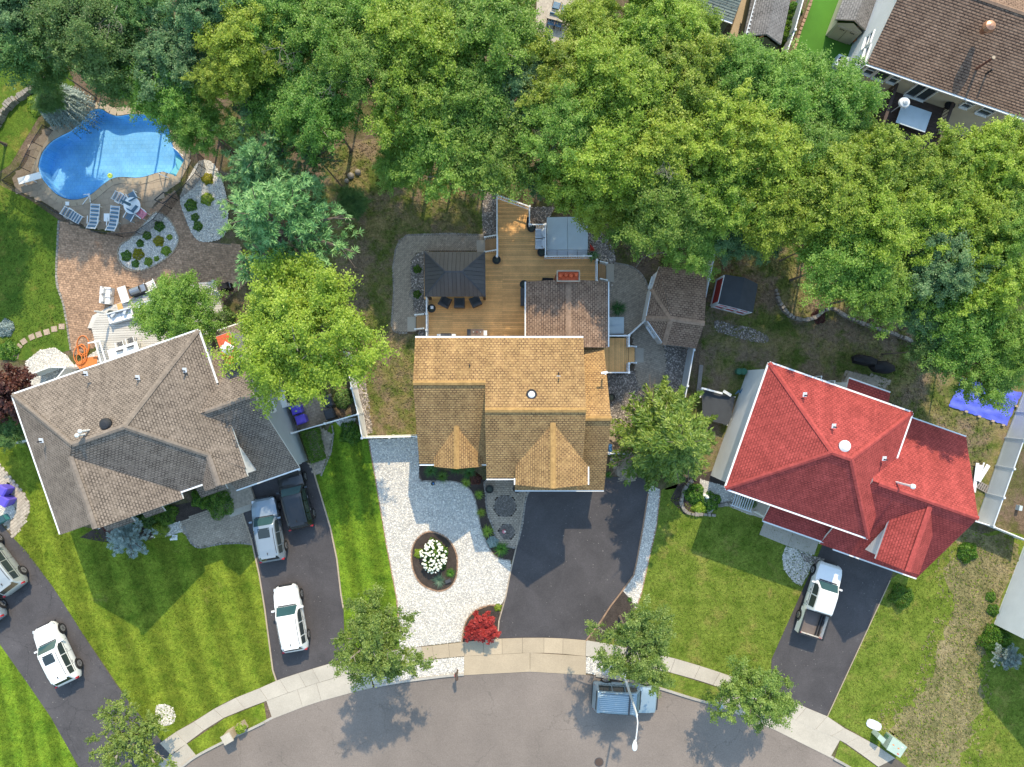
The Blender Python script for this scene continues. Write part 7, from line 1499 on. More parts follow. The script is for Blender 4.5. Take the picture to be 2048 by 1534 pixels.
SM = {'bush': shrub_mesh('bush_leaves', 'bush', 21), 'bush2': shrub_mesh('bush_leaves', 'bush', 22, 1500, .09, .7), 'hedge': shrub_mesh('bush_leaves', 'bush', 23, 3800, .05, .85), 'dark': shrub_mesh('bush_leaves', 'dark', 24, 2200, .07), 'lime': shrub_mesh('golden_leaves', 'lime', 25, 1200, .1, .75), 'silver': shrub_mesh('silver_leaves', 'silver', 26, 2200, .08, .7), 'yel': shrub_mesh('bush_leaves', 'yellow', 27, 1500, .09, .7), 'purp': shrub_mesh('purple_leaves', 'purple', 28, 1600, .08, .7),
 'grass': blade_mesh('grass_blades', 'grass', 31, 260, .022, .75), 'lily': blade_mesh('lily_blades', 'bush', 32, 120, .04, .8), 'ylily': blade_mesh('lily_blades', 'yellow', 34, 120, .04, .8), 'yucca': blade_mesh('yucca_blades', 'bluegr', 33, 90, .06, .35, .9)}
def plant(name, label, cat, x, y, dia, key, hk=1.0, group=None, z=0.0):
    r = dia / 2 / K; p = P(x, y, z + r * .5); o = link(name, SM[key]); o.location = (p.x, p.y, z + .02); o.scale = (r, r, r * hk); o.rotation_euler = (0, 0, random.uniform(0, 6.28)); return tag(o, label, cat, group)
for x, y, d, k, nm, hk, lab in ((700,868,48,'bush','shrub',1.0,'round green bush at the white fence corner post'),(684,798,40,'dark','shrub',1.0,'dark round bush right of the grey bins'),
 (436,1006,66,'hedge','shrub',1.1,'wide clipped dark shrub beside the driveway and entry steps'),(398,1000,40,'bush','shrub',1.0,'smaller round shrub left of the wide clipped shrub'),(327,1031,50,'hedge','shrub',1.1,'round clipped shrub left of the entry steps'),(316,1060,36,'yel','shrub',.9,'yellow green shrub on the white stones by the entry'),(262,1045,48,'bush2','shrub',1.0,'leafy green shrub under the taupe eave'),(225,1060,50,'purp','shrub',.8,'dark brownish shrub at the left end of the front bed'),(290,1040,40,'dark','shrub',1.0,'dark green shrub beside the silver blue spruce'),
 (1808,1195,50,'hedge','shrub',1.1,'round bright green bush beside the white pickup driveway'),(1940,1106,42,'bush','shrub',1.1,'round bright green bush on the dry grass'),(1390,988,44,'bush2','shrub',1.0,'leafy green shrub at the left of the stone bordered bed'),(1425,1005,40,'bush2','shrub',1.0,'leafy green shrub at the right of the stone bordered bed'),(1400,1018,30,'yel','shrub',.9,'yellowish shrub at the bottom of the stone bordered bed'),(1500,1000,46,'dark','shrub',.7,'dark low shrub under the red eave'),(1300,930,60,'bush2','shrub',1.2,'leafy shrub at the foot of the bushy yellow green tree'),
 (1640,632,30,'purp','shrub',.6,'reddish low plant at the bend of the stone wall'),(1564,60,62,'bush2','shrub',1.2,'wide leafy shrub between the grey workshop and the turf'),(1585,20,46,'bush2','shrub',1.2,'leafy shrub at the top edge beside the turf'),(1690,150,0,'bush','shrub',1,''),(1985,1100,0,'bush','shrub',1,''),
 (440,640,60,'dark','shrub',1.2,'dark green shrub on the gravel by the small deck tree'),(6,655,36,'silver','shrub',.8,'small silver blue shrub at the left edge of the side lawn'),(12,700,42,'bush2','shrub',.8,'bright green shrub at the left edge by the purple tree'),(470,265,70,'dark','shrub',1.2,'dark shrub between the pool terrace and the pine'),(70,205,46,'yel','shrub',.7,'yellowish shrub below the curved stone wall'),(740,520,0,'bush','shrub',1,''),(1985,1195,22,'bush2','shrub',1.0,'small plant at the foot of the grey ribbed wall, upper one'),(1990,1222,26,'bush2','shrub',1.0,'small plant at the foot of the grey ribbed wall, lower one'),(1245,903,0,'bush','shrub',1,'')):
    if d: plant(nm, lab, 'bush', x, y, d, k, hk)
tree('silver blue weeping spruce on the front lawn of the taupe roofed house', 252, 1076, 100, 2.6, 'spr', None, .6, 'blue_spruce'); tree('silver blue spruce behind the egg shaped shrub at right', 2022, 1318, 62, 2.6, 'spr', None, .8, 'blue_spruce')
eg = plant('clipped_shrub', 'large egg shaped clipped shrub at the right edge below the grey wall', 'shrub', 1996, 1284, 62, 'hedge', 1.5)
# weeping cedar by the pool
def weeping(name, label, x, y, dia, H):
    rng = np.random.default_rng(40); V = []; T = []
    for k in range(520):
        a0 = rng.uniform(0, 6.28); r0 = rng.uniform(0, .75); top = np.array([r0 * math.cos(a0), r0 * math.sin(a0) * .75, 1 - .45 * r0 + rng.uniform(-.1, .1)]); d = unit(np.array([math.cos(a0) + .2, math.sin(a0) - .55, 0])); L = rng.uniform(.3, .6); n = 16; t = np.linspace(0, 1, n)
        pos = top + d * (L * t)[:, None] + np.array([0, 0, 1.0]) * (-.9 * t ** 2)[:, None]; V.append(leaves(pos + rng.normal(0, .008, (n, 3)), unit(np.array([0, 0, 1.0]) + .3 * rng.normal(size=(n, 3))), .05, .022, rng, np.tile(d + [0, 0, -.3], (n, 1)) + .3 * rng.normal(size=(n, 3)))); T.append(np.full(n, rng.uniform(.1, .9)))
    p = P(x, y, H * .6); r = dia / 2 / K; t = thing(name, label, 'shrub', (p.x, p.y, 0)); o = link('foliage', leaf_mesh('weeping_foliage', np.concatenate(V), np.concatenate(T), LM['silver']), t, True); o.scale = (r * 1.05, r * 1.05, H); MB().cyl((0, 0, 0), (0, 0, H * .9), .08, .05, 7).build('trunk', M['bark'], t, local=True)
weeping('weeping_cedar', 'silver weeping cedar draped over the upper left edge of the pool', 116, 203, 92, 2.4)
# clipped box hedge
rng = np.random.default_rng(50); hq = PP([(600,864),(632,857),(645,918),(622,926)], 1.0); n = 4200; u, v = rng.uniform(0, 1, (2, n)); zz = rng.uniform(0, 1, n)
face = rng.integers(0, 3, n); u = np.where(face == 1, np.round(u), u); v = np.where(face == 2, np.round(v), v); zz = np.where(face == 0, 1, zz)
h0, h1, h2, h3 = [np.array(q[:2]) for q in hq]; pxy = (1 - v)[:, None] * ((1 - u)[:, None] * h0 + u[:, None] * h1) + v[:, None] * ((1 - u)[:, None] * h3 + u[:, None] * h2); pos = np.c_[pxy, zz * 1.0] + rng.normal(0, .03, (n, 3))
hg = link('clipped_hedge', leaf_mesh('hedge_leaves', leaves(pos, unit(rng.normal(size=(n, 3)) + [0, 0, .8]), .05, .03, rng), rng.uniform(.2, 1, n), LM['bush'])); tag(hg, 'box clipped bright green hedge beside the curved side walk', 'hedge')
# small bed plants
for i, (x, y, d, k, lab) in enumerate(((317,451,22,'bush2','green plant nearest the top of the white island bed'),(292,471,18,'bush2','green plant on the left shoulder of the white island bed'),(315,482,22,'lime','golden shrub at the right of the white island bed'),(274,507,24,'lime','golden shrub at the left of the white island bed'),(279,486,16,'bush2','small green plant just above the left golden shrub'),(250,511,22,'bush','dark green plant at the left tip of the white island bed'),(330,501,20,'yel','yellow green plant at the lower right of the white island bed'),(295,523,18,'yel','yellow green plant at the bottom middle of the white island bed'),(270,527,16,'bush2','green plant at the bottom left of the white island bed'),(312,517,11,'yel','tiny plant between the lower plants of the white island bed'),(338,474,12,'yel','tiny plant at the right edge of the white island bed'),
 (380,409,26,'bush2','green plant in the middle of the long white bed under the pine'),(388,434,17,'bush2','small plant below the middle of the long white bed under the pine'),(394,452,20,'bush','green plant at the bottom of the long white bed under the pine'),(413,357,24,'lime','golden plant at the top right of the long white bed under the pine'),(412,397,26,'yel','yellow green plant beside the pine in the long white bed'))):
    plant('bed_plant', lab, 'plant', x, y, d, k, .8, 'plants in the white stone beds by the pool', .05)
for x, y, d, k, lab in ((862,942,40,'grass','ornamental grass clump at the left of the bed under the small gable'),(884,953,36,'lily','bright green arching plant below the small gable'),(912,938,34,'grass','grass clump right of the small gable'),(938,946,40,'grass','tall grass clump beside the garage wall'),(932,966,28,'ylily','yellow green arching plant at the bend of the front bed'),(958,990,26,'ylily','yellow green plant left of the large paver circle'),(962,1026,26,'ylily','arching plant beside the entry path, upper middle'),(975,1064,34,'ylily','arching plant left of the small paver circle'),(1003,1100,44,'lily','large arching green plant at the end of the front bed'),(985,1085,24,'silver','greyish flowering plant at the lower part of the front bed'),(950,958,26,'purp','pinkish low shrub beside the garage wall'),
 (900,1147,28,'lily','green grassy plant at the right of the oval island bed'),(877,1163,34,'yucca','pale spiky yucca at the bottom of the oval island bed'),(837,1108,20,'yel','yellowish plant at the left of the oval island bed'),(996,1216,16,'yel','small yellow plant beside the red maple'),(1237,616,44,'grass','large fountain grass beside the round patio'),(1260,1200,16,'lily','small dry plant at the lower end of the right chip strip'),
 (834,538,17,'bush','small shrub in the upper pebble ring left of the gazebo'),(834,588,17,'bush','small shrub in the lower pebble ring left of the gazebo'),(1220,905,26,'lily','green plant beside the side walk at the garage corner'),(1218,950,22,'lily','green plants along the garage corner below the fence')):
    plant('garden_plant', lab, 'plant', x, y, d, k, .9)
for x, y, lab in ((834,538,'stone ring round the upper shrub left of the gazebo'),(833,588,'stone ring round the lower shrub left of the gazebo')): block_row('stone_ring', lab, 'stone ring', [(x + 13 * math.cos(t), y + 12 * math.sin(t)) for t in np.linspace(0, 5.9, 14)], M['stone'], .16, .1, .09, True)
# palm plant in a pot by the spa stairs
p = P(1187, 511, 1.3); pp = thing('potted_palm', 'potted broad leaved plant at the corner of the spa railing', 'plant', (p.x, p.y, DZ)); MB().lathe((0, 0, 0), pot_prof, 14).build('pot', M['pot'], pp, local=True); o = link('fronds', SM['yucca'], pp, True); o.location = (0, 0, .4); o.scale = (.6, .6, .6); o.data = blade_mesh('frond_blades', 'blue', 61, 36, .11, .5, .8)
# hydrangea with white heads
hy = thing('hydrangea', 'white flowering hydrangea in the oval island bed', 'shrub', P(868, 1110)); o = link('foliage', SM['bush2'], hy, True); o.scale = (.98, 1.22, 1.15)
fm = MB().lathe((0, 0, 0), [(.03, -.07), (.1, -.03), (.12, .03), (.08, .09), (.02, .11)], 8); fme = bpy.data.meshes.new('blossom'); fme.from_pydata(fm.v, [], fm.f); fme.materials.append(M['flower_w']); rr = random.Random(5)
for i in range(150):
    a = rr.uniform(0, 6.28); r = math.sqrt(rr.uniform(0, 1)) * .98; o = bpy.data.objects.new('blossom', fme); COL.objects.link(o); o.parent = hy; o.location = (r * .98 * math.cos(a), r * 1.22 * math.sin(a), 1.0 * math.sqrt(max(0, 1 - r * r * .85)) + .05); s = rr.uniform(.5, .85); o.scale = (s, s, s * .8)
bn = MB().obox(P(896, 1162, .1), .2, .12, .08, R(20)).build('garden_stone', M['charcoal']); tag(bn, 'dark flat stone beside the yucca in the oval bed', 'stone')
# boulders in the back lawn
for i, (x, y, d, lab) in enumerate(((702,352,14,'pale boulder in the shaded back lawn, left of three'),(716,345,13,'pale boulder in the shaded back lawn, upper right of three'),(694,362,9,'smallest pale boulder in the shaded back lawn'))):
    o = MB().lathe(P(x, y), [(d / 2 / K, 0), (d / 2.1 / K, .12), (d / 3 / K, .26), (.04, .3)], 9).build('boulder', M['stone'], smooth=True); tag(o, lab, 'boulder')
# grass tufts (stuff)
def tufts(name, px, m, dens, holes=(), size=.06, z=.01):
    poly = [(p.x, p.y) for p in PP(px)]; a = np.array(poly); lo, hi = np.maximum(a.min(0), [-40, -30]), np.minimum(a.max(0), [40, 30]); n = int(dens * (hi[0] - lo[0]) * (hi[1] - lo[1])); x = RNG.uniform(lo[0], hi[0], n); y = RNG.uniform(lo[1], hi[1], n); k = inpoly(x, y, poly)
    for h in holes: k &= ~inpoly(x, y, [(p.x, p.y) for p in PP(h)])
    x, y = x[k], y[k]; n = len(x); pos = np.c_[x, y, np.full(n, z + .03)]; s = size * RNG.uniform(.6, 1.4, n); nr = unit(np.c_[RNG.normal(0, .55, (n, 2)), np.ones(n)]); V = leaves(pos, nr, s, s * .5, RNG); o = link(name, np_mesh(name, V.reshape(-1, 3), np.arange(4 * n).reshape(n, 4), m)); o['kind'] = 'stuff'
HOUSE_HOLES = [[(25,790),(397,663),(520,640),(610,925),(470,985),(121,1066)]]
L1 = [(150,1050),(300,1080),(375,1090),(500,1090)] + D1L[2:] + [(519,1374),(448,1404),(354,1460),(330,1480),(257,1401),(163,1263),(107,1175),(28,1077),(61,1010),(20,900),(40,870),(118,1066)]
M['tuft'] = lawn_l
tufts('grass', L1, lawn_l, 50); tufts('grass', [(-60,1200),(0,1290),(53,1365),(102,1436),(158,1536),(-60,1560)], lawn_m, 50)
tufts('grass', [(632,958)] + [(x + 4, y) for x, y in D1R[2:]] + [(740,1305),(790,1195),(768,1085),(748,964),(735,880),(690,870)], lawn_m, 50)
tufts('grass', [(1326,990),(1316,1052),(1300,1127),(1287,1186),(1275,1240),(1352,1315),(1430,1339),(1538,1380),(1541,1318),(1640,1095),(1560,1040),(1420,1030),(1340,985)], lawn_r, 50)
tufts('grass', [(1656,1433),(1702,1330),(1784,1160),(1850,1110),(1930,1070),(1900,1220),(1850,1370),(1800,1430),(1815,1530),(1754,1489)], lawn_r, 50); tufts('grass', [(1935,1070),(1905,1130),(1908,1220),(1885,1290),(1858,1370),(1803,1430),(1793,1480),(1830,1534),(1935,1490),(1960,1400),(1955,1310),(1985,1230),(2035,1090)], lawn_d, 55, size=.07); tufts('grass', [(1895,1060),(1870,1140),(1870,1230),(1845,1290),(1815,1370),(1760,1420),(1750,1470),(1790,1510),(1960,1530),(1985,1400),(1975,1310),(2000,1230),(2040,1060)], lawn_d, 16, size=.1); tufts('grass', DRY, lawn_r, 14, size=.1)
tufts('grass', [(1960,1330),(1965,1400),(1935,1490),(1900,1560),(2080,1560),(2080,1300)], lawn_r, 50)
tufts('grass', [(660,300),(780,275),(940,390),(960,468),(815,468),(786,500),(784,660),(826,672),(828,868),(745,860),(722,780),(700,560)], lawn_p, 45, size=.09); tufts('grass', [(1440,480),(1560,490),(1850,690),(1900,820),(1990,850),(1950,1000),(1930,870),(1820,830),(1540,728),(1490,745),(1400,780),(1400,700),(1420,560)], lawn_p, 45, size=.09)
tufts('grass', [(-40,390),(10,380),(60,402),(112,440),(108,540),(120,600),(128,640),(130,690),(-40,700)], lawn_s, 50); tufts('grass', [(1190,470),(1300,430),(1420,480),(1400,540),(1270,530),(1235,520)], lawn_p, 40, size=.1)
tree('unseen tree added beyond the left edge to shade the side lawn', -168, 205, 240, 11, 'g1')  # added out of view, only to cast shade on the side lawn
# ============================================================ VEHICLES AND STREET FURNITURE
def paint(name, c, metal=0.0, rough=.3, coat=.5): return mat('paint_' + name, c, rough, .02, 1, 0, spec=.5, metal=metal, coat=coat)
def vehicle(label, cat, x, y, hx, hy, L, W, H, pm, kind='suv', sunroof=False, rails=True, rack=False, name='parked_car', group='cars and trucks parked at the houses'):
    """x,y centre at bonnet height; (hx,hy) picture direction of the nose"""
    p = P(x, y, .9); t = thing(name, label, cat, (p.x, p.y, .03), math.atan2(-hy, hx), group)
    if kind == 'suv':
        F = [0, .012, .04, .12, .24, .285, .40, .46, .60, .78, .885, .965, .99, 1]; ZT = [.60, .72, .86, .94, 1.0, 1.04, 1.60, 1.655, 1.67, 1.64, 1.56, 1.10, .95, .66]
        WW = [.58, .72, .85, .95, .985, .99, 1, 1, 1, 1, .985, .93, .88, .74]; RW = [.50, .64, .76, .83, .86, .87, .775, .765, .76, .755, .745, .80, .82, .70]; cab = (.285, .40, .885, .965)
    elif kind == 'boxy':
        F = [0, .01, .03, .12, .24, .275, .36, .42, .60, .80, .955, .98, .992, 1]; ZT = [.70, .9, 1.0, 1.05, 1.08, 1.1, 1.68, 1.76, 1.80, 1.80, 1.76, 1.2, .98, .7]
        WW = [.78, .88, .94, .98, 1, 1, 1, 1, 1, 1, 1, .98, .95, .88]; RW = [.7, .8, .85, .87, .88, .88, .8, .79, .785, .785, .78, .82, .86, .8]; cab = (.275, .36, .955, .98)
    else:
        F = [0, .012, .035, .10, .2, .235, .33, .38, .50, .615, .635, .64, .66, .66001]; ZT = [.66, .84, .98, 1.04, 1.09, 1.12, 1.66, 1.74, 1.76, 1.73, 1.66, 1.5, 1.12, 1.1]
        WW = [.72, .82, .9, .97, 1, 1, 1, 1, 1, 1, 1, 1, 1, 1]; RW = [.64, .74, .8, .85, .87, .88, .72, .71, .705, .7, .7, .72, .86, .86]; cab = (.235, .33, .62, .645)
    ZT = [z * H / 1.67 if z > 1.2 else z for z in ZT]; hw = W / 2; belt = 1.0 if kind == 'suv' else 1.08
    g = lambda f, A: float(np.interp(f, F, A)); X = lambda f: L / 2 - f * L
    def side(f, s):     # s 0 belt .. 1 roof edge
        zt = g(f, ZT) - .05; zb = min(belt, zt - .02); wb = hw * g(f, WW) * .97; return Vector((X(f), wb + (hw * g(f, RW) - wb) * s, zb + (zt - zb) * s))
    fs = sorted(set(F + list(np.linspace(.02, max(F) - .005, 34)))); mb = MB(); row = 15
    for f in fs:
        w, zt, rw_ = hw * g(f, WW), g(f, ZT), hw * g(f, RW); zb = min(belt, zt - .07); b0 = .28 if .05 < f < max(F) - .05 else .36
        half = [(w * .9, b0), (w * .985, .48), (w, min(.72, zb - .03)), (w * .97, zb), (rw_ + .012, zt - .055), (rw_ - .05, zt - .012), (rw_ * .5, zt + .012), (0, zt + .018)]
        pr = half + [(-a, b) for a, b in half[-2::-1]]; mb.v += [(X(f), a, b) for a, b in pr]
    for i in range(len(fs) - 1):
        for j in range(row - 1): a = i * row + j; mb.f.append([a, a + 1, a + row + 1, a + row]); mb.uv.append(None)
    mb.f.append(list(range(row))[::-1]); mb.f.append([(len(fs) - 1) * row + j for j in range(row)]); mb.uv += [None, None]
    body = mb.build('body', pm, t, True, True, 32); B = lambda m_, n, mm, par=t, **k: m_.build(n, mm, par, local=True, **k)
    def topgrid(f0, f1, s0, s1, n, m_, off=.012, nf=4, ns=8):
        q = MB(); V = []
        for i in range(nf + 1):
            f = f0 + (f1 - f0) * i / nf; zt, rw_ = g(f, ZT), hw * g(f, RW) - .05
            for j in range(ns + 1): s = s0 + (s1 - s0) * j / ns; V.append((X(f), s * rw_, zt + .018 - .03 * abs(s) ** 2.2 + off))
        q.add(V, [(i * (ns + 1) + j, i * (ns + 1) + j + 1, (i + 1) * (ns + 1) + j + 1, (i + 1) * (ns + 1) + j) for i in range(nf) for j in range(ns)]); return B(q, n, m_, smooth=True)
    c0, c1, c2, c3 = cab; topgrid(c0 + .006, c1 - .004, -.97, .97, 'windscreen', M['teal_glass'], .016); topgrid(c2 + .008, c3 - .008, -.93, .93, 'rear_window', M['glass'], .016)
    topgrid(c0 - .012, c0 + .004, -.85, .85, 'wiper_cowl', M['dark'], .008, 1)
    if sunroof: topgrid(c1 + .04, c1 + .04 + .15, -.62, .62, 'sunroof', M['glass'], .012, 2)
    if kind == 'suv' and sunroof == 2: topgrid(c1 + .21, c1 + .36, -.62, .62, 'sunroof', M['glass'], .012, 2)
    rngs = [(c0 + .07, c0 + .25), (c0 + .265, c0 + .45), (c0 + .465, c2 - .02)] if kind != 'pickup' else [(c0 + .06, c0 + .2), (c0 + .215, c2 - .02)]
    for sgn in (-1, 1):
        for f0, f1 in rngs:
            q = MB(); V = []
            for i in range(5):
                f = f0 + (f1 - f0) * i / 4
                for s in (.12, .5, .82): v = side(f, s); V.append((v.x, sgn * (v.y + .03), v.z + .012))
            q.add(V, [(i * 3 + j, i * 3 + j + 1, (i + 1) * 3 + j + 1, (i + 1) * 3 + j) for i in range(4) for j in range(2)]); B(q, 'side_window', M['glass'])
        sm = MB()
        for f in [c0 + .06, c0 + .257, c0 + .457] if kind != 'pickup' else [c0 + .05, c0 + .207, c2 - .01]: sm.bar((X(f), sgn * hw * 1.002, .42), (X(f), sgn * (hw * .975 + .006), belt - .02), .016, .016)
        sm.bar((X(c0 + .05), sgn * (hw * .985 + .012), belt - .03), (X(c2 - .02), sgn * (hw * .975 + .012), belt - .03), .02, .016); B(sm, 'door_seam', M['dark'])
        mp = side(c0 + .05, .05); B(MB().obox((mp.x, sgn * (hw + .09), mp.z + .02), .06, .11, .07), 'mirror', pm)
        for f in ((c0 + .22), (c0 + .42)) if kind != 'pickup' else (c0 + .17, c0 + .34): B(MB().obox((X(f), sgn * (hw * .995), .88), .09, .018, .018), 'door_handle', M['dark'] if kind == 'pickup' else M['rim'])
        B(MB().obox((X(.045), sgn * hw * .70, .78), .09, .16, .06, -sgn * .35), 'headlight', M['lamp']); B(MB().obox((X(.972 if kind != 'pickup' else .992), sgn * hw * .84, .95), .06, .1, .1, sgn * .3), 'tail_light', M['red_light'])
        if rails and kind != 'pickup':
            for k in range(5): pass
            z = g(.6, ZT); B(MB().tube([Vector((X(f), sgn * (hw * g(f, RW) - .06), g(f, ZT) + .055)) for f in np.linspace(c1 + .05, c2 - .04, 6)], .018, 5), 'roof_rail', M['dark'])
        for f in (.175, .80) if kind != 'pickup' else (.155, .79):
            wy = sgn * (hw - .1); wh = B(MB().cyl((X(f), wy - sgn * .12, .36), (X(f), wy + sgn * .13, .36), .37, .36, 20), 'wheel', M['tyre']); r_ = MB().cyl((X(f), wy + sgn * .1, .36), (X(f), wy + sgn * .135, .36), .24, .235, 16)
            B(r_, 'rim', M['rim'], wh); sp_ = MB()
            for k in range(5): a = k * 1.257; sp_.bar((X(f), wy + sgn * .14, .36), (X(f) + .21 * math.cos(a), wy + sgn * .14, .36 + .21 * math.sin(a)), .03, .012)
            B(sp_, 'spokes', M['dark'], wh); ar = MB()
            for k in range(11):
                a0, a1 = math.pi * k / 11, math.pi * (k + 1) / 11; ar.add([(X(f) + r * math.cos(a), sgn * (hw * 1.004), .36 + r * math.sin(a)) for r, a in ((.38, a0), (.45, a0), (.45, a1), (.38, a1))], [(0, 1, 2, 3)])
            B(ar, 'wheel_arch', M['dark'])
    B(MB().obox((X(.004), 0, .60), .05, hw * .5, .12), 'grille', M['dark']); B(MB().obox((X(.012), 0, .40), .06, hw * .8, .07), 'bumper', M['dark']); B(MB().obox((X(.992), 0, .45), .06, hw * .85, .09), 'bumper', M['dark'])
    if kind == 'suv': B(MB().obox((X(c2 + .004), 0, g(c2, ZT) + .01), .09, hw * .55, .02), 'spoiler', pm); B(MB().obox((X(c2 - .05), 0, g(c2 - .05, ZT) + .05), .08, .015, .03), 'antenna', M['dark'])
    if kind == 'boxy':
        for k in range(-4, 5): B(MB().bar((X(.40), k * .135, g(.6, ZT) + .02), (X(.93), k * .135, g(.8, ZT) + .02), .035, .035), 'roof_rib', M['cover'])
        B(MB().obox((X(.47), 0, g(.47, ZT) + .05), .06, hw * .74, .03), 'roof_bar', M['charcoal']); B(MB().obox((X(-.006), 0, .62), .06, hw * .8, .12), 'bull_bar', M['dark'])
    if kind == 'pickup':
        x0, x1 = X(.66), X(1.0); bd = MB(); zf, zt = .72, 1.12; iw = hw - .1
        for s in (-1, 1): bd.obox(((x0 + x1) / 2, s * (hw - .05), .78), (x0 - x1) / 2, .05, .36)
        B(bd, 'bed_side', pm); B(MB().obox((x1 + .04, 0, .82), .05, hw - .1, .32), 'tailgate', pm); B(MB().obox(((x0 + x1) / 2, 0, .62), (x0 - x1) / 2 - .02, iw, .04), 'bed_floor', mat('bed_liner', (.13, .105, .095), .8, .1)); B(MB().obox((x0 - .04, 0, .9), .03, iw, .24), 'bed_front', M['dark'])
        for s in (-1, 1): B(MB().obox(((x0 + x1) / 2, s * (hw - .05), 1.15), (x0 - x1) / 2, .06, .02), 'bed_rail', M['dark'])
        B(MB().obox((x1 + .04, 0, 1.15), .06, hw - .06, .02), 'bed_rail', M['dark'])
        for k in range(4): B(MB().bar((x0 - .2, -iw + .12 + k * .09, .74 + .05 * (k % 2)), (x1 + .15, -iw + .1 + k * .1, .74 + .05 * (k % 2)), .05, .06), 'cargo_bar', M['black'] if k % 2 else M['charcoal'])
    return t
pw_, ps, pb, pbl = paint('white', (.74, .75, .76)), paint('silver', (.24, .29, .34), .25), paint('black', (.008, .009, .012)), paint('blue_silver', (.23, .31, .37), .15, coat=.3); pg = paint('grey', (.36, .39, .40), .3)
vehicle('silver SUV with a dark sunroof beside the entry walk', 'SUV', 535, 1060, -20, -116, 4.6, 1.88, 1.68, ps, sunroof=True)
vehicle('black SUV close to the garage of the taupe roofed house', 'SUV', 590, 999, -26, -112, 4.35, 1.86, 1.68, pb)
vehicle('white SUV lower down the driveway near the pavement', 'SUV', 580, 1238, -22, -127, 4.75, 1.9, 1.7, pw_)
vehicle('white SUV with a dark sunroof on the cracked driveway at bottom left', 'SUV', 110, 1309, -50, -105, 4.5, 1.86, 1.62, pw_, sunroof=True)
vehicle('silver grey SUV cut by the left edge, rear towards the lawn', 'SUV', -8, 1128, -60, -80, 4.7, 1.9, 1.66, pg)
vehicle('silver blue car mostly outside the left edge', 'car', -48, 1196, -60, -80, 4.5, 1.85, 1.5, ps)
vehicle('white crew cab pickup with an open cargo bed on the right driveway', 'pickup', 1641, 1200, 44, -138, 5.35, 1.85, 1.76, pw_, 'pickup', name='pickup_truck')
vehicle('boxy pale blue off road wagon parked in the street by the lamp post', 'SUV', 1250, 1396, 130, 9, 4.6, 1.9, 1.83, pbl, 'boxy')
# street lamp
b = P(1247, 1347); sl_ = thing('street_lamp', 'tall grey street lamp arching over the pale blue wagon', 'street lamp', b); tp_ = P(1274, 1430, 6.3); b2 = Vector((b.x, b.y, 0))
MB().cyl(b2, Vector((tp_.x, tp_.y, 6.3)), .10, .065, 10).build('pole', M['greyfence'], sl_); hd = P(1270, 1492, 6.9); MB().tube([Vector(tp_) - Vector((0, 0, .1)), P(1275.5, 1445, 6.55), P(1274, 1462, 6.75), hd], .04, 8).build('arm', M['greyfence'], sl_); MB().cyl(b2, b2 + Vector((0, 0, .25)), .16, .13, 10).build('base', M['greyfence'], sl_)
lh = MB(); hx = P(1270, 1480, 6.9); ln = P(1269, 1502, 6.95); d_ = Vector(ln) - Vector(hx); ll = d_.length; x_ = d_.normalized(); y_ = Vector((-x_.y, x_.x, 0)).normalized(); V = []; ks = [(0, .05), (.15, .09), (.45, .16), (.75, .17), (.93, .12), (1.0, .04)]
for f_, w_ in ks:
    c = Vector(hx) + d_ * f_
    for a in range(8): q = 2 * math.pi * a / 8; V.append(c + y_ * (w_ * math.cos(q)) + Vector((0, 0, w_ * .45 * math.sin(q))))
lh.add(V, [(i * 8 + j, i * 8 + (j + 1) % 8, (i + 1) * 8 + (j + 1) % 8, (i + 1) * 8 + j) for i in range(5) for j in range(8)] + [tuple(range(8))[::-1], tuple(range(40, 48))]); lh.build('lamp_head', M['white'], sl_, smooth=True)
MB().lathe(Vector(hx) + d_ * .6 + Vector((0, 0, .05)), [(.03, 0), (.03, .06)], 8).build('sensor', M['whitemetal'], sl_)
def mailbox(label, x, y, z, ang, m, mp):
    p = P(x, y, z); t = thing('mailbox', label, 'mailbox', (p.x, p.y, 0), R(ang)); B = lambda q, n, mm: q.build(n, mm, t, local=True); B(MB().bar((0, 0, 0), (0, 0, z), .1, .1), 'post', mp); q = MB(); n = 8; V = []
    pr = [(-.1, 0), (.1, 0)] + [(.1 * math.cos(a), .12 + .1 * math.sin(a)) for a in np.linspace(0, math.pi, n)]; k = len(pr); V = [(xx, yy, z + zz) for xx in (-.26, .26) for yy, zz in pr]
    B(q.add(V, [(i, (i + 1) % k, k + (i + 1) % k, k + i) for i in range(k)] + [tuple(range(k))[::-1], tuple(range(k, 2 * k))]), 'box', m); B(MB().obox((.1, .12, z + .16), .08, .01, .05), 'flag', M['red'] if mp is M['brown'] else m)
M['bluegrey'] = mat('blue_grey_metal', (.32, .42, .5), .45, .06, 2, 0)
mailbox('slim dark mailbox on a post at the kerb left of the beige apron', 913, 1352, 1.1, 98, M['brown'], M['brown']); mailbox('pale blue mailbox on a post at the kerb by the right street tree', 1441, 1414, 1.15, 70, M['bluegrey'], M['bluegrey'])
mp = thing('mailbox_pillar', 'stone mailbox pillar with a plant on top at the kerb, bottom left', 'mailbox pillar', P(462, 1470)); p = P(460, 1470, .6); MB().obox((p.x, p.y, .55), .3, .28, .55, R(30)).build('pillar', M['coping'], mp); MB().obox((p.x, p.y, 1.13), .36, .34, .04, R(30)).build('capstone', M['concrete'], mp)
o = link('pillar_plant', SM['yel'], mp); q = P(478, 1460, .8); o.location = Vector((q.x, q.y, .5)) - mp.location; o.scale = (.4, .4, .6); MB().obox((q.x, q.y, .3), .3, .3, .3, R(30)).build('planter_box', M['coping'], mp)
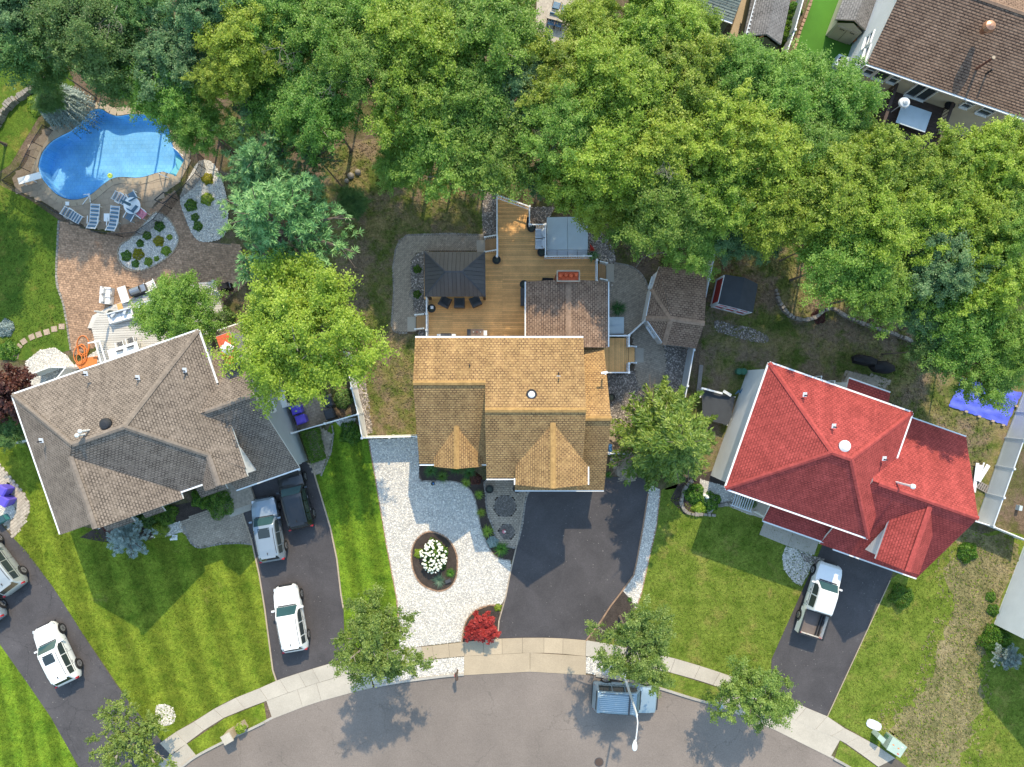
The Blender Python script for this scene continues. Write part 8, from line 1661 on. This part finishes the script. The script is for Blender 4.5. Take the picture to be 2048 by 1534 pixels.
# utility boxes
def cab(label, q, h, m, name='utility_box', kind='utility box'):
    q = PP(q, h); c = sum(q, Vector()) / 4; t = thing(name, label, kind, (c.x, c.y, 0)); MB().prism([tuple(a[:2]) for a in q], 0, h - .05).build('cabinet', m, t); cc = [c + (a - c) * 1.04 for a in q]; MB().prism([tuple(a[:2]) for a in cc], h - .05, h).build('lid', m, t); return t
t = cab('large pale green utility cabinet with small stickers at bottom right', [(1786,1475),(1814,1494),(1800,1515),(1774,1499)], .9, M['green_box'])
for x, y, m_ in ((1787,1490,'orange'), (1797,1497,'orange'), (1796,1508,'red'), (1805,1495,'white')): MB().obox(P(x, y, .905), .07, .035, .004, R(-30)).build('sticker', M[m_], t)
cab('small pale green utility post box beside the large cabinet', [(1760,1469),(1772,1479),(1766,1488),(1755,1477)], .9, M['green_box']); cab('dark green hose box between the two utility boxes', [(1778,1472),(1789,1480),(1785,1485),(1775,1477)], .5, mat('dark_green_box', (.08, .17, .1), .5), 'small_box', 'box')
lid = MB().prism([tuple(a[:2]) for a in PP(spline([(1738,1437),(1761,1447),(1757,1461),(1733,1451)], 3))], 0, .08).build('utility_cover', M['greyfence']); tag(lid, 'flat pale utility cover in the lawn above the green cabinets', 'cover')
mh = thing('manhole_cover', 'round rusty manhole cover in the street below the wagon', 'manhole', P(1198, 1524)); p = P(1198, 1524); MB().lathe((p.x, p.y, .0), [(.34, 0), (.34, .026)], 22).build('frame', M['charcoal'], mh); MB().lathe((p.x, p.y, .01), [(.29, 0), (.29, .022)], 22).build('cover', M['brown'], mh)
# small garden lights / statues
for x, y, lab in ((1008,1064,'small pinkish flower figure on the small paver circle'), (865,968,'small green ornament on the white chips by the front bed')):
    t = lathe_thing('garden_figure', lab, 'ornament', x, y, .03, [(.1, 0), (.14, .12), (.09, .25), (.12, .36), (.03, .45)], M['pink'] if x > 900 else M['tank'], 'body'); MB().lathe((.05, .03, .35), [(.07, 0), (.08, .06), (.02, .1)], 8).build('head', M['flower_w'] if x > 900 else M['blue'], t, local=True)
for x, y, lab in ((1414,994,'white garden statue in the stone bordered bed'), (345,1077,'white sign card at the edge of the front bed')):
    t = lathe_thing('garden_figure', lab, 'ornament', x, y, .0, [(.13, 0), (.1, .2), (.14, .4), (.06, .55), (.09, .65), (.02, .75)], M['white'], 'body', .4); MB().obox((0, 0, .05), .18, .18, .05).build('base', M['white'], t, local=True)
bb = MB().obox(P(1219, 898, .5), .12, .35, .5).build('blue_bin', M['blue']); tag(bb, 'blue bin against the garage side wall above the fence', 'bin')
